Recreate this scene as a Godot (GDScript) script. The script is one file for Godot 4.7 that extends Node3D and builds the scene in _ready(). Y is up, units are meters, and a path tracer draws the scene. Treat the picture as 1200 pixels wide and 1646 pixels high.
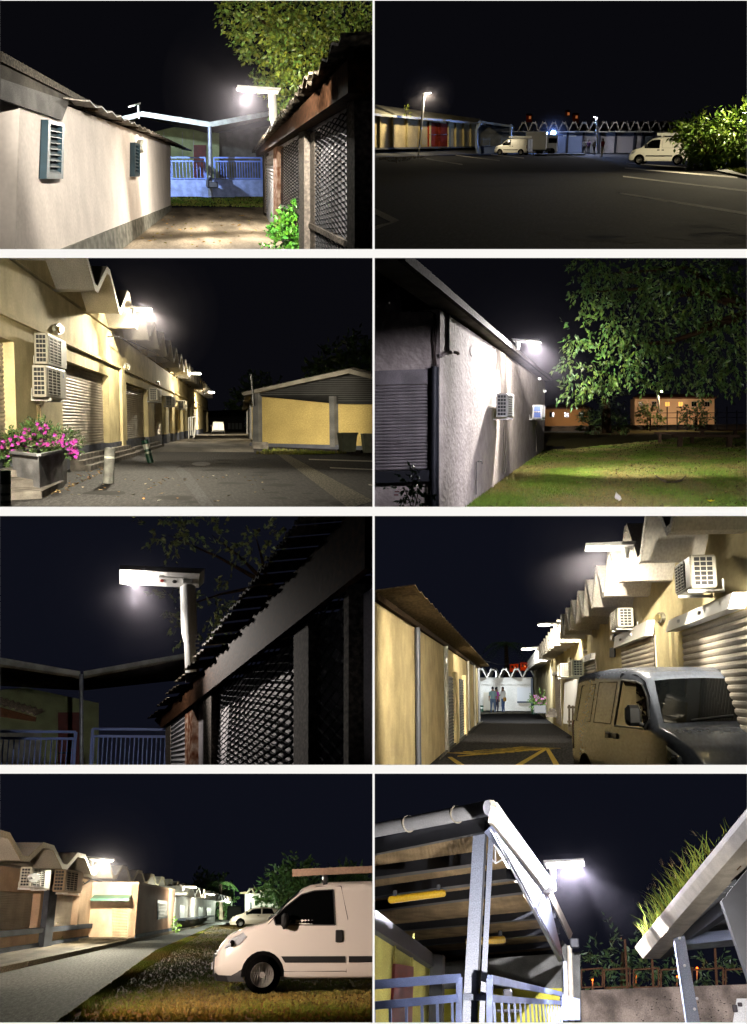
extends Node3D
# Eight night-time places, each standing full size behind one bay of a white partition frame.
const F := 1600.0      # lens, in photograph pixels
const D := 10.0        # distance of the partition frame
const ONLY := []       # empty: every bay is built
var fr := Basis()      # axes of the bay being built: x right, y up, z back, the eye at the origin
var eye_h := 1.6
var planes := []       # inner side walls of the bay
var org := {}
var used := {}
var mats := {}
var rng := RandomNumberGenerator.new()
var bay_box := [0.0, 0.0, 0.0, 0.0]

class MB:
	var v := PackedVector3Array()
	var n := PackedVector3Array()
	var c := PackedColorArray()
	var col := Color(1, 1, 1)

# ---------------------------------------------------------------- places
func ray(u: float, v: float) -> Vector3:
	return Vector3((u - 600.0) / F, (823.0 - v) / F, -1.0)

func bay(u0: float, v0: float, u1: float, v1: float, uc: float, vh: float, h: float) -> void:
	var z := -ray(uc, vh).normalized()
	var up := Vector3(0, z.z, -z.y).normalized()
	fr = Basis(up.cross(z), up, z)
	eye_h = h
	bay_box = [u0, v0, u1, v1]
	var t := fr.transposed()
	var a: Vector3 = t * ray(u0, v0)
	var b: Vector3 = t * ray(u1, v0)
	var c: Vector3 = t * ray(u1, v1)
	var d: Vector3 = t * ray(u0, v1)
	var mid: Vector3 = t * ray((u0 + u1) / 2, (v0 + v1) / 2)
	planes = []
	for e in [[a, b], [b, c], [c, d], [d, a]]:
		var nn: Vector3 = (e[0] as Vector3).cross(e[1]).normalized()
		planes.append(nn if nn.dot(mid) > 0 else -nn)

func lr(u: float, v: float) -> Vector3:
	var r: Vector3 = fr.transposed() * ray(u, v)
	return r / -r.z

func P(u: float, v: float, d: float) -> Vector3:
	return lr(u, v) * d

func G(u: float, v: float) -> Vector3:   # a place on the ground
	var r := lr(u, v)
	return r * (-eye_h / r.y)

func GY(u: float, v: float, y: float) -> Vector3:   # a place on a level plane y above the ground
	var r := lr(u, v)
	return r * ((y - eye_h) / r.y)

func rise(p: Vector3, v: float) -> Vector3:   # the place straight above or below p that shows in row v
	var k := (823.0 - v) / F
	var a: Vector3 = fr * Vector3(p.x, 0, p.z)
	var y: float = -(a.y + k * a.z) / (fr.y.y + k * fr.y.z)
	return Vector3(p.x, y, p.z)

func pix(p: Vector3) -> Vector2:
	var m: Vector3 = fr * p
	return Vector2(600.0 + F * m.x / -m.z, 823.0 - F * m.y / -m.z)

func wall_plane(a: Vector3, b: Vector3) -> Plane:   # upright, its normal to the eye
	var nn := (b - a).cross(Vector3.UP).normalized()
	if nn.dot(a) > 0:
		nn = -nn
	return Plane(nn, a)

func on(pl: Plane, u: float, v: float) -> Vector3:
	var r := lr(u, v)
	return r * (pl.d / pl.normal.dot(r))

func quadpx(pl: Plane, q: Array) -> Array:
	var out := []
	for e in q:
		out.append(on(pl, e[0], e[1]))
	return out

# ---------------------------------------------------------------- shapes
func tri(m: MB, a: Vector3, b: Vector3, c: Vector3) -> void:
	var g := (b - a).cross(c - a)
	if g.length_squared() < 1e-16:
		return
	g = g.normalized()
	m.v.append(a); m.v.append(c); m.v.append(b)
	for k in 3:
		m.n.append(g); m.c.append(m.col)

func trn(m: MB, a: Vector3, b: Vector3, c: Vector3, na: Vector3, nb: Vector3, nc: Vector3) -> void:
	var g := (b - a).cross(c - a)
	if g.length_squared() < 1e-16:
		return
	if g.dot(na + nb + nc) < 0:
		trn(m, a, c, b, na, nc, nb)
		return
	m.v.append(a); m.v.append(c); m.v.append(b)
	m.n.append(na); m.n.append(nc); m.n.append(nb)
	for k in 3:
		m.c.append(m.col)

func quad(m: MB, a: Vector3, b: Vector3, c: Vector3, d: Vector3) -> void:
	tri(m, a, b, c)
	tri(m, a, c, d)

func slab(m: MB, pts: Array, off: Vector3) -> void:   # a convex outline given depth
	var k := pts.size()
	var nn := ((pts[1] - pts[0]) as Vector3).cross(pts[2] - pts[0])
	var flip := nn.dot(off) > 0
	for i in range(1, k - 1):
		if flip:
			tri(m, pts[0], pts[i + 1], pts[i])
			tri(m, pts[0] + off, pts[i] + off, pts[i + 1] + off)
		else:
			tri(m, pts[0], pts[i], pts[i + 1])
			tri(m, pts[0] + off, pts[i + 1] + off, pts[i] + off)
	for i in k:
		var a: Vector3 = pts[i]
		var b: Vector3 = pts[(i + 1) % k]
		if flip:
			quad(m, a, b, b + off, a + off)
		else:
			quad(m, b, a, a + off, b + off)

func plate(m: MB, pts: Array, nn: Vector3, t0: float, t1: float) -> void:
	var q := []
	for p in pts:
		q.append(p + nn * t1)
	slab(m, q, nn * (t0 - t1))

func box(m: MB, c: Vector3, s: Vector3, b := Basis()) -> void:
	var x := b.x * s.x / 2
	var y := b.y * s.y / 2
	var z := b.z * s.z / 2
	slab(m, [c - x - y + z, c + x - y + z, c + x + y + z, c - x + y + z], -z * 2)

func bevbox(m: MB, c: Vector3, s: Vector3, r: float, b := Basis()) -> void:   # edges along b.z chamfered, ends too
	var hx := s.x / 2
	var hy := s.y / 2
	var hz := s.z / 2
	var ring := func(k: float, z: float) -> Array:
		var o := []
		for e in [[-hx + r, -hy], [hx - r, -hy], [hx, -hy + r], [hx, hy - r], [hx - r, hy], [-hx + r, hy], [-hx, hy - r], [-hx, -hy + r]]:
			o.append(c + b * Vector3(e[0] - signf(e[0]) * k, e[1] - signf(e[1]) * k, z))
		return o
	var rs := [ring.call(r, -hz), ring.call(0.0, -hz + r), ring.call(0.0, hz - r), ring.call(r, hz)]
	for i in 3:
		for j in 8:
			quad(m, rs[i][j], rs[i][(j + 1) % 8], rs[i + 1][(j + 1) % 8], rs[i + 1][j])
	for i in range(1, 7):
		tri(m, rs[0][0], rs[0][i + 1], rs[0][i])
		tri(m, rs[3][0], rs[3][i], rs[3][i + 1])

func beam(m: MB, a: Vector3, b: Vector3, w: float, h: float, up := Vector3.UP) -> void:
	var d := (b - a).normalized()
	var s := d.cross(up).normalized()
	var t := s.cross(d).normalized()
	var p := [a - s * w / 2 - t * h / 2, a + s * w / 2 - t * h / 2, a + s * w / 2 + t * h / 2, a - s * w / 2 + t * h / 2]
	slab(m, p, b - a)

func tube(m: MB, pts: Array, rad: Array, sides := 10, caps := true) -> void:
	var rings := []
	var nrm := []
	var d0: Vector3 = (pts[1] - pts[0]).normalized()
	var s: Vector3 = d0.cross(Vector3.UP if absf(d0.y) < 0.9 else Vector3.RIGHT).normalized()
	for i in pts.size():
		var d: Vector3 = (pts[mini(i + 1, pts.size() - 1)] - pts[maxi(i - 1, 0)]).normalized()
		s = (s - d * s.dot(d)).normalized()
		var t := d.cross(s)
		var rg := []
		var ng := []
		for k in sides:
			var a := TAU * k / sides
			var o := s * cos(a) + t * sin(a)
			rg.append(pts[i] + o * float(rad[mini(i, rad.size() - 1)]))
			ng.append(o)
		rings.append(rg)
		nrm.append(ng)
	for i in pts.size() - 1:
		for k in sides:
			var k2 := (k + 1) % sides
			trn(m, rings[i][k], rings[i][k2], rings[i + 1][k2], nrm[i][k], nrm[i][k2], nrm[i + 1][k2])
			trn(m, rings[i][k], rings[i + 1][k2], rings[i + 1][k], nrm[i][k], nrm[i + 1][k2], nrm[i + 1][k])
	if caps:
		for e in [0, pts.size() - 1]:
			for k in range(1, sides - 1):
				tri(m, rings[e][0], rings[e][k], rings[e][k + 1])

func disc(m: MB, c: Vector3, ax: Vector3, r: float, t: float, sides := 20) -> void:
	tube(m, [c, c + ax * t * 0.7, c + ax * t], [r, r, r * 0.82], sides)

func ring(m: MB, c: Vector3, ax: Vector3, r: float, w: float, sides := 24) -> void:
	var s := ax.cross(Vector3.UP if absf(ax.y) < 0.9 else Vector3.RIGHT).normalized()
	var t := ax.cross(s)
	var pts := []
	for k in sides + 1:
		var a := TAU * k / sides
		pts.append(c + (s * cos(a) + t * sin(a)) * r)
	tube(m, pts, [w], 6, false)

func leaf(m: MB, p: Vector3, d: Vector3, side: Vector3, l: float, w: float) -> void:   # a folded, pointed leaf
	var nn := side.cross(d).normalized()
	var mid := p + d * l * 0.45 - nn * w * 0.12
	var tip := p + d * l
	var a := p + d * l * 0.4 + side * w / 2 + nn * w * 0.1
	var b := p + d * l * 0.4 - side * w / 2 + nn * w * 0.1
	tri(m, p, a, mid); tri(m, a, tip, mid); tri(m, p, mid, b); tri(m, mid, tip, b)

func rdir() -> Vector3:
	var z := rng.randf_range(-1, 1)
	var a := rng.randf() * TAU
	var r := sqrt(1 - z * z)
	return Vector3(r * cos(a), z, r * sin(a))

func tint(base: Color, k: float) -> Color:
	var f := 1.0 + rng.randf_range(-k, k)
	var g := 1.0 + rng.randf_range(-k, k) * 0.5
	return Color(base.r * f * g, base.g * f, base.b * f / g)

func leaves(m: MB, lumps: Array, count: int, l: float, w: float, base: Color, droop := 0.3, var_k := 0.35) -> void:
	# lumps: [centre, radii]; twigs near the surface of each lump carry sprays of leaves
	var tot := 0.0
	for e in lumps:
		tot += (e[1] as Vector3).x * (e[1] as Vector3).y
	for e in lumps:
		var c: Vector3 = e[0]
		var r: Vector3 = e[1]
		var k := int(count * r.x * r.y / tot / 7.0) + 1
		for i in k:
			var o := rdir()
			var q := c + o * r * pow(rng.randf(), 0.33)
			if not inside(q):
				continue
			var tw := (o + rdir() * 0.7 - Vector3.UP * droop).normalized()
			for j in 7:
				m.col = tint(base, var_k)
				var d := (tw + rdir() * 0.9 - Vector3.UP * droop * 0.6).normalized()
				var sd := d.cross(rdir()).normalized()
				var ll := l * rng.randf_range(0.65, 1.2)
				leaf(m, q + tw * l * 0.55 * j * 0.6 + rdir() * l * 0.3, d, sd, ll, w * ll / l)

func inside(p: Vector3) -> bool:
	for nn in planes:
		if nn.dot(p) < 0.03:
			return false
	return true

# ---------------------------------------------------------------- nodes
func clipped(m: MB) -> MB:
	var all_in := true
	for p in m.v:
		for nn in planes:
			if nn.dot(p) < 0:
				all_in = false
				break
		if not all_in:
			break
	if all_in:
		return m
	var o := MB.new()
	for i in range(0, m.v.size(), 3):
		var pv := [m.v[i], m.v[i + 1], m.v[i + 2]]
		var pn := [m.n[i], m.n[i + 1], m.n[i + 2]]
		var pc := [m.c[i], m.c[i + 1], m.c[i + 2]]
		for nn in planes:
			var qv := []
			var qn := []
			var qc := []
			for k in pv.size():
				var k2: int = (k + 1) % pv.size()
				var da: float = nn.dot(pv[k])
				var db: float = nn.dot(pv[k2])
				if da >= 0:
					qv.append(pv[k]); qn.append(pn[k]); qc.append(pc[k])
				if (da >= 0) != (db >= 0):
					var t := da / (da - db)
					qv.append(pv[k].lerp(pv[k2], t)); qn.append(pn[k].lerp(pn[k2], t).normalized()); qc.append(pc[k].lerp(pc[k2], t))
			pv = qv; pn = qn; pc = qc
			if pv.size() < 3:
				break
		for k in range(1, pv.size() - 1):
			for j in [0, k, k + 1]:
				o.v.append(pv[j]); o.n.append(pn[j]); o.c.append(pc[j])
	return o

func to_mesh(m: MB, origin: Vector3, colored: bool) -> ArrayMesh:
	var k := clipped(m)
	if k.v.size() < 3:
		return null
	var vv := k.v.duplicate()
	for i in vv.size():
		vv[i] -= origin
	var a := []
	a.resize(Mesh.ARRAY_MAX)
	a[Mesh.ARRAY_VERTEX] = vv
	a[Mesh.ARRAY_NORMAL] = k.n
	if colored:
		a[Mesh.ARRAY_COLOR] = k.c
	var am := ArrayMesh.new()
	am.add_surface_from_arrays(Mesh.PRIMITIVE_TRIANGLES, a)
	return am

func numbered(called: String) -> String:
	if not used.has(called):
		used[called] = 0
		return called
	used[called] += 1
	return "%s_%03d" % [called, used[called]]

func th(called: String, label: String, category: String, at: Vector3, group := "", kind := "") -> Node3D:
	var o := Node3D.new()
	o.name = numbered(called)
	add_child(o)
	o.transform = Transform3D(fr, fr * at)
	org[o] = at
	if label:
		o.set_meta("label", label)
	if category:
		o.set_meta("category", category)
	if group:
		o.set_meta("group", group)
	if kind:
		o.set_meta("kind", kind)
	return o

func pt(parent: Node3D, called: String, m: MB, mt: Material, label := "") -> MeshInstance3D:
	var am := to_mesh(m, org[parent], (mt as StandardMaterial3D).vertex_color_use_as_albedo)
	if am == null:
		return null
	var o := MeshInstance3D.new()
	o.name = called
	o.mesh = am
	o.set_surface_override_material(0, mt)
	parent.add_child(o, true)
	org[o] = org[parent]
	if label:
		o.set_meta("label", label)
	return o

func solo(called: String, label: String, category: String, m: MB, mt: Material, at: Vector3, group := "", kind := "") -> MeshInstance3D:
	var am := to_mesh(m, at, (mt as StandardMaterial3D).vertex_color_use_as_albedo)
	if am == null:
		return null
	var o := MeshInstance3D.new()
	o.name = numbered(called)
	o.mesh = am
	o.set_surface_override_material(0, mt)
	add_child(o)
	o.transform = Transform3D(fr, fr * at)
	org[o] = at
	for e in [["label", label], ["category", category], ["group", group], ["kind", kind]]:
		if e[1]:
			o.set_meta(e[0], e[1])
	return o

func setting(called: String, m: MB, mt: Material, at: Vector3) -> MeshInstance3D:
	return solo(called, "", "", m, mt, at, "", "structure")

func stuff(o: Node3D) -> void:
	if o:
		o.set_meta("kind", "stuff")

func spot(parent: Node3D, at: Vector3, to: Vector3, angle: float, energy: float, col: Color, size := 0.06) -> void:
	var l := SpotLight3D.new()
	l.name = "lamp_beam"
	l.light_energy = energy
	l.light_color = col
	l.spot_angle = angle
	l.spot_angle_attenuation = 1.0
	l.spot_range = 120.0
	l.spot_attenuation = 2.0
	l.light_size = size
	l.shadow_enabled = true
	parent.add_child(l, true)
	var d := (to - at).normalized()
	l.transform = Transform3D(Basis.looking_at(d, Vector3.UP if absf(d.y) < 0.95 else Vector3.RIGHT), at - org[parent])

# ---------------------------------------------------------------- materials
func noise_img(sd: int, freq: float, oct: int, size := 256) -> Image:
	var f := FastNoiseLite.new()
	f.seed = sd
	f.noise_type = FastNoiseLite.TYPE_SIMPLEX_SMOOTH
	f.frequency = freq
	f.fractal_octaves = oct
	var im := f.get_seamless_image(size, size)
	im.convert(Image.FORMAT_L8)
	return im

var noises := {}
func shared_noise(kind: String) -> Image:
	if not noises.has(kind):
		var how: Array = {"coarse": [3, 0.012, 5], "fine": [11, 0.09, 4], "grit": [23, 0.3, 2], "streak": [3, 0.012, 5]}[kind]
		noises[kind] = noise_img(how[0], how[1], how[2])
		if kind == "streak":   # rain marks: coarse patches with runs down the wall
			var run := noise_img(41, 0.05, 4)
			run.resize(256, 20, Image.INTERPOLATE_BILINEAR)
			run.resize(256, 256, Image.INTERPOLATE_BILINEAR)
			var a := (noises[kind] as Image).get_data()
			var b := run.get_data()
			for i in a.size():
				a[i] = int(a[i] * 0.45 + b[i] * 0.55)
			noises[kind] = Image.create_from_data(256, 256, false, Image.FORMAT_L8, a)
	return noises[kind]

var bumps := {}
func bump_tex(kind: String) -> Texture2D:
	if not bumps.has(kind):
		bumps[kind] = ImageTexture.create_from_image(shared_noise(kind))
	return bumps[kind]

func two_tone(a: Color, b: Color, grain: String, grit: float) -> Texture2D:
	var d0 := shared_noise(grain).get_data()
	var d1 := shared_noise("grit").get_data()
	var im := Image.create(256, 256, false, Image.FORMAT_RGB8)
	for k in 65536:
		var t := clampf((d0[k] / 255.0 - 0.5) * 1.7 + 0.5, 0, 1)
		var g := 1.0 + (d1[k] / 255.0 - 0.5) * grit
		var cc := a.lerp(b, t)
		im.set_pixel(k % 256, k / 256, Color(cc.r * g, cc.g * g, cc.b * g))
	return ImageTexture.create_from_image(im)

func mat(key: String, a: Color, b: Color, rough := 0.85, grain := "coarse", scale := 0.25, bump := 0.0, bump_kind := "fine", grit := 0.25) -> StandardMaterial3D:
	# two tones of the same matter, mixed by a coarse and a fine noise
	if mats.has(key):
		return mats[key]
	var m := StandardMaterial3D.new()
	m.resource_name = key
	m.roughness = rough
	var deep := 0.45
	for w in ["path", "asphalt", "yard", "pavement", "lawn", "verge_soil", "gravel"]:
		if key.begins_with(w):
			deep = 0.15
	if rough >= 0.8:
		m.metallic_specular = 0.12
	if a != b:
		var rt := [b.r / a.r, b.g / a.g, b.b / a.b]
		if rt.max() - rt.min() > 0.3:
			m.albedo_texture = two_tone(a, b, grain, grit)
		else:   # the same tone, lighter and darker: one texture serves several colours
			var k := snappedf((rt[0] + rt[1] + rt[2]) / 3.0, 0.1)
			var g := 0.1 if grit < 0.15 else 0.28 if grit < 0.5 else 0.8
			var id := "%s %.1f %.2f" % [grain, k, g]
			if not bumps.has(id):
				bumps[id] = two_tone(Color(0.85, 0.85, 0.85), Color(0.85 * k, 0.85 * k, 0.85 * k), grain, g)
			m.albedo_texture = bumps[id]
			m.albedo_color = Color(a.r / 0.85, a.g / 0.85, a.b / 0.85)
		m.uv1_triplanar = true
		m.uv1_scale = Vector3(scale, scale, scale * deep)
	else:
		m.albedo_color = a
	if bump > 0:
		m.heightmap_enabled = true
		m.heightmap_texture = bump_tex(bump_kind)
		m.heightmap_scale = bump
		m.uv1_triplanar = true
		m.uv1_scale = Vector3(scale, scale, scale * deep)
	mats[key] = m
	return m

func plain(key: String, a: Color, rough := 0.6, metal := 0.0) -> StandardMaterial3D:
	if mats.has(key):
		return mats[key]
	var m := mat(key, a, a, rough)
	m.metallic = metal
	return m

func vcol(key: String, rough := 0.6, back := Color(0, 0, 0)) -> StandardMaterial3D:
	if mats.has(key):
		return mats[key]
	var m := StandardMaterial3D.new()
	m.resource_name = key
	m.vertex_color_use_as_albedo = true
	m.roughness = rough
	if rough >= 0.7:
		m.metallic_specular = 0.15
	if back != Color(0, 0, 0):
		m.backlight_enabled = true
		m.backlight = back
	mats[key] = m
	return m

func glow(key: String, c: Color, e: float) -> StandardMaterial3D:
	if mats.has(key):
		return mats[key]
	var m := StandardMaterial3D.new()
	m.resource_name = key
	m.albedo_color = c
	m.emission_enabled = true
	m.emission = c
	m.emission_energy_multiplier = e
	mats[key] = m
	return m

func glass(key: String, c: Color, alpha: float) -> StandardMaterial3D:
	if mats.has(key):
		return mats[key]
	var m := StandardMaterial3D.new()
	m.resource_name = key
	m.albedo_color = Color(c.r, c.g, c.b, alpha)
	m.transparency = BaseMaterial3D.TRANSPARENCY_ALPHA
	m.roughness = 0.03
	mats[key] = m
	return m

# ---------------------------------------------------------------- things that recur
func street_lamp(label: String, base: Vector3, top: Vector3, hd: Vector3, L: float, rad: float, group: String, led := 0.42, tilt := 0.0, roll := 0.15) -> Array:
	# a solar street lamp: two-stage pole, hinge, flat head; returns [node, place under the glowing face]
	var o := th("solar_street_lamp", label, "street lamp", base, group)
	var m := MB.new()
	var d := top - base
	tube(m, [base, base + d * 0.38, base + d * 0.4, base + d * 0.47, base + d * 0.5, base + d * 0.93, base + d * 0.95], [rad * 0.72, rad * 0.72, rad * 0.8, rad, rad * 1.02, rad * 1.02, rad * 0.6], 14)
	pt(o, "pole", m, plain("lamp_white", Color(0.86, 0.86, 0.85), 0.45))
	m = MB.new()
	var upv := (Vector3.UP + hd * tilt + Vector3.FORWARD * roll).normalized()
	var hx := (hd - upv * hd.dot(upv)).normalized()
	var hz := hx.cross(upv)
	var hb := Basis(hx, upv, hz)
	box(m, base + d * 0.975, Vector3(rad * 1.1, d.length() * 0.07, rad * 0.8), hb)
	pt(o, "hinge", m, plain("lamp_white", Color.WHITE))
	m = MB.new()
	var w := L * 0.27
	var t := L * 0.075
	var c := top + hx * L * 0.3 + upv * t * 0.5
	# head: a shallow tray, its rear end cut on the slant
	var prof := [c + hx * L * 0.5 - upv * t * 0.35, c + hx * L * 0.5 + upv * t * 0.45, c + hx * L * 0.48 + upv * t * 0.5, c - hx * L * 0.5 + upv * t * 0.5, c - hx * L * 0.44 - upv * t * 0.6, c - hx * L * 0.05 - upv * t * 0.6, c + hx * L * 0.02 - upv * t * 0.35]
	var q := []
	for p in prof:
		q.append(p - hz * w / 2)
	slab(m, q, hz * w)
	pt(o, "lamp_head", m, plain("lamp_white", Color.WHITE))
	m = MB.new()
	box(m, c + upv * t * 0.54, Vector3(L * 0.9, t * 0.08, w * 0.9), hb)
	pt(o, "solar_panel", m, plain("solar_blue", Color(0.03, 0.04, 0.09), 0.2))
	m = MB.new()
	var lc := c + hx * L * (0.47 - led / 2) - upv * t * 0.36
	bevbox(m, lc, Vector3(L * led, t * 0.12, w * 0.78), t * 0.05, hb)
	pt(o, "led_panel", m, glow("led_white", Color(1.0, 0.99, 0.96), 9.0))
	return [o, lc - upv * L * 0.07, hx, upv]

func beams(l: Array, aims: Array, col := Color(1.0, 0.97, 0.91)) -> void:
	# the diodes of one head throw in several directions: [towards (a place), half angle, energy]
	for a in aims:
		spot(l[0], l[1], a[0], a[1], a[2], col)

func slats(parent: Node3D, called: String, a: Vector3, b: Vector3, c: Vector3, d: Vector3, n: int, nn: Vector3, bulge: float, mt: Material, one := false) -> void:
	# roller-shutter slats between the bottom edge a-b and the top edge d-c
	var m := MB.new()
	for i in n:
		if not one:
			m = MB.new()
		var t0 := float(i) / n
		var t1 := float(i + 1) / n
		var prof := [[0.0, 0.0], [0.12, 0.55], [0.45, 1.0], [0.8, 0.7], [0.9, 0.05], [1.0, 0.0]]
		for k in prof.size() - 1:
			var s0: float = lerpf(t0, t1, prof[k][0])
			var s1: float = lerpf(t0, t1, prof[k + 1][0])
			var o0: Vector3 = nn * bulge * float(prof[k][1])
			var o1: Vector3 = nn * bulge * float(prof[k + 1][1])
			quad(m, a.lerp(d, s0) + o0, b.lerp(c, s0) + o0, b.lerp(c, s1) + o1, a.lerp(d, s1) + o1)
		if not one:
			pt(parent, called, m, mt)
	if one:
		pt(parent, called, m, mt)

func ac_unit(label: String, c: Vector3, s: Vector3, b: Basis, group: String, body: Color, grille_side := 1.0, logo := Color(0, 0, 0)) -> Node3D:
	# outdoor unit: b.z points out of the wall, b.x along it; the fan looks out along b.z
	var o := th("air_conditioner", label, "air conditioner", c, group)
	var key := "ac_%02x%02x%02x" % [body.r8, body.g8, body.b8]
	var mt := mat(key, body, body.darkened(0.12), 0.5, "coarse", 0.7)
	var m := MB.new()
	bevbox(m, c, s, minf(s.y, s.z) * 0.06, b)
	pt(o, "casing", m, mt)
	var r := s.y * 0.43
	var ratio := clampf(s.x * 0.62 / (s.y * 0.95), 0.3, 6.0)
	var fc := c + b.z * s.z * 0.505 - b.x * grille_side * s.x * 0.14
	m = MB.new()
	var w := s.x * 0.62
	var hgt := s.y * 0.84
	plate(m, [fc - b.x * w / 2 - b.y * hgt / 2, fc + b.x * w / 2 - b.y * hgt / 2, fc + b.x * w / 2 + b.y * hgt / 2, fc - b.x * w / 2 + b.y * hgt / 2], b.z, 0.0, s.z * 0.012)
	pt(o, "fan_recess", m, mat("ac_recess", Color(0.2, 0.19, 0.17), Color(0.32, 0.3, 0.27), 0.8, "fine", 1.5))
	m = MB.new()
	for k in 9:
		var y := hgt * (-0.46 + 0.115 * k)
		box(m, fc + b.y * y + b.z * s.z * 0.03, Vector3(w, s.y * 0.018, s.z * 0.02), b)
	for k in 4:
		box(m, fc + b.x * w * (-0.48 + 0.32 * k) + b.z * s.z * 0.045, Vector3(w * 0.02, hgt, s.z * 0.02), b)
	stuff(pt(o, "grille", m, mt))
	# vent openings on the end that shows
	m = MB.new()
	var ex := -b.x * signf(b.x.dot(c)) if absf(b.x.dot(c)) > 0 else b.x
	if b.x.dot(-c) < 0:
		ex = -b.x
	else:
		ex = b.x
	for i in 6:
		for j in 3:
			box(m, c + ex * s.x * 0.503 + b.y * s.y * (-0.36 + 0.145 * i) + b.z * s.z * (-0.24 + 0.24 * j), Vector3(s.x * 0.012, s.y * 0.11, s.z * 0.2), b)
	stuff(pt(o, "side_vents", m, plain("vent_dark", Color(0.04, 0.05, 0.06), 0.7)))
	for sgn in [-1.0, 1.0]:
		m = MB.new()
		var p: Vector3 = c + b.x * s.x * 0.32 * sgn - b.y * s.y * 0.56
		box(m, p - b.z * s.z * 0.18, Vector3(minf(s.y * 0.09, s.x * 0.06), s.y * 0.09, s.z * 1.4), b)
		box(m, p - b.z * s.z * 0.83 + b.y * s.y * 0.16, Vector3(minf(s.y * 0.09, s.x * 0.06), s.y * 0.42, s.z * 0.06), b)
		pt(o, "bracket", m, plain("bracket_white", Color(0.72, 0.72, 0.7), 0.5))
	if logo != Color(0, 0, 0):
		m = MB.new()
		var lp := c + b.z * s.z * 0.51 + b.x * grille_side * s.x * 0.36 + b.y * s.y * 0.3
		disc(m, lp, b.z, s.y * 0.09, s.z * 0.02, 12)
		pt(o, "badge", m, plain("badge_%02x%02x" % [logo.r8, logo.b8], logo, 0.4))
	return o

func railing(label: String, a: Vector3, b: Vector3, h: float, n: int, w: float, group: String, mt: Material, posts := 2, y0 := 0.0) -> Node3D:
	var o := th("railing", label, "railing", a, group)
	var upv := Vector3.UP * h
	var off := Vector3.UP * y0
	for k in posts:
		var m := MB.new()
		var p := a.lerp(b, float(k) / maxf(posts - 1, 1))
		beam(m, p + off, p + off + upv, w * 1.6, w * 1.6, (b - a).normalized())
		pt(o, "post", m, mt)
	for yy in [1.0, 0.84, 0.08]:
		var m := MB.new()
		beam(m, a + off + upv * yy, b + off + upv * yy, w * 1.1, w * (1.5 if yy > 0.5 else 1.0))
		pt(o, "rail", m, mt)
	for k in n:
		var m := MB.new()
		var p := a.lerp(b, (k + 0.5) / n) + off
		beam(m, p + upv * 0.085, p + upv * 0.83, w * 0.62, w * 0.62, (b - a).normalized())
		pt(o, "baluster", m, mt)
	return o

func folded_roof(parent: Node3D, s0: Vector3, dir: Vector3, nn: Vector3, period: float, count: int, flat_b: float, flat_t: float, hgt: float, depth: float, thick: float, mt: Material, back := 0.0, rim: Material = null) -> void:
	# folded concrete plates: trough, slope, crest, slope ... ; each period is one part
	for k in count:
		var o := s0 + dir * period * k
		var sl := (1.0 - flat_b - flat_t) / 2.0
		var prof := [[0.0, 0.0], [flat_b, 0.0], [flat_b + sl, 1.0], [flat_b + sl + flat_t, 1.0], [1.0, 0.0]]
		var m := MB.new()
		var m2 := MB.new()
		for i in 4:
			var a: Vector3 = o + dir * period * float(prof[i][0]) + Vector3.UP * hgt * float(prof[i][1])
			var b: Vector3 = o + dir * period * float(prof[i + 1][0]) + Vector3.UP * hgt * float(prof[i + 1][1])
			var e := (b - a).normalized()
			var tv := e.cross(nn).normalized()
			if tv.y < 0:
				tv = -tv
			# mitre: lift the upper face straight up so that neighbours meet
			var lift := Vector3.UP * thick / maxf(tv.y, 0.35)
			slab(m, [a, b, b + lift, a + lift], -nn * depth)
			if rim:
				slab(m2, [a - Vector3.UP * thick * 0.12, b - Vector3.UP * thick * 0.12, b + lift * 1.06, a + lift * 1.06], nn * 0.03)
		var f := pt(parent, "roof_fold", m, mt)
		if rim and f:
			pt(f, "edge", m2, rim)

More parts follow.
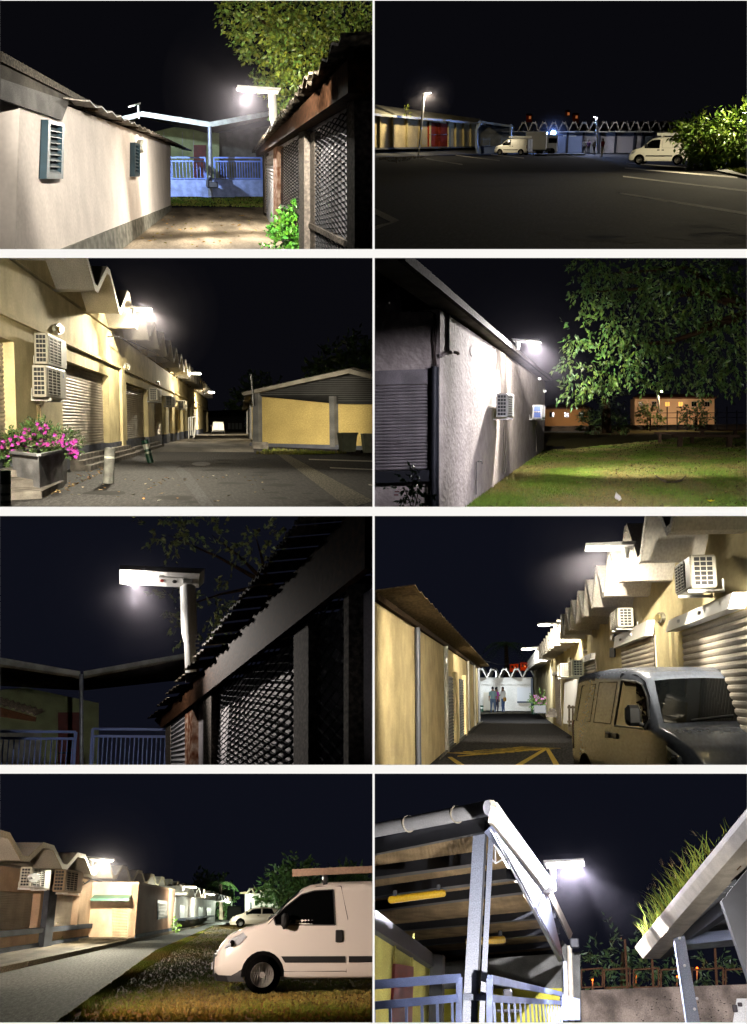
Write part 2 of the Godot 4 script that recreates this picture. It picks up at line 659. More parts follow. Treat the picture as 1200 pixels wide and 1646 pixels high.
func grass(called: String, label: String, spots: Array, n: int, hgt: float, base: Color, mix: Color, y := 0.0, wide := 0.35) -> void:
	# spots: convex outline in level places; tufts of blades, thinner with distance
	var tri2 := []
	for i in range(1, spots.size() - 1):
		tri2.append([spots[0], spots[i], spots[i + 1]])
	var tuft := MB.new()
	for k in 9:
		var a := rng.randf() * TAU
		var d := Vector3(cos(a), 0, sin(a))
		var b0 := d * rng.randf() * wide
		var tip := b0 + Vector3.UP * rng.randf_range(0.5, 1.0) + d * rng.randf_range(-0.2, 0.5)
		var sd := Vector3(cos(a + 1.3), 0, sin(a + 1.3)) * 0.09
		tri(tuft, b0 - sd, b0 + sd, tip)
	var a2 := []
	a2.resize(Mesh.ARRAY_MAX)
	a2[Mesh.ARRAY_VERTEX] = tuft.v
	a2[Mesh.ARRAY_NORMAL] = tuft.n
	var am := ArrayMesh.new()
	am.add_surface_from_arrays(Mesh.PRIMITIVE_TRIANGLES, a2)
	var places := []
	var nz := FastNoiseLite.new()
	nz.frequency = 0.35
	nz.seed = n
	for i in n:
		var r1 := rng.randf()
		var r2 := rng.randf()
		# even spread across the outline's triangles, nearer ones denser
		var t: Array = tri2[rng.randi() % tri2.size()]
		if r1 + r2 > 1:
			r1 = 1 - r1
			r2 = 1 - r2
		var pa: Vector3 = t[0]
		var pb: Vector3 = t[1]
		var pc: Vector3 = t[2]
		# partly even over the ground, partly denser towards the near end
		var q: Vector3 = pa * (1 - r1 - r2) + pb * r1 + pc * r2
		var x0 := (1 - r1 - r2) / -pa.z
		var x1 := r1 / -pb.z
		var x2 := r2 / -pc.z
		q = q.lerp((pa * x0 + pb * x1 + pc * x2) / (x0 + x1 + x2), 0.75)
		if inside(q):
			places.append(q)
	var mm := MultiMesh.new()
	mm.transform_format = MultiMesh.TRANSFORM_3D
	mm.use_colors = true
	mm.mesh = am
	mm.instance_count = places.size()
	for i in places.size():
		var q: Vector3 = places[i]
		var s := hgt * rng.randf_range(0.6, 1.25)
		mm.set_instance_transform(i, Transform3D(Basis(Vector3.UP, rng.randf() * TAU).scaled(Vector3(s, s, s)), q - (spots[0] as Vector3)))
		var k := clampf(nz.get_noise_2d(q.x, q.z * 0.4) * 1.6 + 0.5 + rng.randf_range(-0.25, 0.25), 0, 1)
		mm.set_instance_color(i, tint(base.lerp(mix, k), 0.25))
	var o := MultiMeshInstance3D.new()
	o.multimesh = mm
	o.name = numbered(called)
	var gm := vcol("grass_blades", 0.8, Color(0.05, 0.08, 0.02))
	gm.metallic_specular = 0.0
	o.material_override = gm
	add_child(o)
	o.transform = Transform3D(fr, fr * (spots[0] as Vector3))
	o.set_meta("label", label)
	o.set_meta("category", "grass")
	o.set_meta("kind", "stuff")

func litter(called: String, label: String, spots: Array, n: int, size: float, cols: Array) -> void:
	var m := MB.new()
	for i in n:
		var t := rng.randi_range(1, spots.size() - 2)
		var r1 := rng.randf()
		var r2 := rng.randf()
		if r1 + r2 > 1:
			r1 = 1 - r1
			r2 = 1 - r2
		var q: Vector3 = spots[0] * (1 - r1 - r2) + spots[t] * r1 + spots[t + 1] * r2 + Vector3.UP * 0.012
		m.col = tint(cols[rng.randi() % cols.size()], 0.3)
		var a := rng.randf() * TAU
		var d := Vector3(cos(a), rng.randf_range(0.0, 0.35), sin(a)).normalized()
		leaf(m, q, d, d.cross(Vector3.UP).normalized(), size * rng.randf_range(0.5, 1.3), size * 0.55)
	solo(called, label, "leaf litter", m, vcol("dry_leaves", 0.85), spots[0], "", "stuff")

func ground(called: String, pts: Array, mt: Material, y := 0.0) -> void:
	var m := MB.new()
	var q := []
	for p in pts:
		q.append(p + Vector3.UP * y)
	for i in range(1, q.size() - 1):
		tri(m, q[0], q[i], q[i + 1])
	setting(called, m, mt, q[0])

func person(label: String, foot: Vector3, hgt: float, turn: float, shirt: Color, trousers: Color, skin: Color, hair: Color, group: String, arm := 0.0, bag := Color(0, 0, 0)) -> void:
	# joints of a standing figure, smoothed together on a grid and meshed as surface nets
	var k := hgt / 1.76
	var J := [
		[Vector3(0, 1.0, 0), Vector3(0, 1.38, -0.01), 0.145, 0.165], [Vector3(-0.1, 1.38, 0), Vector3(0.1, 1.38, 0), 0.1, 0.1],
		[Vector3(0, 1.45, 0), Vector3(0, 1.56, 0.02), 0.055, 0.055], [Vector3(0, 1.62, 0.02), Vector3(0, 1.68, 0.01), 0.085, 0.095], [Vector3(0, 1.61, 0.1), Vector3(0, 1.63, 0.11), 0.02, 0.018],
		[Vector3(-0.19, 1.4, 0), Vector3(-0.24, 1.12, -0.03), 0.062, 0.048], [Vector3(-0.24, 1.12, -0.03), Vector3(-0.23, 0.88, 0.06), 0.045, 0.034], [Vector3(-0.23, 0.86, 0.06), Vector3(-0.22, 0.76, 0.08), 0.036, 0.022],
		[Vector3(0.19, 1.4, 0), Vector3(0.24 + arm * 0.12, 1.12 + arm * 0.06, 0.05 + arm * 0.1), 0.062, 0.048], [Vector3(0.24 + arm * 0.12, 1.12 + arm * 0.06, 0.05 + arm * 0.1), Vector3(0.23 + arm * 0.14, 0.9 + arm * 0.25, 0.12 + arm * 0.25), 0.045, 0.034], [Vector3(0.23 + arm * 0.14, 0.89 + arm * 0.25, 0.13 + arm * 0.25), Vector3(0.22 + arm * 0.14, 0.8 + arm * 0.3, 0.15 + arm * 0.33), 0.036, 0.022],
		[Vector3(-0.09, 0.95, 0), Vector3(-0.11, 0.5, 0.02), 0.1, 0.068], [Vector3(-0.11, 0.5, 0.02), Vector3(-0.12, 0.1, -0.02), 0.064, 0.045], [Vector3(-0.12, 0.045, -0.03), Vector3(-0.14, 0.035, 0.15), 0.045, 0.035],
		[Vector3(0.09, 0.95, 0), Vector3(0.12, 0.5, 0.03), 0.1, 0.068], [Vector3(0.12, 0.5, 0.03), Vector3(0.14, 0.1, 0.0), 0.064, 0.045], [Vector3(0.14, 0.045, -0.01), Vector3(0.17, 0.035, 0.17), 0.045, 0.035]]
	var cell := 0.034
	var lo := Vector3(-0.42, -0.02, -0.26)
	var nx := 26
	var ny := 54
	var nz := 24
	var val := PackedFloat32Array()
	val.resize(nx * ny * nz)
	val.fill(9.0)
	for j in J:
		var a: Vector3 = j[0]
		var b: Vector3 = j[1]
		var pad := 0.2
		var l3: Vector3 = (a.min(b) - Vector3.ONE * pad - lo) / cell
		var h3: Vector3 = (a.max(b) + Vector3.ONE * pad - lo) / cell
		var ab := b - a
		var ll := ab.length_squared()
		for y in range(maxi(0, int(l3.y)), mini(ny, int(h3.y) + 1)):
			for z in range(maxi(0, int(l3.z)), mini(nz, int(h3.z) + 1)):
				for x in range(maxi(0, int(l3.x)), mini(nx, int(h3.x) + 1)):
					var p := lo + Vector3(x, y, z) * cell
					var t := clampf((p - a).dot(ab) / ll, 0, 1)
					var dd: float = p.distance_to(a + ab * t) - lerpf(j[2], j[3], t)
					var at := (y * nz + z) * nx + x
					var o := val[at]
					var sk := 0.03
					var hh := maxf(sk - absf(o - dd), 0.0) / sk
					val[at] = minf(o, dd) - hh * hh * sk * 0.25
	var vert := {}
	var pos := []
	for y in ny - 1:
		for z in nz - 1:
			for x in nx - 1:
				var s := Vector3.ZERO
				var n := 0
				for e in [[0, 0, 0, 1, 0, 0], [0, 0, 0, 0, 1, 0], [0, 0, 0, 0, 0, 1], [1, 0, 0, 1, 1, 0], [1, 0, 0, 1, 0, 1], [0, 1, 0, 1, 1, 0], [0, 1, 0, 0, 1, 1], [0, 0, 1, 1, 0, 1], [0, 0, 1, 0, 1, 1], [1, 1, 0, 1, 1, 1], [1, 0, 1, 1, 1, 1], [0, 1, 1, 1, 1, 1]]:
					var f0 := val[((y + e[1]) * nz + z + e[2]) * nx + x + e[0]]
					var f1 := val[((y + e[4]) * nz + z + e[5]) * nx + x + e[3]]
					if (f0 < 0) != (f1 < 0):
						var t := f0 / (f0 - f1)
						s += Vector3(x + lerpf(e[0], e[3], t), y + lerpf(e[1], e[4], t), z + lerpf(e[2], e[5], t))
						n += 1
				if n:
					vert[(y * nz + z) * nx + x] = pos.size()
					pos.append(lo + s / n * cell)
	var nrm := []
	nrm.resize(pos.size())
	nrm.fill(Vector3.ZERO)
	var faces := []
	for y in range(1, ny - 1):
		for z in range(1, nz - 1):
			for x in range(1, nx - 1):
				var f0 := val[(y * nz + z) * nx + x]
				for ax in 3:
					var f1 := val[((y + int(ax == 1)) * nz + z + int(ax == 2)) * nx + x + int(ax == 0)]
					if (f0 < 0) == (f1 < 0):
						continue
					var c := []
					for e in [[0, 0], [1, 0], [1, 1], [0, 1]]:
						var xx: int = x - (0 if ax == 0 else int(e[0]))
						var yy: int = y - (0 if ax == 1 else (int(e[0]) if ax == 0 else int(e[1])))
						var zz: int = z - (0 if ax == 2 else int(e[1]))
						c.append(vert.get((yy * nz + zz) * nx + xx, -1))
					if c.has(-1):
						continue
					var dirv := Vector3(int(ax == 0), int(ax == 1), int(ax == 2)) * (1.0 if f0 < 0 else -1.0)
					var g: Vector3 = (pos[c[1]] - pos[c[0]]).cross(pos[c[2]] - pos[c[0]])
					if g.dot(dirv) < 0:
						g = -g
					for i in c:
						nrm[i] += g
					faces.append(c)
	var b := Basis(Vector3.UP, turn) * k
	var o := th("person", label, "person", foot, group)
	var m := MB.new()
	var cols := []
	for p in pos:
		var cc := shirt
		if p.y > 1.47:
			cc = skin
			if p.y > 1.7 or (p.y > 1.6 and p.z < 0.0):
				cc = hair
		elif p.y < 0.98 and absf(p.x) < 0.2:
			cc = trousers if p.y > 0.09 else Color(0.03, 0.03, 0.03)
		elif absf(p.x) > 0.19 and p.y < 1.16 + arm * 0.1:
			cc = skin
		cols.append(cc)
	for c in faces:
		for t in [[0, 1, 2], [0, 2, 3]]:
			var st := m.v.size()
			trn(m, foot + b * pos[c[t[0]]], foot + b * pos[c[t[1]]], foot + b * pos[c[t[2]]], (b * nrm[c[t[0]]]).normalized(), (b * nrm[c[t[1]]]).normalized(), (b * nrm[c[t[2]]]).normalized())
			if m.v.size() > st:
				m.c[st] = cols[c[t[0]]]; m.c[st + 1] = cols[c[t[1]]]; m.c[st + 2] = cols[c[t[2]]]
	pt(o, "body", m, vcol("figure", 0.8))
	if bag != Color(0, 0, 0):
		var o2 := th("shoulder_bag", "tan bag hanging at the hip of the person in white by the far white wall", "bag", foot + b * Vector3(0.2, 0.9, 0.1))
		m = MB.new()
		m.col = bag
		bevbox(m, foot + b * Vector3(0.12, 0.92, -0.16), Vector3(0.3, 0.26, 0.12) * k, 0.03, Basis(Vector3.UP, turn))
		pt(o2, "pouch", m, vcol("figure", 0.8))
		m = MB.new()
		m.col = bag
		tube(m, [foot + b * Vector3(0.1, 1.04, -0.17), foot + b * Vector3(0.0, 1.3, -0.19), foot + b * Vector3(-0.13, 1.47, -0.02)], [0.015], 6)
		pt(o2, "strap", m, vcol("figure", 0.8))

func oval(pl: Plane, u: float, v: float, ru: float, rv: float, k := 18) -> Array:
	var o := []
	for i in k:
		var a := TAU * i / k
		o.append(on(pl, u + ru * cos(a), v + rv * sin(a)))
	return o

func mid_of(q: Array) -> Vector3:
	var s := Vector3.ZERO
	for p in q:
		s += p
	return s / q.size()

func louvre(parent: Node3D, q: Array, nn: Vector3, n: int, mt: Material, t: float) -> void:
	# q: bottom left, bottom right, top right, top left; a framed vent of sloping blades
	var o: MeshInstance3D
	var m := MB.new()
	plate(m, q, nn, 0.0, t * 0.15)
	o = pt(parent, "vent", m, plain("vent_dark", Color(0.04, 0.05, 0.06), 0.7))
	if o == null:
		return
	var at := func(s: float, r: float) -> Vector3: return (q[0] as Vector3).lerp(q[1], s).lerp((q[3] as Vector3).lerp(q[2], s), r)
	m = MB.new()
	for e in [[0.0, 0.0, 0.14, 1.0], [0.86, 0.0, 1.0, 1.0], [0.14, 0.0, 0.86, 0.09], [0.14, 0.93, 0.86, 1.0]]:
		plate(m, [at.call(e[0], e[1]), at.call(e[2], e[1]), at.call(e[2], e[3]), at.call(e[0], e[3])], nn, 0.0, t)
	pt(o, "frame", m, mt)
	for i in n:
		m = MB.new()
		var r0 := 0.1 + 0.82 * (i + 0.1) / n
		var r1 := 0.1 + 0.82 * (i + 0.75) / n
		slab(m, [at.call(0.14, r0) + nn * t * 0.9, at.call(0.86, r0) + nn * t * 0.9, at.call(0.86, r1) + nn * t * 0.2, at.call(0.14, r1) + nn * t * 0.2], Vector3.DOWN * t * 0.12)
		pt(o, "blade", m, mt)

func corrugated(m: MB, a: Vector3, b: Vector3, out: Vector3, n: int, amp: float, t: float) -> void:
	# a wavy sheet along a-b that reaches out by the given vector
	var d := (b - a) / (n * 4.0)
	var up := out.cross(b - a).normalized()
	if up.y < 0:
		up = -up
	for i in n * 4:
		var y0: float = [0.0, 1.0, 0.0, -1.0][i % 4] * amp
		var y1: float = [0.0, 1.0, 0.0, -1.0][(i + 1) % 4] * amp
		var p := a + d * i + up * y0
		var q := a + d * (i + 1) + up * y1
		slab(m, [p, q, q + up * t, p + up * t], out)

func wire_mesh(parent: Node3D, called: String, q: Array, nn: Vector3, nu: int, nv: int, w: float, t: float, mt: Material) -> void:
	# expanded metal: zigzag strands that touch to make diamonds
	var m := MB.new()
	var at := func(s: float, r: float) -> Vector3: return (q[0] as Vector3).lerp(q[1], s).lerp((q[3] as Vector3).lerp(q[2], s), r)
	for i in nu + 1:
		for j in nv:
			var s0 := clampf((i + (0.47 if (i + j) % 2 == 0 else -0.47)) / nu, 0, 1)
			var s1 := clampf((i + (0.47 if (i + j + 1) % 2 == 0 else -0.47)) / nu, 0, 1)
			var a: Vector3 = at.call(s0, float(j) / nv)
			var b: Vector3 = at.call(s1, float(j + 1) / nv)
			var e: Vector3 = (at.call(clampf(s0 + 0.5 * w / nu, 0, 1), float(j) / nv) - at.call(clampf(s0 - 0.5 * w / nu, 0, 1), float(j) / nv))
			quad(m, a - e / 2 + nn * t, a + e / 2, b + e / 2, b - e / 2 + nn * t)
			quad(m, a - e / 2 + nn * t, b - e / 2 + nn * t, b - e / 2, a - e / 2)
	stuff(pt(parent, called, m, mt))

func spill(l: Array, e: float, col := Color(1.0, 0.95, 0.86)) -> void:
	# stray light from the rim of the lens
	var o := OmniLight3D.new()
	o.name = "lens_spill"
	o.light_energy = e
	o.light_color = col
	o.light_size = 0.08
	o.omni_range = 100.0
	o.omni_attenuation = 2.0
	o.shadow_enabled = true
	(l[0] as Node3D).add_child(o, true)
	o.position = (l[1] as Vector3) - (org[l[0]] as Vector3) - Vector3.UP * 0.12

func bollard(label: String, a: Vector3, b: Vector3, r: float, group: String, bands: Array, caps: Material) -> void:
	# a round bollard from foot a to head b; bands: [from, to, material]
	var o := th("bollard", label, "bollard", a, group)
	for e in bands:
		var m := MB.new()
		tube(m, [a.lerp(b, e[0]), a.lerp(b, e[1])], [r, r], 16)
		pt(o, "band", m, e[2])
	var m2 := MB.new()
	tube(m2, [a.lerp(b, 0.985), a.lerp(b, 1.0), a.lerp(b, 1.02)], [r * 1.04, r * 1.04, r * 0.8], 16)
	pt(o, "cap", m2, caps)

func wheelie_bin(label: String, foot: Vector3, w: float, h: float, d: float, turn: float, col: Color) -> void:
	var o := th("wheelie_bin", label, "wheelie bin", foot, "wheelie bins")
	var b := Basis(Vector3.UP, turn)
	var mt := mat("bin_plastic", col, col.darkened(0.2), 0.5, "coarse", 0.6)
	var m := MB.new()
	var lo := [Vector3(-0.4 * w, 0.05, 0.38 * d), Vector3(0.4 * w, 0.05, 0.38 * d), Vector3(0.4 * w, 0.05, -0.4 * d), Vector3(-0.4 * w, 0.05, -0.4 * d)]
	var hi := [Vector3(-0.5 * w, h * 0.93, 0.5 * d), Vector3(0.5 * w, h * 0.93, 0.5 * d), Vector3(0.5 * w, h * 0.93, -0.5 * d), Vector3(-0.5 * w, h * 0.93, -0.5 * d)]
	for k in 4:
		quad(m, foot + b * lo[k], foot + b * lo[(k + 1) % 4], foot + b * hi[(k + 1) % 4], foot + b * hi[k])
	quad(m, foot + b * lo[0], foot + b * lo[3], foot + b * lo[2], foot + b * lo[1])
	pt(o, "body", m, mt)
	m = MB.new()
	bevbox(m, foot + b * Vector3(0, h * 0.965, 0.02 * d), Vector3(w * 1.1, h * 0.06, d * 1.1), h * 0.02, b)
	box(m, foot + b * Vector3(0, h * 0.93, 0.55 * d), Vector3(w * 1.04, h * 0.035, d * 0.06), b)
	pt(o, "lid", m, mt)
	m = MB.new()
	tube(m, [foot + b * Vector3(-0.4 * w, h * 0.9, -0.6 * d), foot + b * Vector3(0.4 * w, h * 0.9, -0.6 * d)], [h * 0.018], 8)
	pt(o, "handle", m, mt)
	for s in [-1.0, 1.0]:
		m = MB.new()
		tube(m, [foot + b * Vector3(s * 0.38 * w, h * 0.09, -0.42 * d), foot + b * Vector3(s * 0.5 * w, h * 0.09, -0.42 * d)], [h * 0.09], 14)
		pt(o, "wheel", m, plain("tyre", Color(0.025, 0.024, 0.023), 0.9))

func glow_fog(l: Array, r: float, dens: float, label: String) -> void:
	# added fog shells standing for the glow round a lamp, thinner outwards
	var o := th("glow_haze", label, "haze", l[1], "", "stuff")
	for k in 6:
		var f := FogVolume.new()
		f.shape = RenderingServer.FOG_VOLUME_SHAPE_ELLIPSOID
		f.size = Vector3.ONE * 2.0 * r * [1.3, 1.05, 0.8, 0.58, 0.38, 0.22][k]
		var fm := FogMaterial.new()
		fm.density = dens * [0.35, 0.35, 0.4, 0.5, 0.6, 0.7][k]
		fm.albedo = Color(0.9, 0.88, 0.95)
		f.material = fm
		f.name = "shell"
		o.add_child(f, true)

func stains(called: String, label: String, spots: Array, n: int, size: float, mt: Material) -> void:
	# irregular dark spills and patches on a road surface
	var m := MB.new()
	for i in n:
		var t := rng.randi_range(1, spots.size() - 2)
		var r1 := rng.randf()
		var r2 := rng.randf() * (1 - r1)
		var c: Vector3 = spots[0] * (1 - r1 - r2) + spots[t] * r1 + spots[t + 1] * r2 + Vector3.UP * 0.003
		var pts := []
		var s := size * rng.randf_range(0.3, 1.2)
		for k in 11:
			var a := TAU * k / 11.0
			var rr := s * rng.randf_range(0.55, 1.1)
			pts.append(c + Vector3(cos(a) * rr, 0, sin(a) * rr * 1.6))
		for k in 11:
			tri(m, c, pts[k], pts[(k + 1) % 11])
	solo(called, label, "stain", m, mt, spots[0], "", "stuff")

func ruled(m: MB, q: Array, n: int, amp: float, t: float) -> void:
	# a ribbed board that fills any four corners
	for i in n * 2:
		var y0 := amp * (i % 2)
		var y1 := amp * ((i + 1) % 2)
		var f0 := float(i) / (n * 2)
		var f1 := float(i + 1) / (n * 2)
		var a: Vector3 = q[0].lerp(q[3], f0) - Vector3.UP * y0
		var b: Vector3 = q[1].lerp(q[2], f0) - Vector3.UP * y0
		var c: Vector3 = q[1].lerp(q[2], f1) - Vector3.UP * y1
		var d: Vector3 = q[0].lerp(q[3], f1) - Vector3.UP * y1
		slab(m, [a, b, c, d], Vector3.UP * t)

# ---------------------------------------------------------------- vehicles
# stations: x from the rear, underside, belt height, half width there, roof height, half width of the roof
const VAN := [[0.0, 0.45, 1.05, 0.8, 1.7, 0.68], [0.06, 0.3, 1.05, 0.86, 1.78, 0.72], [0.6, 0.24, 1.08, 0.9, 1.82, 0.75], [1.4, 0.24, 1.08, 0.91, 1.84, 0.76], [2.2, 0.24, 1.08, 0.91, 1.82, 0.74], [2.55, 0.24, 1.08, 0.91, 1.77, 0.71], [2.72, 0.24, 1.08, 0.91, 1.7, 0.69], [3.05, 0.24, 1.07, 0.905, 1.4, 0.74], [3.34, 0.24, 1.04, 0.9, 1.14, 0.79], [3.7, 0.24, 0.94, 0.885, 1.06, 0.76], [3.98, 0.25, 0.8, 0.84, 0.94, 0.7], [4.12, 0.27, 0.66, 0.78, 0.78, 0.62], [4.2, 0.32, 0.52, 0.7, 0.6, 0.52]]
const HATCH := [[0.0, 0.42, 0.8, 0.72, 0.95, 0.6], [0.05, 0.3, 0.86, 0.8, 1.1, 0.62], [0.3, 0.24, 0.92, 0.85, 1.36, 0.6], [0.7, 0.22, 0.94, 0.87, 1.47, 0.62], [1.5, 0.22, 0.93, 0.87, 1.5, 0.64], [2.2, 0.22, 0.91, 0.87, 1.44, 0.62], [2.5, 0.22, 0.9, 0.87, 1.34, 0.62], [3.1, 0.22, 0.88, 0.86, 1.0, 0.74], [3.5, 0.22, 0.8, 0.84, 0.9, 0.7], [3.8, 0.24, 0.68, 0.8, 0.78, 0.62], [3.95, 0.28, 0.54, 0.72, 0.62, 0.52], [4.0, 0.32, 0.48, 0.6, 0.54, 0.45]]

func station(st: Array, x: float) -> Array:
	for i in st.size() - 1:
		if x <= st[i + 1][0]:
			var t: float = clampf((x - st[i][0]) / (st[i + 1][0] - st[i][0]), 0, 1)
			var o := []
			for k in 6:
				o.append(lerpf(st[i][k], st[i + 1][k], t))
			return o
	return st[-1]

func section(s: Array) -> Array:   # half section, (half width, height) from the underside to the ridge
	return [[s[3] * 0.82, s[1]], [s[3] * 0.97, s[1] + 0.05], [s[3], lerpf(s[1], s[2], 0.45)], [s[3] * 0.99, s[2]], [lerpf(s[3], s[5], 0.82), lerpf(s[2], s[4], 0.78)], [s[5], s[4] - 0.07 * (s[4] - s[2])], [s[5] * 0.8, s[4] - 0.015], [s[5] * 0.4, s[4]], [0.0, s[4] + 0.006]]

func side_z(st: Array, x: float, y: float) -> float:
	var c := section(station(st, x))
	for i in range(1, 6):
		if y <= c[i + 1][1]:
			return lerpf(c[i][0], c[i + 1][0], clampf((y - c[i][1]) / maxf(c[i + 1][1] - c[i][1], 1e-4), 0, 1))
	return c[5][0]

func top_y(st: Array, x: float, z: float) -> float:
	var c := section(station(st, x))
	for i in range(8, 3, -1):
		if absf(z) <= c[i - 1][0]:
			return lerpf(c[i][1], c[i - 1][1], clampf((absf(z) - c[i][0]) / maxf(c[i - 1][0] - c[i][0], 1e-4), 0, 1))
	return c[3][1]

func car(o: Node3D, st: Array, at: Vector3, fwd: Vector3, paint: StandardMaterial3D, opt := {}) -> void:
	var L: float = st[-1][0]
	var sc: float = opt.get("scale", 1.0)
	var rt := fwd.cross(Vector3.UP).normalized()
	var upv := rt.cross(fwd).normalized()
	var w := func(x: float, y: float, z: float) -> Vector3: return at + (fwd * (x - L / 2) + upv * y + rt * z) * sc
	var dark := plain("car_trim", Color(0.05, 0.055, 0.06), 0.55)
	var glz := plain("car_glass", Color(0.018, 0.022, 0.024), 0.04)
	# body: a smooth loft
	var xs := []
	for i in st.size() - 1:
		for k in 3:
			xs.append(lerpf(st[i][0], st[i + 1][0], k / 3.0))
	xs.append(L)
	var grid := []
	for x in xs:
		var c := section(station(st, x))
		var row := []
		for i in 9:
			row.append(w.call(x, c[i][1], c[i][0]))
		for i in range(7, -1, -1):
			row.append(w.call(x, c[i][1], -c[i][0]))
		grid.append(row)
	var nn := []
	for i in grid.size():
		var rown := []
		for j in 17:
			var du: Vector3 = grid[mini(i + 1, grid.size() - 1)][j] - grid[maxi(i - 1, 0)][j]
			var dv: Vector3 = grid[i][mini(j + 1, 16)] - grid[i][maxi(j - 1, 0)]
			var g := du.cross(dv).normalized()
			var sx := station(st, xs[i])
			var ctr: Vector3 = w.call(xs[i], (sx[1] + sx[2]) / 2.0, 0.0)
			rown.append(g if g.dot(grid[i][j] - ctr) > 0 else -g)
		nn.append(rown)
	var m := MB.new()
	for i in grid.size() - 1:
		for j in 16:
			trn(m, grid[i][j], grid[i + 1][j], grid[i + 1][j + 1], nn[i][j], nn[i + 1][j], nn[i + 1][j + 1])
			trn(m, grid[i][j], grid[i + 1][j + 1], grid[i][j + 1], nn[i][j], nn[i + 1][j + 1], nn[i][j + 1])
	for e in [0, grid.size() - 1]:
		for j in range(1, 16):
			tri(m, grid[e][0], grid[e][j], grid[e][j + 1])
	for i in grid.size() - 1:
		quad(m, grid[i][0], grid[i + 1][0], grid[i + 1][16], grid[i][16])
	pt(o, "body", m, paint)
	var patch := func(poly: Array, sgn: float, off: float) -> MB:   # a sheet lying on the side of the body
		var mm := MB.new()
		var cx := 0.0
		var cy := 0.0
		for p in poly:
			cx += p[0] / poly.size()
			cy += p[1] / poly.size()
		var pin := func(p: Array, f: float) -> Vector3:
			var x := lerpf(cx, p[0], f)
			var y := lerpf(cy, p[1], f)
			return w.call(x, y, sgn * (side_z(st, x, y) + off))
		for i in poly.size():
			var a: Array = poly[i]
			var b: Array = poly[(i + 1) % poly.size()]
			for k in 4:
				var f0 := k / 4.0
				var f1 := (k + 1) / 4.0
				if k == 0:
					tri(mm, pin.call(a, 0.0), pin.call(a, f1), pin.call(b, f1))
				else:
					quad(mm, pin.call(a, f0), pin.call(a, f1), pin.call(b, f1), pin.call(b, f0))
		return mm
	var ax: Array = opt.get("axles", [0.78, 3.42])
	var wr: float = opt.get("wheel", 0.315)
	for sgn in [-1.0, 1.0]:
		for p in opt.get("windows", []):
			var gl: MeshInstance3D = pt(o, "side_window", patch.call(p, sgn, 0.008), glz)
			if gl:
				var seal := MB.new()
				for i in p.size():
					var a: Array = p[i]
					var b: Array = p[(i + 1) % p.size()]
					tube(seal, [w.call(a[0], a[1], sgn * (side_z(st, a[0], a[1]) + 0.01)), w.call(b[0], b[1], sgn * (side_z(st, b[0], b[1]) + 0.01))], [0.012 * sc], 5)
				pt(gl, "seal", seal, dark)
		for p in opt.get("panels", []):   # pressed panel lines
			var seam := MB.new()
			for i in p.size() - 1:
				var a: Array = p[i]
				var b: Array = p[i + 1]
				tube(seam, [w.call(a[0], a[1], sgn * (side_z(st, a[0], a[1]) + 0.001)), w.call(b[0], b[1], sgn * (side_z(st, b[0], b[1]) + 0.001))], [0.0055 * sc], 4)
			pt(o, "door_gap", seam, plain("gap_dark", Color(0.03, 0.03, 0.03), 0.9))
		for p in opt.get("strips", []):
			pt(o, "side_moulding", patch.call(p, sgn, 0.016), dark)
		for p in opt.get("handles", []):
			var hm := MB.new()
			bevbox(hm, w.call(p[0], p[1], sgn * (side_z(st, p[0], p[1]) + 0.015)), Vector3(p[2], p[3], 0.04) * sc, 0.012 * sc, Basis(fwd, upv, rt))
			pt(o, "door_handle", hm, dark)
		for x in ax:
			var am := MB.new()
			var z: float = side_z(st, x, 0.5) + 0.004
			var arc := []
			for k in 13:
				var a := -0.1 + (PI + 0.2) * k / 12.0
				arc.append([x + cos(a) * wr * 1.2, wr + sin(a) * wr * 1.22])
			for k in 12:
				tri(am, w.call(x, wr, sgn * z), w.call(arc[k][0], arc[k][1], sgn * (maxf(side_z(st, arc[k][0], arc[k][1]), z - 0.03) + 0.004)), w.call(arc[k + 1][0], arc[k + 1][1], sgn * (maxf(side_z(st, arc[k + 1][0], arc[k + 1][1]), z - 0.03) + 0.004)))
			pt(o, "wheel_arch", am, plain("gap_dark", Color(0.03, 0.03, 0.03), 0.9))
			var hub: Vector3 = w.call(x, wr, sgn * (z - 0.14))
			var out: Vector3 = rt * sgn * sc
			var tm := MB.new()
			tube(tm, [hub, hub + out * 0.02, hub + out * 0.15, hub + out * 0.175, hub + out * 0.18], [wr * 0.9 * sc, wr * sc, wr * sc, wr * 0.93 * sc, wr * 0.66 * sc], 28)
			var ty := pt(o, "wheel", tm, plain("tyre", Color(0.025, 0.024, 0.023), 0.9))
			if ty:
				var rm := MB.new()
				tube(rm, [hub + out * 0.17, hub + out * 0.195, hub + out * 0.175, hub + out * 0.15, hub + out * 0.165, hub + out * 0.19], [wr * 0.66 * sc, wr * 0.62 * sc, wr * 0.52 * sc, wr * 0.44 * sc, wr * 0.22 * sc, wr * 0.16 * sc], 24)
				pt(ty, "rim", rm, mat("steel_rim", Color(0.5, 0.49, 0.47), Color(0.36, 0.34, 0.31), 0.5, "fine", 2.0))
				var nb := MB.new()
				for k in 5:
					var a := TAU * k / 5.0
					var q: Vector3 = hub + out * 0.16 + (fwd * cos(a) + upv * sin(a)) * wr * 0.33 * sc
					disc(nb, q, rt * sgn, 0.022 * sc, 0.02 * sc, 8)
				pt(ty, "wheel_holes", nb, plain("gap_dark", Color.BLACK))
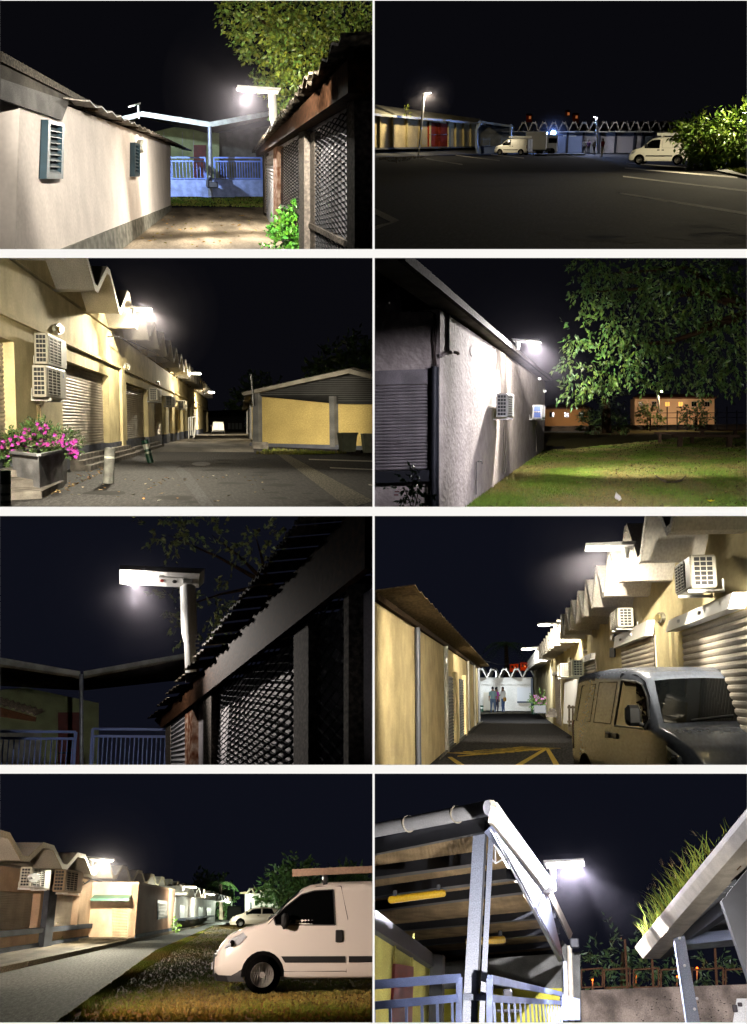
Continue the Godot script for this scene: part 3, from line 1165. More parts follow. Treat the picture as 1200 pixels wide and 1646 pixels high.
	# windscreen
	if opt.has("screen"):
		var s: Array = opt.screen   # lower x, upper x, half width below, half width above
		var gm := MB.new()
		for i in 8:
			for j in 6:
				var q := []
				for e in [[i, j], [i + 1, j], [i + 1, j + 1], [i, j + 1]]:
					var t: float = e[1] / 6.0
					var zz: float = (e[0] / 4.0 - 1.0) * lerpf(s[2], s[3], t)
					var x: float = lerpf(s[0], s[1], t)
					q.append(w.call(x + 0.01, top_y(st, x, zz) + 0.012, zz))
				quad(gm, q[0], q[1], q[2], q[3])
		pt(o, "windscreen", gm, glz)
		gm = MB.new()
		for zz in [0.42, -0.15]:
			var pts := []
			for k in 5:
				var z2: float = zz - k * 0.13
				pts.append(w.call(s[0] + 0.0 - k * 0.012, top_y(st, s[0] - k * 0.012, clampf(z2, -0.7, 0.7)) + 0.03, z2))
			tube(gm, pts, [0.012 * sc], 5)
		pt(o, "wiper", gm, dark)
	# bumper, lights, mirrors
	var plan := [[L - 0.5, st[-3][3] + 0.03], [L - 0.22, st[-3][3] - 0.03], [L - 0.02, st[-2][3] - 0.12], [L + 0.05, 0.3], [L + 0.06, 0.0]]
	var full := []
	for p in plan:
		full.append(p)
	for i in range(3, -1, -1):
		full.append([plan[i][0], -plan[i][1]])
	var bm := MB.new()
	var bt: float = opt.get("bumper_top", 0.6)
	for i in full.size() - 1:
		for e in [[0.2, -0.04, 0.3, 0.0], [0.3, 0.0, bt - 0.06, 0.0], [bt - 0.06, 0.0, bt, -0.05]]:
			quad(bm, w.call(full[i][0] + e[1], e[0], full[i][1]), w.call(full[i + 1][0] + e[1], e[0], full[i + 1][1]), w.call(full[i + 1][0] + e[3], e[2], full[i + 1][1]), w.call(full[i][0] + e[3], e[2], full[i][1]))
	pt(o, "front_bumper", bm, opt.get("bumper", dark))
	for sgn in [-1.0, 1.0]:
		var hm := MB.new()
		var hl: Array = opt.get("headlight", [[L - 0.12, 0.66], [L - 0.24, 0.84], [L - 0.5, 0.95], [L - 0.46, 0.82], [L - 0.3, 0.7]])
		hm = patch.call(hl, sgn, 0.02)
		var he: MeshInstance3D = pt(o, "headlight", hm, plain("lens", Color(0.6, 0.62, 0.64), 0.08))
		if he:
			var rm := MB.new()
			disc(rm, w.call(L - 0.3, 0.8, sgn * (side_z(st, L - 0.3, 0.8) + 0.022)), (rt * sgn + fwd).normalized(), 0.06 * sc, 0.012 * sc, 12)
			pt(he, "reflector", rm, plain("chrome", Color(0.75, 0.75, 0.75), 0.15, 1.0))
		var mp: Array = opt.get("mirror", [2.98, 1.18])
		var mm := MB.new()
		var mz: float = sgn * (side_z(st, mp[0], mp[1]) + 0.13)
		bevbox(mm, w.call(mp[0], mp[1] + 0.07, mz), Vector3(0.13, 0.24, 0.19) * sc, 0.04 * sc, Basis(fwd, upv, rt))
		tube(mm, [w.call(mp[0], mp[1], mz), w.call(mp[0] + 0.02, mp[1] - 0.06, mz - sgn * 0.16)], [0.03 * sc], 6)
		pt(o, "wing_mirror", mm, dark)
		var tm: MB = patch.call([[0.03, 0.72], [0.12, 0.72], [0.12, 1.12], [0.05, 1.12]], sgn, 0.012)
		pt(o, "tail_light", tm, plain("tail_red", Color(0.35, 0.02, 0.02), 0.2))
	var gm2 := MB.new()
	box(gm2, w.call(L + 0.005, 0.62, 0.0), Vector3(0.04, 0.1, 0.8) * sc, Basis(fwd, upv, rt))
	pt(o, "grille", gm2, dark)
	var fp := MB.new()
	box(fp, w.call(L + 0.075, 0.42, 0.0), Vector3(0.02, 0.11, 0.5) * sc, Basis(fwd, upv, rt))
	pt(o, "number_plate", fp, plain("plate_white", Color(0.75, 0.75, 0.72), 0.5))
	# rear end
	var rb := MB.new()
	bevbox(rb, w.call(0.0, 0.42, 0.0), Vector3(0.14, 0.26, 1.6) * sc, 0.04 * sc, Basis(fwd, upv, rt))
	pt(o, "rear_bumper", rb, dark)
	var rs := MB.new()
	box(rs, w.call(-0.005, 1.1, 0.0), Vector3(0.02, 1.1, 0.014) * sc, Basis(fwd, upv, rt))
	pt(o, "rear_door_gap", rs, plain("gap_dark", Color.BLACK))
	var np := MB.new()
	box(np, w.call(-0.02, 0.72, -0.3), Vector3(0.02, 0.11, 0.42) * sc, Basis(fwd, upv, rt))
	pt(o, "number_plate", np, plain("plate_white", Color(0.75, 0.75, 0.72), 0.5))

const KANGOO := {
	"windows": [[[2.08, 1.1], [3.08, 1.1], [3.1, 1.2], [2.86, 1.46], [2.66, 1.6], [2.5, 1.64], [2.08, 1.66]]],
	"panels": [[[1.98, 0.36], [1.98, 1.72]], [[1.12, 0.4], [1.12, 1.74]], [[3.12, 0.7], [3.14, 1.1], [2.9, 1.46], [2.68, 1.64], [2.45, 1.72], [1.98, 1.74]], [[1.2, 1.12], [1.9, 1.12], [1.9, 1.64], [1.2, 1.64], [1.2, 1.12]], [[0.3, 1.12], [1.04, 1.12], [1.04, 1.62], [0.34, 1.6], [0.3, 1.12]]],
	"strips": [[[1.15, 0.55], [3.02, 0.55], [2.96, 0.63], [1.15, 0.63]]], "handles": [[2.14, 0.98, 0.17, 0.07], [1.84, 0.98, 0.17, 0.07]],
	"screen": [3.3, 2.76, 0.74, 0.62], "bumper_top": 0.5}

func _ready() -> void:
	rng.seed = 7
	var cam := Camera3D.new()
	cam.name = "camera"
	cam.fov = rad_to_deg(2.0 * atan(823.0 / F))
	cam.near = 0.1
	cam.far = 2000.0
	add_child(cam)
	cam.current = true
	var sm := ProceduralSkyMaterial.new()
	sm.sky_top_color = Color(0.013, 0.013, 0.019)
	sm.sky_horizon_color = Color(0.017, 0.017, 0.027)
	sm.ground_bottom_color = Color(0.021, 0.024, 0.046)
	sm.ground_horizon_color = Color(0.021, 0.024, 0.046)
	sm.sun_angle_max = 0.5
	var sky := Sky.new()
	sky.sky_material = sm
	var env := Environment.new()
	env.background_mode = Environment.BG_SKY
	env.sky = sky
	env.tonemap_mode = Environment.TONE_MAPPER_LINEAR
	env.tonemap_exposure = 2.6
	env.volumetric_fog_enabled = true
	env.volumetric_fog_density = 0.0
	env.sdfgi_enabled = true
	env.ssao_enabled = true
	env.ssil_enabled = true
	var we := WorldEnvironment.new()
	we.name = "environment"
	we.environment = env
	add_child(we)
	# added light that whitens the partition frame, falling steeply down its face
	var frame_light := DirectionalLight3D.new()
	frame_light.name = "frame_light"
	frame_light.light_energy = 1.6
	frame_light.light_angular_distance = 0.5
	frame_light.light_color = Color(1.0, 0.99, 0.97)
	frame_light.shadow_enabled = true
	frame_light.sky_mode = DirectionalLight3D.SKY_MODE_LIGHT_ONLY
	add_child(frame_light)
	frame_light.basis = Basis.looking_at(Vector3(0, -cos(deg_to_rad(15)), -sin(deg_to_rad(15))), Vector3.FORWARD)
	partition()
	var all := [bay_1, bay_2, bay_3, bay_4, bay_5, bay_6, bay_7, bay_8]
	for i in all.size():
		if ONLY.is_empty() or ONLY.has(i + 1):
			rng.seed = 100 + i
			var t := Time.get_ticks_msec()
			all[i].call()
			print("bay ", i + 1, " ", Time.get_ticks_msec() - t, " ms")

func partition() -> void:
	fr = Basis()
	planes = []
	var white := plain("partition_white", Color(0.95, 0.95, 0.95), 0.9)
	var black := plain("baffle_black", Color(0.02, 0.02, 0.022), 1.0)
	var o := th("partition_frame", "white partition frame whose rails and post divide the eight bays", "frame", Vector3(0, 0, -D))
	# rails and post, their sides splayed back like the bays
	var bar := func(u0: float, v0: float, u1: float, v1: float) -> MB:
		var m := MB.new()
		var q := [ray(u0, v0), ray(u1, v0), ray(u1, v1), ray(u0, v1)]
		slab4(m, q.map(func(p): return p * D), q.map(func(p): return p * (D + 0.09)))
		return m
	for r in [[-90.0, 1.0], [400.4, 414.6], [814.6, 829.4], [1229.4, 1243.6], [1643.6, 1730.0]]:
		pt(o, "rail", bar.call(-90, r[0], 1290, r[1]), white)
	for s in [[-90.0, -1.0], [598.4, 601.9], [1200.8, 1290.0]]:
		for r in [[1.0, 400.4], [414.6, 814.6], [829.4, 1229.4], [1243.6, 1643.6]]:
			pt(o, "post", bar.call(s[0], r[0], s[1], r[1]), white)
	# added black boards, unseen edge-on, that run back from the frame and keep the light of each bay to itself
	var far := 420.0
	var board := func(a: Vector3, b: Vector3, c: Vector3, d: Vector3) -> MB:
		var m := MB.new()
		var n := D + 0.1
		slab4(m, [a * n, b * n, c * n, d * n], [a * far, b * far, c * far, d * far])
		return m
	for r in [[-75.0, -58.0], [405.5, 409.5], [820.0, 824.0], [1234.5, 1238.5], [1700.0, 1720.0]]:
		var m: MB = board.call(ray(-75, r[0]), ray(1275, r[0]), ray(1275, r[1]), ray(-75, r[1]))
		setting("light_baffle", m, black, Vector3.ZERO)
	for s in [[-75.0, -58.0], [599.2, 601.2], [1258.0, 1275.0]]:
		for r in [[-58.0, 405.5], [409.5, 820.0], [824.0, 1234.5], [1238.5, 1700.0]]:
			var m: MB = board.call(ray(s[0], r[0]), ray(s[1], r[0]), ray(s[1], r[1]), ray(s[0], r[1]))
			setting("light_baffle", m, black, Vector3.ZERO)

func slab4(m: MB, a: Array, b: Array) -> void:
	for i in 4:
		var j := (i + 1) % 4
		quad(m, a[i], b[i], b[j], a[j])
	quad(m, a[0], a[1], a[2], a[3])
	quad(m, b[0], b[1], b[2], b[3])

func bay_1() -> void:
	# alley between a rendered store and a wire-mesh shed, a veranda at its end
	bay(-50, -50, 599, 405, 300, 275, 2.6)
	var cream := mat("render_cream", Color(0.86, 0.82, 0.79), Color(0.76, 0.71, 0.66), 0.9, "streak", 0.12, 0.5, "fine", 0.08)
	var grey := mat("plinth_grey", Color(0.5, 0.49, 0.45), Color(0.34, 0.33, 0.29), 0.9, "coarse", 0.5, 0.5)
	var sheetg := mat("sheet_grey", Color(0.5, 0.47, 0.43), Color(0.3, 0.27, 0.24), 0.7, "fine", 0.4)
	var conc := mat("path_concrete", Color(0.56, 0.51, 0.44), Color(0.36, 0.31, 0.25), 0.95, "coarse", 0.14, 1.2, "fine", 0.4)
	var soil := mat("soil_green", Color(0.13, 0.16, 0.06), Color(0.2, 0.16, 0.08), 1.0, "fine", 0.3)
	var blue := mat("paint_blue", Color(0.44, 0.5, 0.68), Color(0.36, 0.41, 0.58), 0.7, "coarse", 0.3)
	ground("path", [G(60, 470), G(250, 333.5), G(440, 333.5), G(520, 470)], conc)
	ground("ground", [G(-10, 331), G(610, 331), G(610, 300), G(-10, 300)], soil, -0.01)
	grass("lawn_grass", "strip of short grass before the blue veranda wall", [G(270, 331), G(440, 334), G(440, 314), G(270, 314)], 2600, 0.16, Color(0.07, 0.13, 0.02), Color(0.15, 0.15, 0.04))
	litter("fallen_leaves", "dry leaves scattered along the edges of the concrete alley", [G(250, 350), G(420, 345), G(440, 398), G(190, 398)], 60, 0.22, [Color(0.25, 0.14, 0.04), Color(0.2, 0.18, 0.03), Color(0.35, 0.2, 0.05)])

	# --- rendered store on the left
	var pl := wall_plane(G(200, 395), G(274, 338))
	var nn := pl.normal
	var st := th("store_building", "cream rendered store with two louvred vents and an overhanging roof, left of the alley", "building", G(274, 338))
	var m := MB.new()
	var wq := quadpx(pl, [[20, 500], [274, 338], [274, 232], [32, 142]])
	slab(m, wq, -nn * 0.4)
	slab(m, [wq[1], wq[1] - nn * 9, wq[2] - nn * 9, wq[2]], (wq[0] - wq[1]).normalized() * 0.3)
	pt(st, "wall", m, cream)
	m = MB.new()
	plate(m, quadpx(pl, [[15, 540], [274, 339.5], [274, 330], [20, 430]]), nn, 0.003, 0.07)
	pt(st, "plinth", m, grey)
	m = MB.new()   # return wall towards the street
	var cq := quadpx(pl, [[24, 470], [33, 150]])
	var back := Vector3.LEFT * 3.0 - Vector3.FORWARD * 0.25
	slab(m, [cq[0] - nn * 0.25, cq[1] - nn * 0.25, cq[1] - nn * 0.25 + back, cq[0] - nn * 0.25 + back], Vector3.FORWARD * 0.3)
	pt(st, "return_wall", m, cream)
	m = MB.new()   # eave sheets
	var ea := on(pl, 100, 166)
	var eb := on(pl, 300, 243)
	corrugated(m, ea - nn * 0.3 + Vector3.UP * 0.14, eb - nn * 0.3 + Vector3.UP * 0.14, nn * 0.85 - Vector3.UP * 0.1, 34, 0.045, 0.03)
	pt(st, "eave_sheet", m, sheetg)
	for k in 12:
		m = MB.new()
		var p := ea.lerp(eb, (k + 0.5) / 13.0)
		beam(m, p + Vector3.UP * 0.06 - nn * 0.2, p + Vector3.UP * 0.02 + nn * 0.42, 0.12, 0.09)
		pt(st, "rafter_end", m, mat("old_timber", Color(0.25, 0.2, 0.15), Color(0.14, 0.11, 0.08), 0.9, "fine", 0.8))
	# higher roof: fascia, soffit board and grey porch beam
	m = MB.new()
	plate(m, quadpx(pl, [[-8, 99], [172, 187], [170, 180], [-8, 82]]), nn, -0.1, 0.1)
	pt(st, "fascia", m, mat("fascia_grey", Color(0.42, 0.39, 0.34), Color(0.16, 0.14, 0.11), 0.9, "fine", 0.6))
	m = MB.new()
	plate(m, quadpx(pl, [[-8, 132], [108, 168], [172, 187], [-8, 99]]), nn, -0.1, 0.03)
	pt(st, "gable_board", m, mat("board_grey", Color(0.33, 0.31, 0.28), Color(0.24, 0.22, 0.2), 0.9, "coarse", 0.4))
	m = MB.new()
	plate(m, quadpx(pl, [[-8, 159], [93, 193.5], [105, 163], [-8, 126]]), nn, 0.031, 0.09)
	pt(st, "porch_beam", m, mat("beam_grey", Color(0.42, 0.41, 0.4), Color(0.36, 0.35, 0.33), 0.8, "coarse", 0.4, 0.2))
	var slate := mat("vent_slate", Color(0.17, 0.25, 0.29), Color(0.13, 0.2, 0.23), 0.55, "coarse", 0.6)
	louvre(st, quadpx(pl, [[61.5, 287.5], [89.5, 287.5], [92, 198], [65, 192]]), nn, 8, slate, 0.16)
	louvre(st, quadpx(pl, [[208, 284], [217.5, 284], [218, 232], [208.5, 229]]), nn, 8, slate, 0.2)
	m = MB.new()
	plate(m, oval(pl, 223, 235, 4.8, 11), nn, 0.0, 0.14)
	var rl := pt(st, "bulkhead_light", m, grey)
	m = MB.new()
	plate(m, oval(pl, 223.2, 235, 3.8, 9), nn, 0.14, 0.24)
	pt(rl, "diffuser", m, plain("diffuser_white", Color(0.7, 0.7, 0.66), 0.4))

	# --- wire-mesh shed on the right
	var A := G(424, 340)
	var pr := wall_plane(A, A - lr(385, 275) * 10)
	var rn := pr.normal
	var sh := th("mesh_shed", "low shed of weathered timber with white wire-mesh panels, right of the alley", "shed", A)
	var wood := mat("shed_timber", Color(0.27, 0.18, 0.12), Color(0.13, 0.09, 0.06), 0.9, "fine", 0.35, 0.25)
	var post := mat("shed_post", Color(0.42, 0.39, 0.36), Color(0.22, 0.2, 0.18), 0.9, "fine", 0.5, 0.2)
	var roofm := mat("roof_sheet", Color(0.5, 0.46, 0.4), Color(0.2, 0.16, 0.12), 0.85, "fine", 0.3, 0.8)
	m = MB.new()
	slab(m, quadpx(pr, [[424, 342], [600, 640], [600, 110], [420, 246]]).map(func(p): return p - rn * 0.1), -rn * 0.2)
	pt(sh, "inner_lining", m, mat("lining_white", Color(0.74, 0.72, 0.74), Color(0.62, 0.6, 0.62), 0.7, "coarse", 0.3))
	m = MB.new()   # end wall
	slab(m, [A, rise(A, 248), rise(A, 248) - rn * 6, A - rn * 6], -lr(385, 275) * 0.25)
	pt(sh, "end_wall", m, post)
	m = MB.new()
	plate(m, quadpx(pr, [[418, 252], [602, 150], [602, 96], [418, 243]]), rn, 0.02, 0.3)
	pt(sh, "fascia_board", m, wood)
	var n := 15
	var r0 := on(pr, 414, 246)
	var r1 := on(pr, 604, 92)
	for k in n:   # lapped sheets, each proud of the next
		m = MB.new()
		var f0 := 1.0 - pow(1.0 - float(k) / n, 1.0)
		var a := r0.lerp(r1, f0)
		var b := r0.lerp(r1, float(k + 1) / n + 0.01)
		var lift := Vector3.UP * (0.02 + 0.05 * (k % 2))
		corrugated(m, a + lift + rn * 0.45, b + lift + Vector3.UP * 0.1 + rn * 0.45, -rn * 4.0 + Vector3.UP * 0.2, 4, 0.05, 0.03)
		pt(sh, "roof_sheet", m, roofm)
	for e in [[426, 429, 250, 345, 342], [444.5, 451, 239, 420, 420], [489, 499, 214, 520, 520], [574, 588, 166, 640, 640]]:
		m = MB.new()
		plate(m, quadpx(pr, [[e[0], e[3]], [e[1], e[4]], [e[1], e[2] - 4], [e[0], e[2]]]), rn, -0.09, 0.14)
		pt(sh, "post", m, mat("rusty_post", Color(0.62, 0.55, 0.5), Color(0.3, 0.14, 0.06), 0.9, "coarse", 0.9) if e[0] < 450 and e[0] > 440 else post)
	m = MB.new()
	plate(m, quadpx(pr, [[500, 366], [576, 404], [576, 394], [500, 358]]), rn, -0.09, 0.06)
	plate(m, quadpx(pr, [[451, 332], [489, 346], [489, 340], [451, 328]]), rn, -0.09, 0.06)
	pt(sh, "mid_rail", m, post)
	var galv := plain("mesh_grey", Color(0.26, 0.26, 0.27), 0.85)
	wire_mesh(sh, "wire_mesh", quadpx(pr, [[499, 470], [574, 640], [573, 168], [499, 214]]), rn, 16, 84, 0.32, 0.02, galv)
	wire_mesh(sh, "wire_mesh", quadpx(pr, [[452, 412], [489, 470], [488, 217], [452, 239]]), rn, 12, 84, 0.32, 0.02, galv)
	var sq := quadpx(pr, [[429, 352], [444, 402], [443, 244], [429, 251]])
	slats(sh, "shutter_slat", sq[0], sq[1], sq[2], sq[3], 24, rn, 0.05, mat("shutter_pale", Color(0.66, 0.66, 0.68), Color(0.56, 0.56, 0.58), 0.5, "coarse", 0.5), true)
	m = MB.new()
	plate(m, quadpx(pr, [[500, 470], [507, 480], [507, 212], [500, 216]]), rn, -0.1, 0.02)
	pt(sh, "panel_frame", m, post)
	m = MB.new()
	plate(m, quadpx(pr, [[589, 640], [604, 680], [604, 150], [589, 162]]), rn, -0.09, -0.05)
	pt(sh, "end_board", m, wood)

	# --- lamps
	var l := street_lamp("white solar street lamp standing on the roof of the wire-mesh shed", P(441, 226, 46), P(437, 148, 46), Vector3.LEFT, 1.85, 0.16, "solar street lamps", 0.4, -0.05)
	beams(l, [[on(pl, 60, 330), 34, 16], [on(pl, 150, 330), 36, 26], [on(pl, 240, 310), 50, 12], [G(360, 350), 70, 120], [G(330, 395), 32, 120], [on(pr, 560, 300), 30, 60], [on(pr, 450, 330), 50, 60]])
	spill(l, 18.0)
	glow_fog(l, 2.75, 0.00158, "added haze standing for the glow round the lamp on the shed roof beside the alley")
	var l0 := street_lamp("unseen lamp high above the alley, out of view, lighting its walls, path and tree", P(404, -8, 13), P(404, -30, 13), Vector3.LEFT, 0.4, 0.04, "solar street lamps", 0.5, 0.0, 0.0)  # unseen lamp, placed to light the walls, path and tree
	beams(l0, [[on(pl, 150, 280), 34, 26], [on(pl, 50, 280), 44, 8], [on(pr, 545, 300), 24, 44], [G(330, 370), 30, 330], [P(500, 90, 56), 30, 200], [P(420, 60, 56), 30, 200]])
	var l2 := street_lamp("small solar street lamp above the gable of the far veranda", P(223.5, 191, 95), P(222, 168, 95), (Vector3.LEFT + Vector3.BACK * 0.3).normalized(), 1.15, 0.09, "solar street lamps", 0.6, 0.3)
	beams(l2, [[P(360, 305, 103), 50, 36], [P(300, 200, 104), 40, 8], [P(300, 260, 128), 45, 260], [P(400, 280, 105), 25, 40]], Color(0.85, 0.92, 1.0))

	# --- veranda across the end
	var vd := th("veranda", "open veranda with pale roof edge and blue base wall at the end of the alley", "veranda", P(340, 316, 106))
	var z := 106.0
	m = MB.new()
	slab(m, [P(270, 316, z), P(440, 316, z), P(440, 289, z), P(270, 289, z)], Vector3.FORWARD * 34)
	pt(vd, "base_wall", m, blue)
	m = MB.new()
	slab(m, [P(324, 317, z - 2), P(377, 317, z - 2), P(377, 302, z - 2), P(324, 302, z - 2)], Vector3.FORWARD * 2)
	pt(vd, "block", m, blue)
	var fas := mat("fascia_pale", Color(0.62, 0.63, 0.6), Color(0.52, 0.53, 0.5), 0.6, "coarse", 0.3)
	for q in [[[184, 190], [228, 179], [228, 187], [190, 197]], [[228, 179], [337, 196], [337, 204.5], [228, 187]], [[337, 196], [445, 176], [445, 184], [337, 204.5]]]:
		m = MB.new()
		var w := []
		for e in q:
			w.append(P(e[0], e[1], z - 1))
		slab(m, w, Vector3.FORWARD * 0.25)
		pt(vd, "roof_edge", m, fas)
	var dark := mat("ceiling_tan", Color(0.52, 0.45, 0.34), Color(0.44, 0.38, 0.28), 0.9, "coarse", 0.3)
	for q in [[[190, 196], [228, 185], [337, 203]], [[337, 203], [445, 183], [445, 225]]]:
		m = MB.new()
		slab(m, [P(q[0][0], q[0][1], z), P(q[1][0], q[1][1], z), P(q[1][0], q[1][1] + 4, z + 30), P(q[0][0], q[0][1] + 12, z + 30)], Vector3.UP * 0.15)
		slab(m, [P(q[1][0], q[1][1], z), P(q[2][0], q[2][1], z), P(q[2][0], q[2][1] + 12, z + 30), P(q[1][0], q[1][1] + 4, z + 30)], Vector3.UP * 0.15)
		pt(vd, "roof", m, dark)
	m = MB.new()
	slab(m, [P(230, 300, z + 28), P(352, 300, z + 28), P(352, 214, z + 28), P(280, 204, z + 28), P(230, 216, z + 28)], Vector3.FORWARD * 0.3)
	pt(vd, "rear_wall", m, mat("wall_pale_green", Color(0.62, 0.66, 0.5), Color(0.54, 0.58, 0.42), 0.85, "coarse", 0.2))
	m = MB.new()
	slab(m, [P(352, 300, z + 30), P(450, 300, z + 30), P(450, 200, z + 30), P(352, 214, z + 30)], Vector3.FORWARD * 0.3)
	pt(vd, "side_wall", m, mat("wall_grey_pale", Color(0.36, 0.36, 0.34), Color(0.3, 0.3, 0.28), 0.9, "coarse", 0.2))
	m = MB.new()
	slab(m, [P(311, 288, z + 27.6), P(331, 288, z + 27.6), P(331, 233, z + 27.6), P(311, 233, z + 27.6)], Vector3.FORWARD * 0.3)
	pt(vd, "door", m, mat("door_red", Color(0.42, 0.12, 0.1), Color(0.36, 0.1, 0.08), 0.6, "coarse", 0.3))
	for u in [263, 293, 311]:
		m = MB.new()
		beam(m, P(u, 298, z + 27.9), P(u, 212, z + 27.9), 0.14, 0.1, Vector3.RIGHT)
		pt(vd, "wall_batten", m, fas)
	m = MB.new()
	tube(m, [P(338, 316, z - 2.5), P(337, 203, z - 2.5)], [0.2], 12)
	pt(vd, "post", m, mat("post_galvanised", Color(0.45, 0.47, 0.52), Color(0.35, 0.37, 0.42), 0.4, "coarse", 0.6))
	m = MB.new()
	tube(m, [P(333, 300, z - 3.5), P(333, 290, z - 3.5), P(338, 286, z - 2.5)], [0.15], 10)
	bevbox(m, P(341, 297, z - 3.2), Vector3(1.1, 0.6, 0.6), 0.08)
	pt(vd, "drain", m, plain("drain_grey", Color(0.25, 0.26, 0.3), 0.6))
	var rb := plain("rail_blue", Color(0.26, 0.36, 0.62), 0.5)
	for e in [[275, 331, 10, "blue metal railing on the veranda wall, left of the slim post"], [345, 421, 18, "blue metal railing on the veranda wall, right of the slim post"]]:
		var a := P(e[0], 290, z + 0.3)
		railing(e[3], a, P(e[1], 290, z + 0.3), 2.15, e[2], 0.09, "veranda railings", rb, 2)
	# furniture behind the rails
	var tb := th("patio_table", "dark patio table behind the blue railing near the red door", "table", P(318, 289, z + 8))
	m = MB.new()
	disc(m, P(320, 272, z + 8), Vector3.UP, 0.8, 0.08)
	pt(tb, "table_top", m, plain("furniture_dark", Color(0.06, 0.06, 0.07), 0.5))
	m = MB.new()
	tube(m, [P(320, 289, z + 8), P(320, 272, z + 8)], [0.1], 8)
	tube(m, [P(320, 289, z + 8), P(320, 288, z + 8)], [0.5, 0.4], 12)
	pt(tb, "pedestal", m, plain("furniture_dark", Color.BLACK))

	# --- bush against the shed
	var bs := th("bush", "bright green leafy bush growing against the wire-mesh shed", "bush", P(470, 402, 27.5))
	m = MB.new()
	leaves(m, [[P(468, 372, 28), Vector3(0.42, 0.42, 0.4)], [P(478, 352, 28.5), Vector3(0.3, 0.32, 0.3)], [P(462, 392, 27.5), Vector3(0.4, 0.4, 0.3)], [P(486, 390, 27.5), Vector3(0.25, 0.5, 0.3)], [P(452, 364, 28), Vector3(0.14, 0.1, 0.2)]], 950, 0.16, 0.1, Color(0.06, 0.2, 0.02), 0.0, 0.5)
	pt(bs, "foliage", m, vcol("leaf_glossy", 0.35, Color(0.05, 0.12, 0.01)))
	m = MB.new()
	for e in [[462, 362], [478, 350], [470, 375], [486, 372]]:
		tube(m, [P(472, 408, 27.8), P((e[0] + 472) / 2.0, (e[1] + 408) / 2.0, 28), P(e[0], e[1], 28.2)], [0.03, 0.02, 0.01], 6)
	pt(bs, "stem", m, plain("bark", Color(0.2, 0.15, 0.1), 0.9))

	# --- tree over the shed
	var tr := th("fig_tree", "broad-leaved tree rising behind the shed with the lamp on its roof", "tree", P(560, 330, 62))
	m = MB.new()
	var lumps := []
	for e in [[385, 20, 28], [410, 55, 34], [440, 30, 40], [430, 95, 30], [470, 80, 42], [450, 130, 30], [500, 40, 46], [520, 100, 42], [480, 140, 36], [560, 60, 50], [565, 20, 44], [545, 130, 30], [470, 175, 24], [505, 160, 26], [575, 95, 34], [460, 10, 36], [395, 5, 24]]:
		lumps.append([P(e[0], e[1], 58 + rng.randf_range(-2, 8)), Vector3(e[2], e[2], e[2] * 1.6) * 58.0 / F])
	leaves(m, lumps, 9000, 0.29, 0.18, Color(0.11, 0.15, 0.02), 0.15, 0.6)
	pt(tr, "crown", m, vcol("leaf_matt", 0.45, Color(0.05, 0.07, 0.01)))
	m = MB.new()
	tube(m, [P(560, 330, 62), P(552, 200, 62), P(540, 120, 62)], [0.5, 0.4, 0.25], 10)
	for e in [[430, 60], [400, 15], [470, 140], [520, 20], [580, 30], [500, 90]]:
		tube(m, [P(545, 150, 62), P((e[0] + 545) / 2.0, (e[1] + 130) / 2.0 + 6, 61), P(e[0], e[1], 60)], [0.22, 0.12, 0.03], 7)
	pt(tr, "trunk", m, plain("bark", Color.BLACK))

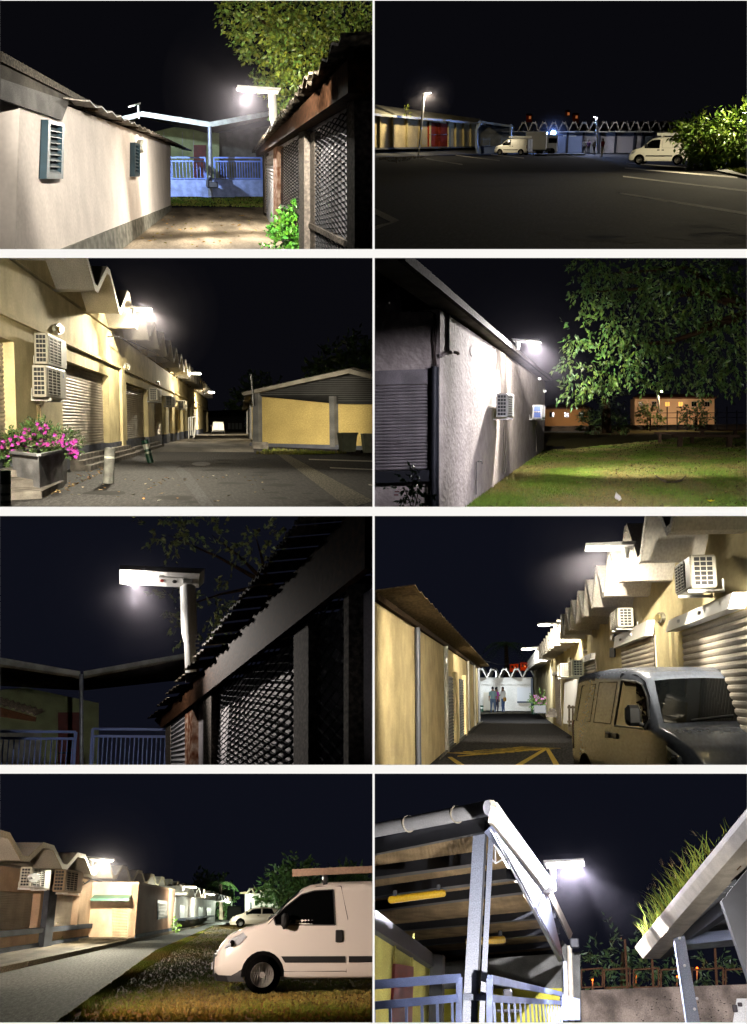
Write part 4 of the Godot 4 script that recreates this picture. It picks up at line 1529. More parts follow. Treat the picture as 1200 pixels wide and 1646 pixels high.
func bay_2() -> void:
	# dark car park, long hall on the left, folded-roof hall across the far side
	bay(601.5, -50, 1250, 405, 900, 226, 1.6)
	var asph := mat("asphalt_dark", Color(0.14, 0.135, 0.13), Color(0.095, 0.09, 0.088), 0.95, "fine", 0.35, 0.25, "fine", 0.9)
	var wallc := mat("hall_cream", Color(0.74, 0.67, 0.5), Color(0.62, 0.55, 0.4), 0.9, "streak", 0.1)
	var white := mat("line_white", Color(0.72, 0.7, 0.66), Color(0.5, 0.48, 0.45), 0.9, "fine", 0.8)
	ground("car_park", [G(560, 420), G(1240, 420), G(1260, 233), G(560, 233)], asph)
	var dline := func(label: String, q: Array) -> void:
		var m := MB.new()
		var w := q.map(func(e): return GY(e[0], e[1], 0.006))
		quad(m, w[0], w[1], w[2], w[3])
		solo("parking_line", label, "road marking", m, white, w[0], "painted bay lines of the dark car park")
	dline.call("long painted bay line nearest the camera at the right of the dark car park", [[995, 309.3], [1205, 342], [1205, 346.5], [995, 311.5]])
	dline.call("painted bay line second from the camera at the right of the dark car park", [[1001, 282.6], [1205, 306], [1205, 309], [1001, 284.4]])
	dline.call("painted bay line third from the camera, ending near the kerb of the bush", [[1004, 269.2], [1185, 284], [1185, 286.4], [1004, 270.8]])
	dline.call("painted bay line beside the wheels of the parked white van on the right", [[1006, 261.2], [1105, 268.6], [1105, 270.2], [1006, 262.6]])
	dline.call("painted bay line before the low kerb on the left, nearer one", [[686, 254.5], [743, 263.6], [743, 265.4], [684, 255.6]])
	dline.call("painted bay line before the low kerb on the left, farther one", [[733, 249], [803, 257.2], [803, 258.8], [731, 249.8]])
	dline.call("short painted bay line under the small white van on the far left side", [[790, 248], [842, 253.2], [842, 254.6], [788, 248.7]])
	dline.call("slanting arm of the painted corner mark at the near left", [[601, 334], [641, 354], [628, 357], [600, 343]])
	dline.call("level arm of the painted corner mark at the near left", [[600, 363.5], [628, 357.2], [641, 354.6], [600, 370]])

	stains("oil_stains", "dark spills and worn patches spread over the car park", [G(620, 400), G(1200, 400), G(1160, 275), G(760, 262)], 40, 0.9, plain("asphalt_oil", Color(0.08, 0.076, 0.072), 0.95))
	# --- long hall
	var A := G(602, 251)
	var B := G(766, 246)
	var pl := wall_plane(A, B)
	var nn := pl.normal
	var hall := th("long_hall", "long cream hall with pale roof and red double door behind a low kerb", "building", G(690, 248))
	var m := MB.new()
	slab(m, quadpx(pl, [[595, 239], [764, 235.5], [764, 198], [595, 183]]), -nn * 0.4)
	pt(hall, "wall", m, wallc)
	m = MB.new()
	plate(m, quadpx(pl, [[595, 240.5], [766, 237], [766, 235], [595, 237.5]]), nn, 0.0, 0.5)
	pt(hall, "plinth", m, mat("kerb_grey", Color(0.42, 0.42, 0.42), Color(0.3, 0.3, 0.3), 0.9, "fine", 0.3))
	m = MB.new()
	var e0 := quadpx(pl, [[590, 184], [771, 199.5], [771, 193], [590, 169.5]])
	var rp := Plane(nn, A - nn * 2.4)
	slab(m, [e0[0] + nn * 0.7, e0[1] + nn * 0.7, on(rp, 771, 192.5), on(rp, 590, 168.5)], Vector3.UP * 0.12)
	var rf := pt(hall, "roof", m, mat("roof_pale", Color(0.6, 0.58, 0.5), Color(0.48, 0.46, 0.4), 0.8, "coarse", 0.15))
	m = MB.new()
	beam(m, e0[0] + nn * 0.75, e0[1] + nn * 0.75, 0.2, 0.25)
	pt(rf, "gutter", m, plain("gutter_pale", Color(0.6, 0.6, 0.55), 0.5))
	for u in [608, 629, 652, 674, 689, 718.5, 731, 743.5, 755]:
		m = MB.new()
		var top: float = 183 + (u - 595) * 0.089
		plate(m, quadpx(pl, [[u - 0.8, 238], [u + 0.8, 238], [u + 0.8, top], [u - 0.8, top]]), nn, 0.0, 0.25)
		pt(hall, "pilaster", m, mat("pilaster_cream", Color(0.66, 0.6, 0.42), Color(0.6, 0.54, 0.38), 0.9))
	for q in [[687, 703.5], [704.2, 719]]:
		m = MB.new()
		plate(m, quadpx(pl, [[q[0], 235.6], [q[1], 235.2], [q[1], 197 + (q[1] - 690) * 0.08], [q[0], 196.5 + (q[0] - 690) * 0.08]]), nn, 0.0, 0.12)
		var dd := pt(hall, "door", m, mat("door_red_old", Color(0.52, 0.2, 0.13), Color(0.44, 0.16, 0.1), 0.9, "coarse", 0.3))
		m = MB.new()
		plate(m, quadpx(pl, [[q[0], 217], [q[1], 217], [q[1], 215.6], [q[0], 215.6]]), nn, 0.12, 0.2)
		pt(dd, "bar", m, plain("door_bar", Color(0.35, 0.14, 0.1), 0.7))
	# kerb wall in front
	m = MB.new()
	slab(m, [G(590, 253.5), G(772, 247), GY(772, 239.5, 0.5), GY(590, 242.5, 0.5)], Vector3.FORWARD * 1.5)
	solo("kerb_wall", "low dark kerb wall along the foot of the long cream hall", "wall", m, mat("kerb_grey", Color.BLACK, Color.WHITE), G(690, 250))
	litter("leaf_drift", "drift of dry leaves against the low dark kerb wall", [G(603, 257), G(640, 262), G(690, 251), G(604, 253.6)], 420, 0.22, [Color(0.3, 0.2, 0.1), Color(0.36, 0.26, 0.15), Color(0.22, 0.13, 0.06)])
	# open porch at its end
	var pc := th("hall_porch", "dark open porch with blue rail at the end of the long hall", "porch", G(790, 246.5))
	m = MB.new()
	slab(m, [P(769, 193.5, 137), P(823, 201.5, 145), P(823, 204.5, 145), P(769, 197.5, 137)], Vector3.FORWARD * 8)
	pt(pc, "roof", m, mat("roof_pale", Color.BLACK, Color.WHITE))
	for u in [766.5, 821]:
		m = MB.new()
		tube(m, [P(u, 246, 136), P(u, 200, 136)], [0.15], 8)
		pt(pc, "post", m, plain("post_white", Color(0.4, 0.44, 0.5), 0.6))
	m = MB.new()
	tube(m, [P(772, 197, 135.5), P(770, 202, 135.5), P(767, 205, 135.5), P(765.5, 210, 135.5), P(765.5, 239, 135.5)], [0.17], 8)
	pt(pc, "downpipe", m, plain("post_white", Color.BLACK))
	m = MB.new()
	slab(m, [P(766, 247, 138), P(826, 247, 138), P(826, 235, 138), P(766, 235, 138)], Vector3.FORWARD * 6)
	pt(pc, "base_wall", m, mat("base_blue", Color(0.35, 0.4, 0.52), Color(0.3, 0.34, 0.45), 0.8))
	m = MB.new()
	slab(m, [P(766, 236, 148), P(826, 236, 148), P(826, 203, 148), P(766, 199, 148)], Vector3.FORWARD * 0.3)
	pt(pc, "rear_wall", m, mat("wall_grey_pale", Color(0.36, 0.36, 0.34), Color(0.3, 0.3, 0.28), 0.9, "coarse", 0.2))
	railing("blue rail in front of the dark porch at the end of the long hall", P(771, 235, 137.5), P(787, 235, 137.5), 0.98, 9, 0.045, "porch rails", plain("rail_blue_dull", Color(0.22, 0.3, 0.42), 0.6))
	railing("blue rail of the dark porch just behind the bonnet of the white van", P(805, 235, 137.5), P(820, 235, 137.5), 0.98, 8, 0.045, "porch rails", plain("rail_blue_dull", Color.BLACK))

	# --- folded-roof hall
	var z := 149.0
	var fh := th("folded_roof_hall", "grey hall with a zigzag folded roof across the far side of the car park", "building", P(960, 246, z))
	m = MB.new()
	slab(m, [P(818, 246.5, z), P(1110, 246.5, z), P(1110, 211, z), P(818, 211, z)], Vector3.FORWARD * 0.4)
	pt(fh, "wall", m, mat("hall_grey", Color(0.5, 0.48, 0.46), Color(0.4, 0.38, 0.36), 0.9, "coarse", 0.12))
	m = MB.new()
	slab(m, [P(806, 212.2, z - 3), P(1110, 213, z - 3), P(1110, 210.5, z - 3), P(806, 211, z - 3)], Vector3.FORWARD * 3)
	pt(fh, "canopy", m, mat("canopy_grey", Color(0.5, 0.49, 0.45), Color(0.4, 0.39, 0.36), 0.9))
	var concf := mat("fold_concrete", Color(0.5, 0.47, 0.42), Color(0.36, 0.33, 0.3), 0.9, "coarse", 0.3)
	var sp: float = (P(1110, 210, z).x - P(832, 210, z).x)
	folded_roof(fh, P(832, 210, z - 1), Vector3.RIGHT, Vector3.BACK, sp / 17.0, 17, 0.12, 0.26, 0.92, 9.0, 0.13, concf, 0.0, mat("fold_edge", Color(0.6, 0.57, 0.5), Color(0.5, 0.47, 0.42), 0.9))
	for e in [[863, 884, Color(0.2, 0.23, 0.3)], [886, 911, Color(0.3, 0.36, 0.48)], [912, 936, Color(0.34, 0.4, 0.52)], [941, 952, Color(0.3, 0.29, 0.28)], [988, 1018, Color(0.4, 0.38, 0.37)], [1033, 1048, Color(0.13, 0.16, 0.16)]]:
		m = MB.new()
		plate(m, [P(e[0], 245.5, z), P(e[1], 245.5, z), P(e[1], 215.5, z), P(e[0], 215.5, z)], Vector3.BACK, 0.0, 0.12)
		pt(fh, "shutter", m, plain("far_shutter_%d" % int(e[0]), e[2], 0.6))
	for u in [862, 885, 911.5, 937, 963, 989, 1019, 1032, 1050, 1075]:
		m = MB.new()
		box(m, P(u, 229.5, z - 0.3), Vector3(0.28, 3.0, 0.3))
		pt(fh, "pier", m, plain("pier_dark", Color(0.16, 0.16, 0.17), 0.9))
	m = MB.new()
	slab(m, [P(905, 219.5, z - 0.2), P(926, 219.5, z - 0.2), P(926, 217, z - 0.2), P(905, 217, z - 0.2)], Vector3.BACK * 0.1)
	pt(fh, "sign_board", m, plain("sign_pale", Color(0.6, 0.63, 0.66), 0.6))
	m = MB.new()
	slab(m, [G(858, 250), G(940, 249), GY(940, 247.5, 0.16), GY(858, 248.2, 0.16)], Vector3.FORWARD * 6)
	setting("pavement", m, mat("kerb_grey", Color.BLACK, Color.WHITE), G(900, 249))

	# --- vehicles
	var vw := plain("van_white", Color(0.78, 0.77, 0.73), 0.3)
	var v1 := th("parked_van", "white panel van with a roof tray parked facing left by the dark porch", "van", G(822, 249), "parked white vans")
	var k1 := KANGOO.duplicate()
	car(v1, VAN, G(824, 249.2), (Vector3.LEFT + Vector3.FORWARD * 0.35).normalized(), vw, k1)
	m = MB.new()
	var vb := G(826, 249.2)
	box(m, vb + Vector3(0.6, 2.0, -0.2), Vector3(2.6, 0.16, 1.0))
	pt(v1, "roof_tray", m, plain("tray_white", Color(0.7, 0.7, 0.68), 0.5))
	var v2 := th("parked_van", "white panel van with black side strip parked beside the green bush", "van", G(1060, 264), "parked white vans")
	var vp := G(1060, 264.5)
	car(v2, VAN, vp, (Vector3.LEFT + Vector3.FORWARD * 0.25).normalized(), vw, KANGOO)
	m = MB.new()
	box(m, vp + Vector3(0.55, 2.02, 0), Vector3(1.7, 0.2, 0.9), Basis(Vector3.UP, -0.25))
	for s in [-0.5, 0.5]:
		box(m, vp + Vector3(0.55 + s, 1.9, 0), Vector3(0.08, 0.14, 1.3), Basis(Vector3.UP, -0.25))
	pt(v2, "roof_tray", m, plain("tray_white", Color.BLACK))
	var tk := th("box_truck", "white box truck parked beyond the small van, its tail to the camera", "truck", G(873, 248.5))
	m = MB.new()
	bevbox(m, P(862, 226, 135) , Vector3(2.6, 2.1, 4.6), 0.06)
	pt(tk, "cargo_box", m, vw)
	m = MB.new()
	bevbox(m, P(886, 231, 137), Vector3(1.6, 2.2, 1.7), 0.2)
	var cb := pt(tk, "cab", m, vw)
	m = MB.new()
	box(m, P(888, 226, 136.1), Vector3(1.1, 0.6, 0.04))
	pt(cb, "window", m, plain("car_glass", Color.BLACK))
	m = MB.new()
	box(m, P(868, 240.5, 133.4), Vector3(2.6, 0.35, 0.2))
	pt(tk, "bumper", m, plain("car_trim", Color.BLACK))
	for u in [866, 885]:
		m = MB.new()
		tube(m, [P(u, 243.5, 134.4), P(u + 1.5, 243.5, 134)], [0.42], 18)
		pt(tk, "wheel", m, plain("tyre", Color.BLACK))

	# --- lamps
	var l := street_lamp("tall solar street lamp with bright head before the long cream hall", G(672, 250.5), P(681.5, 151, 119), (Vector3.RIGHT + Vector3.UP * 0.15).normalized(), 0.98, 0.14, "solar street lamps", 0.55, -0.1, 0.1)
	beams(l, [[on(pl, 640, 225), 48, 22], [on(pl, 700, 215), 50, 16], [on(pl, 740, 215), 30, 50], [on(pl, 605, 215), 28, 60], [G(690, 255), 60, 30], [vb + Vector3.UP, 10, 80]], Color(1.0, 0.93, 0.78))
	spill(l, 5.0)
	var l2 := street_lamp("solar street lamp on a thin pole before the zigzag roof", G(960, 247.5), P(959, 189, 136), (Vector3.LEFT + Vector3.BACK * 0.5).normalized(), 0.55, 0.13, "solar street lamps", 0.6, 0.0, 0.5)
	beams(l2, [[P(950, 240, 132), 70, 60], [P(900, 230, 148), 50, 34], [P(1040, 225, 148), 45, 60], [P(960, 205, 146), 45, 18]], Color(0.95, 0.95, 1.0))
	var fl := th("flood_lamp", "blue-white flood lamp shining straight from the front of the far hall", "flood lamp", P(889, 214, z - 4))
	m = MB.new()
	bevbox(m, P(889, 214, z - 4), Vector3(0.34, 0.3, 0.16), 0.03)
	pt(fl, "housing", m, plain("housing_dark", Color(0.1, 0.1, 0.11), 0.5))
	m = MB.new()
	tube(m, [P(889, 214, z - 3.9), P(889, 211, z - 2)], [0.04], 6)
	pt(fl, "arm", m, plain("housing_dark", Color.BLACK))
	m = MB.new()
	disc(m, P(889, 214, z - 4) + Vector3.BACK * 0.1, Vector3.BACK, 0.34, 0.05, 16)
	pt(fl, "lamp_lens", m, glow("flood_blue", Color(0.6, 0.75, 1.0), 14.0))
	spot(fl, P(889, 214, z - 4.4), G(900, 262), 70, 150, Color(0.5, 0.66, 1.0))
	spot(fl, P(889, 214, z - 4.4), P(915, 232, z), 60, 20, Color(0.5, 0.66, 1.0))
	glow_fog([fl, P(889, 214, z - 4.6)], 2.38, 0.00263, "added haze standing for the blue glow round the flood lamp of the far hall")
	glow_fog(l, 2.25, 0.00420, "added haze standing for the glow round the tall lamp before the long hall")
	# unseen lamp beyond the right edge, placed to light the bush and the van
	var l3 := street_lamp("unseen lamp right of the big bush, out of view, lighting the bush and the van", G(1232, 268), P(1226, 120, 60), Vector3.LEFT, 0.8, 0.12, "solar street lamps", 0.5, 0.0, 0.2)
	beams(l3, [[P(1150, 225, 61), 40, 26], [vp + Vector3.UP, 13, 130], [G(1170, 285), 70, 100]], Color(1.0, 0.94, 0.78))

	# --- people in the middle distance
	var sk := Color(0.12, 0.07, 0.045)
	person("person in a white top and dark trousers, leftmost of the four by the far shutters", G(938, 248.2), 1.74, 0.4, Color(0.6, 0.6, 0.62), Color(0.07, 0.07, 0.08), sk, Color(0.02, 0.02, 0.02), "people by the far hall")
	person("person in a purple jacket, second from the left by the far shutters", G(945, 248), 1.72, -0.5, Color(0.1, 0.05, 0.14), Color(0.05, 0.05, 0.06), sk, Color(0.02, 0.02, 0.02), "people by the far hall")
	person("person in a pale shirt with a dark bag, left of the lamp pole", G(954, 248.6), 1.66, 0.9, Color(0.38, 0.36, 0.33), Color(0.04, 0.04, 0.05), sk, Color(0.02, 0.02, 0.02), "people by the far hall")
	person("person in a red jacket and pale trousers, rightmost by the far shutters", G(967, 251.5), 1.8, -1.1, Color(0.2, 0.03, 0.03), Color(0.3, 0.28, 0.24), sk, Color(0.02, 0.02, 0.02), "people by the far hall")

	# --- bush on the right
	var bt := th("flowering_bush", "big leafy bush lit bright green at the right of the car park", "bush", G(1150, 268))
	m = MB.new()
	var lumps := []
	for e in [[1120, 215, 22], [1145, 212, 22], [1170, 220, 26], [1190, 206, 24], [1130, 235, 24], [1160, 240, 30], [1195, 235, 28], [1110, 205, 12], [1150, 255, 18]]:
		lumps.append([P(e[0], e[1], 61 + rng.randf_range(-2, 2)), Vector3(e[2], e[2], e[2] * 1.3) * 60.0 / F])
	leaves(m, lumps, 4200, 0.34, 0.15, Color(0.12, 0.2, 0.025), 0.35)
	pt(bt, "foliage", m, vcol("leaf_glossy", 0.35))
	m = MB.new()
	for e in [[1120, 220], [1150, 205], [1180, 205], [1165, 240]]:
		tube(m, [G(1150, 268), P((e[0] + 1150) / 2.0, 245, 61), P(e[0], e[1], 61)], [0.09, 0.06, 0.02], 6)
	pt(bt, "stem", m, plain("bark", Color(0.2, 0.15, 0.1), 0.9))
	m = MB.new()
	slab(m, [G(1108, 266), G(1166, 274), G(1210, 289), GY(1210, 285, 0.14), GY(1166, 271, 0.14), GY(1108, 263.5, 0.14)], Vector3.FORWARD * 0.4)
	solo("kerb_stones", "pale kerb edging the ground under the big bush", "kerb", m, mat("kerb_grey", Color.BLACK, Color.WHITE), G(1166, 274))
	grass("verge_grass", "tufts of grass along the kerb under the big bush", [G(1162, 273.6), G(1202, 287), G(1202, 278), G(1170, 272)], 350, 0.25, Color(0.08, 0.14, 0.02), Color(0.13, 0.14, 0.04))
	var wl := th("garden_wall", "low grey wall in the dark behind the big bush", "wall", G(1185, 268))
	m = MB.new()
	slab(m, [G(1160, 262), G(1215, 272), rise(G(1215, 272), 247), rise(G(1160, 262), 246)], Vector3.FORWARD * 0.2)
	pt(wl, "coping", m, mat("kerb_grey", Color.BLACK, Color.WHITE))
	var sl := th("sapling", "small yellow-green sapling at the foot of the roof of the long hall", "plant", on(pl, 642, 184))
	m = MB.new()
	leaves(m, [[on(pl, 642, 181) + nn * 0.9, Vector3(0.3, 0.35, 0.3)]], 50, 0.22, 0.12, Color(0.2, 0.24, 0.03), 0.0)
	pt(sl, "foliage", m, vcol("leaf_glossy", 0.35))
	m = MB.new()
	tube(m, [on(pl, 642, 190) + nn * 0.8, on(pl, 642, 182) + nn * 0.9], [0.03], 5)
	pt(sl, "stem", m, plain("bark", Color.BLACK))

	# --- hill with lit houses
	for e in [[850, 187, 9, 9, Color(0.42, 0.16, 0.08)], [925, 186, 10, 12, Color(0.3, 0.16, 0.08)], [912, 181, 7, 5, Color(0.3, 0.17, 0.1)]]:
		var hs := th("hill_house", {850: "orange-lit house on the dark hill, left of the flood lamp", 925: "dim tall house on the dark hill, left of the thin lamp pole", 912: "small dim house on the dark hill above the flood lamp"}[e[0]], "house", P(e[0], e[1] + e[3], 250))
		m = MB.new()
		slab(m, [P(e[0] - e[2] / 2.0, e[1] + e[3], 250), P(e[0] + e[2] / 2.0, e[1] + e[3], 250), P(e[0] + e[2] / 2.0, e[1] - 2, 250), P(e[0] - e[2] / 2.0, e[1] - 2, 250)], Vector3.FORWARD * 5)
		pt(hs, "wall", m, plain("house_%d" % int(e[0]), e[4], 0.9))
		m = MB.new()
		slab(m, [P(e[0] - e[2] / 2.0 - 1, e[1] - 2, 249), P(e[0] + e[2] / 2.0 + 1, e[1] - 2, 249), P(e[0] + e[2] / 2.0 - 1, e[1] - 4.5, 251), P(e[0] - e[2] / 2.0 + 1, e[1] - 4.5, 251)], Vector3.FORWARD * 4)
		pt(hs, "roof", m, plain("house_roof", Color(0.2, 0.1, 0.07), 0.9))
		m = MB.new()
		box(m, P(e[0] + 1.5, e[1] + 2, 249.9), Vector3(0.5, 0.6, 0.1))
		pt(hs, "lit_window", m, glow("window_orange", Color(1.0, 0.66, 0.4), 0.06))
		var pl2 := OmniLight3D.new()  # source unseen; placed to light the house front
		pl2.name = "unseen_house_light"
		pl2.light_energy = 0.07
		pl2.light_color = Color(1.0, 0.66, 0.4)
		pl2.light_size = 0.2
		pl2.shadow_enabled = true
		hs.add_child(pl2)
		pl2.position = P(e[0] - 1, e[1] + 1, 248.6) - org[hs]
	m = MB.new()
	var prev := P(800, 205, 270)
	var ridge := []
	for k in 40:
		ridge.append(P(800 + k * 11, 200 + 12 * sin(k * 0.45) * 0.5 + absf(k - 20) * 0.35, 275))
	for k in 39:
		slab(m, [ridge[k], ridge[k + 1], rise(ridge[k + 1], 226), rise(ridge[k], 226)], Vector3.FORWARD * 20)
	setting("hill", m, mat("hill_dark", Color(0.04, 0.05, 0.04), Color(0.07, 0.08, 0.06), 1.0, "fine", 0.2), P(1000, 226, 275))

func bay_3() -> void:
	# shop row with a folded roof on the left, yellow hall on the right
	bay(-50, 410, 599, 819.5, 300, 680, 1.6)
	var cream := mat("render_yellow", Color(0.8, 0.745, 0.58), Color(0.67, 0.61, 0.45), 0.9, "streak", 0.15, 0.4, "fine", 0.1)
	var greyp := mat("plinth_blue_grey", Color(0.36, 0.37, 0.41), Color(0.27, 0.28, 0.31), 0.85, "coarse", 0.4)
	var whitec := mat("fold_white", Color(0.74, 0.72, 0.68), Color(0.66, 0.64, 0.6), 0.85, "coarse", 0.3)
	var asph := mat("asphalt_mid", Color(0.23, 0.225, 0.225), Color(0.15, 0.145, 0.145), 0.92, "fine", 0.4, 0.3, "fine", 0.9)
	var conc := mat("yard_concrete", Color(0.42, 0.4, 0.37), Color(0.3, 0.28, 0.26), 0.95, "coarse", 0.12, 0.5, "fine", 0.4)
	ground("road", [G(-60, 840), G(640, 840), G(640, 685), G(-60, 685)], asph)
	ground("yard", [G(150, 726), G(408, 727), G(398, 688), G(340, 688)], conc, 0.01)
	ground("gravel_strip", [G(446, 731), G(462, 731), G(600, 806), G(560, 818)], mat("gravel_pale", Color(0.45, 0.43, 0.38), Color(0.22, 0.2, 0.18), 1.0, "fine", 0.9, 1.5, "fine", 0.8), 0.012)
	var track := MB.new()
	var tp := [[300, 765], [285, 752], [240, 740], [215, 735]]
	for k in 3:
		quad(track, GY(tp[k][0] + 5, tp[k][1] - 4, 0.008), GY(tp[k + 1][0] + 4, tp[k + 1][1] - 2, 0.008), GY(tp[k + 1][0] - 4, tp[k + 1][1] + 3, 0.008), GY(tp[k][0] - 8, tp[k][1] + 5, 0.008))
	quad(track, GY(305, 761, 0.008), GY(292, 770, 0.008), GY(330, 824, 0.008), GY(352, 824, 0.008))
	solo("patch_strip", "paler curved strip of patched asphalt across the road", "road patch", track, mat("asphalt_patch", Color(0.3, 0.3, 0.31), Color(0.22, 0.22, 0.23), 0.95, "fine", 0.5), G(300, 765))
	var mh := th("manhole_cover", "round pale manhole cover in the middle of the road", "manhole cover", G(323, 746))
	var m := MB.new()
	var rc := []
	for k in 20:
		rc.append(GY(323 + 15 * cos(TAU * k / 20.0), 746 + 3.4 * sin(TAU * k / 20.0), 0.01))
	slab(m, rc, Vector3.UP * 0.012)
	pt(mh, "lid", m, mat("manhole_iron", Color(0.42, 0.41, 0.42), Color(0.25, 0.24, 0.25), 0.8, "fine", 2.0))
	for e in [[496, 737.5, 600, 740.5, "farther white bay line before the yellow hall"], [530, 751, 600, 754, "nearer white bay line before the yellow hall"], [592, 778, 604, 780, "short white bay line at the right edge before the yellow hall"]]:
		m = MB.new()
		quad(m, GY(e[0], e[1], 0.006), GY(e[2], e[3], 0.006), GY(e[2], e[3] + 1.8, 0.006), GY(e[0], e[1] + 1.6, 0.006))
		solo("parking_line", e[4], "road marking", m, mat("line_white", Color(0.72, 0.7, 0.66), Color(0.5, 0.48, 0.45), 0.9, "fine", 0.8), G(e[0], e[1]), "bay lines before the yellow hall")
	litter("fallen_leaves", "dry leaves strewn over the road before the shop row", [G(60, 800), G(130, 775), G(440, 760), G(420, 812)], 60, 0.12, [Color(0.35, 0.2, 0.08), Color(0.4, 0.3, 0.18), Color(0.5, 0.42, 0.3)])
	litter("leaf_drift", "drift of dry leaves at the foot of the planter and steps", [G(75, 798), G(110, 785), G(185, 752), G(150, 750)], 110, 0.12, [Color(0.4, 0.24, 0.08), Color(0.45, 0.36, 0.2), Color(0.3, 0.15, 0.05)])

	stains("oil_stains", "dark spills and patches on the road before the shop row", [G(150, 812), G(560, 812), G(430, 735), G(220, 745)], 26, 0.5, plain("asphalt_oil", Color(0.1, 0.095, 0.09), 0.95))
	# --- shop row
	var A := G(192, 734)
	var dir := lr(385, 680).normalized()
	dir = Vector3(dir.x, 0, dir.z).normalized()
	var pf := wall_plane(A, A + dir * 50)
	var nn := pf.normal
	var tk := 0.36
	var pb := Plane(nn, A - nn * tk)
	var row := th("shop_row", "long cream shop row with roller shutters under a zigzag folded roof", "building", A)
	m = MB.new()
	var hgt: float = on(pf, 107, 487).y
	var far := A + dir * 136
	var near := A - dir * 30
	var lint: float = on(pf, 110, 581).y
	slab(m, [Vector3(near.x, lint, near.z), Vector3(far.x, lint, far.z), Vector3(far.x, hgt + 0.1, far.z), Vector3(near.x, hgt + 0.1, near.z)], -nn * 1.2)
	pt(row, "upper_wall", m, cream)
	m = MB.new()
	slab(m, [near - nn * tk, far - nn * tk, Vector3(far.x, lint + 0.2, far.z) - nn * tk, Vector3(near.x, lint + 0.2, near.z) - nn * tk], -nn * 0.6)
	pt(row, "inner_wall", m, cream)
	m = MB.new()
	slab(m, [far, far - nn * 5, far - nn * 5 + Vector3.UP * (hgt + 1.6), far + Vector3.UP * (hgt + 1.6)], -dir * 0.2)
	pt(row, "end_wall", m, cream)
	m = MB.new()
	var led: float = on(pf, 82, 541).y
	beam(m, Vector3(near.x, led, near.z) + nn * 0.04, Vector3(far.x, led, far.z) + nn * 0.04, 0.14, 0.1)
	pt(row, "ledge", m, cream)
	# piers between the shutters, on the front plane
	var s_of := func(u: float) -> float: return (on(pf, u, 680) - A).dot(dir)
	var piers := [[-20, -8], [26, 101], [176, 204], [238, 248], [266, 270], [277, 281], [286.5, 290], [294, 297], [301, 303.5], [309, 312], [318, 326]]
	var plv: float = on(pf, 163, 714).y
	for e in piers:
		var a: Vector3 = A + dir * s_of.call(e[0])
		var b: Vector3 = A + dir * s_of.call(e[1])
		m = MB.new()
		slab(m, [Vector3(a.x, plv, a.z), Vector3(b.x, plv, b.z), Vector3(b.x, lint, b.z), Vector3(a.x, lint, a.z)], -nn * (tk - 0.003))
		pt(row, "pier", m, cream)
		m = MB.new()
		slab(m, [a + nn * 0.05, b + nn * 0.05, Vector3(b.x, plv, b.z) + nn * 0.05, Vector3(a.x, plv, a.z) + nn * 0.05], -nn * (tk + 0.04))
		pt(row, "pier_base", m, greyp)
	var sm := mat("shutter_white", Color(0.66, 0.62, 0.56), Color(0.54, 0.5, 0.45), 0.55, "coarse", 0.4)
	for i in piers.size() - 1:
		var a: Vector3 = A + dir * s_of.call(piers[i][1]) - nn * (tk - 0.06)
		var b: Vector3 = A + dir * s_of.call(piers[i + 1][0]) - nn * (tk - 0.06)
		m = MB.new()
		plate(m, [Vector3(a.x, plv, a.z), Vector3(b.x, plv, b.z), Vector3(b.x, lint - 0.02, b.z), Vector3(a.x, lint - 0.02, a.z)], nn, -0.06, -0.02)
		var sh := pt(row, "shutter", m, sm)
		if sh:
			slats(sh, "slat", Vector3(a.x, plv, a.z), Vector3(b.x, plv, b.z), Vector3(b.x, lint - 0.02, b.z), Vector3(a.x, lint - 0.02, a.z), 26, nn, 0.035, sm, i > 3)
		m = MB.new()
		slab(m, [a + nn * 0.1, b + nn * 0.1, Vector3(b.x, plv, b.z) + nn * 0.1, Vector3(a.x, plv, a.z) + nn * 0.1], -nn * 0.2)
		pt(row, "threshold", m, greyp)
	# pilaster strip with its conduit
	m = MB.new()
	var pa: Vector3 = A + dir * s_of.call(193)
	var pb2: Vector3 = A + dir * s_of.call(198)
	slab(m, [pa + nn * 0.12, pb2 + nn * 0.12, Vector3(pb2.x, led, pb2.z) + nn * 0.12, Vector3(pa.x, led, pa.z) + nn * 0.12], -nn * 0.12)
	pt(row, "pilaster", m, cream)
	# folded roof, its gables walled up
	var s0 := on(Plane(nn, A + nn * 1.15), 151, 466) - dir * 12.8
	folded_roof(row, s0, dir, nn, 6.4, 24, 0.1, 0.12, 1.02, 2.8, 0.19, whitec, 0.0, mat("fold_rim", Color(0.78, 0.76, 0.72), Color(0.6, 0.57, 0.52), 0.85, "fine", 0.8))
	for k in 24:
		m = MB.new()
		var o := s0 + dir * 6.4 * k - nn * 1.18
		slab(m, [o + dir * 6.4 * 0.1, o + dir * 6.4, o + dir * 6.4 * 0.61 + Vector3.UP * 1.0, o + dir * 6.4 * 0.49 + Vector3.UP * 1.0], -nn * 0.3)
		pt(row, "gable_infill", m, cream)
	for e in [[90, 529, 6, 9], [201, 590, 3, 6.5], [252, 616, 1.8, 4], [279, 632, 1.2, 2.8]]:
		m = MB.new()
		plate(m, oval(pf, e[0], e[1], e[2], e[3]), nn, 0.0, 0.1)
		var bl := pt(row, "bulkhead_light", m, plain("diffuser_white", Color(0.7, 0.7, 0.66), 0.4))
		m = MB.new()
		plate(m, oval(pf, e[0] + 0.5, e[1] + 0.3, e[2] * 0.7, e[3] * 0.7), nn, 0.1, 0.16)
		pt(bl, "diffuser", m, mat("diffuser_yellowed", Color(0.6, 0.5, 0.2), Color(0.5, 0.42, 0.18), 0.4))
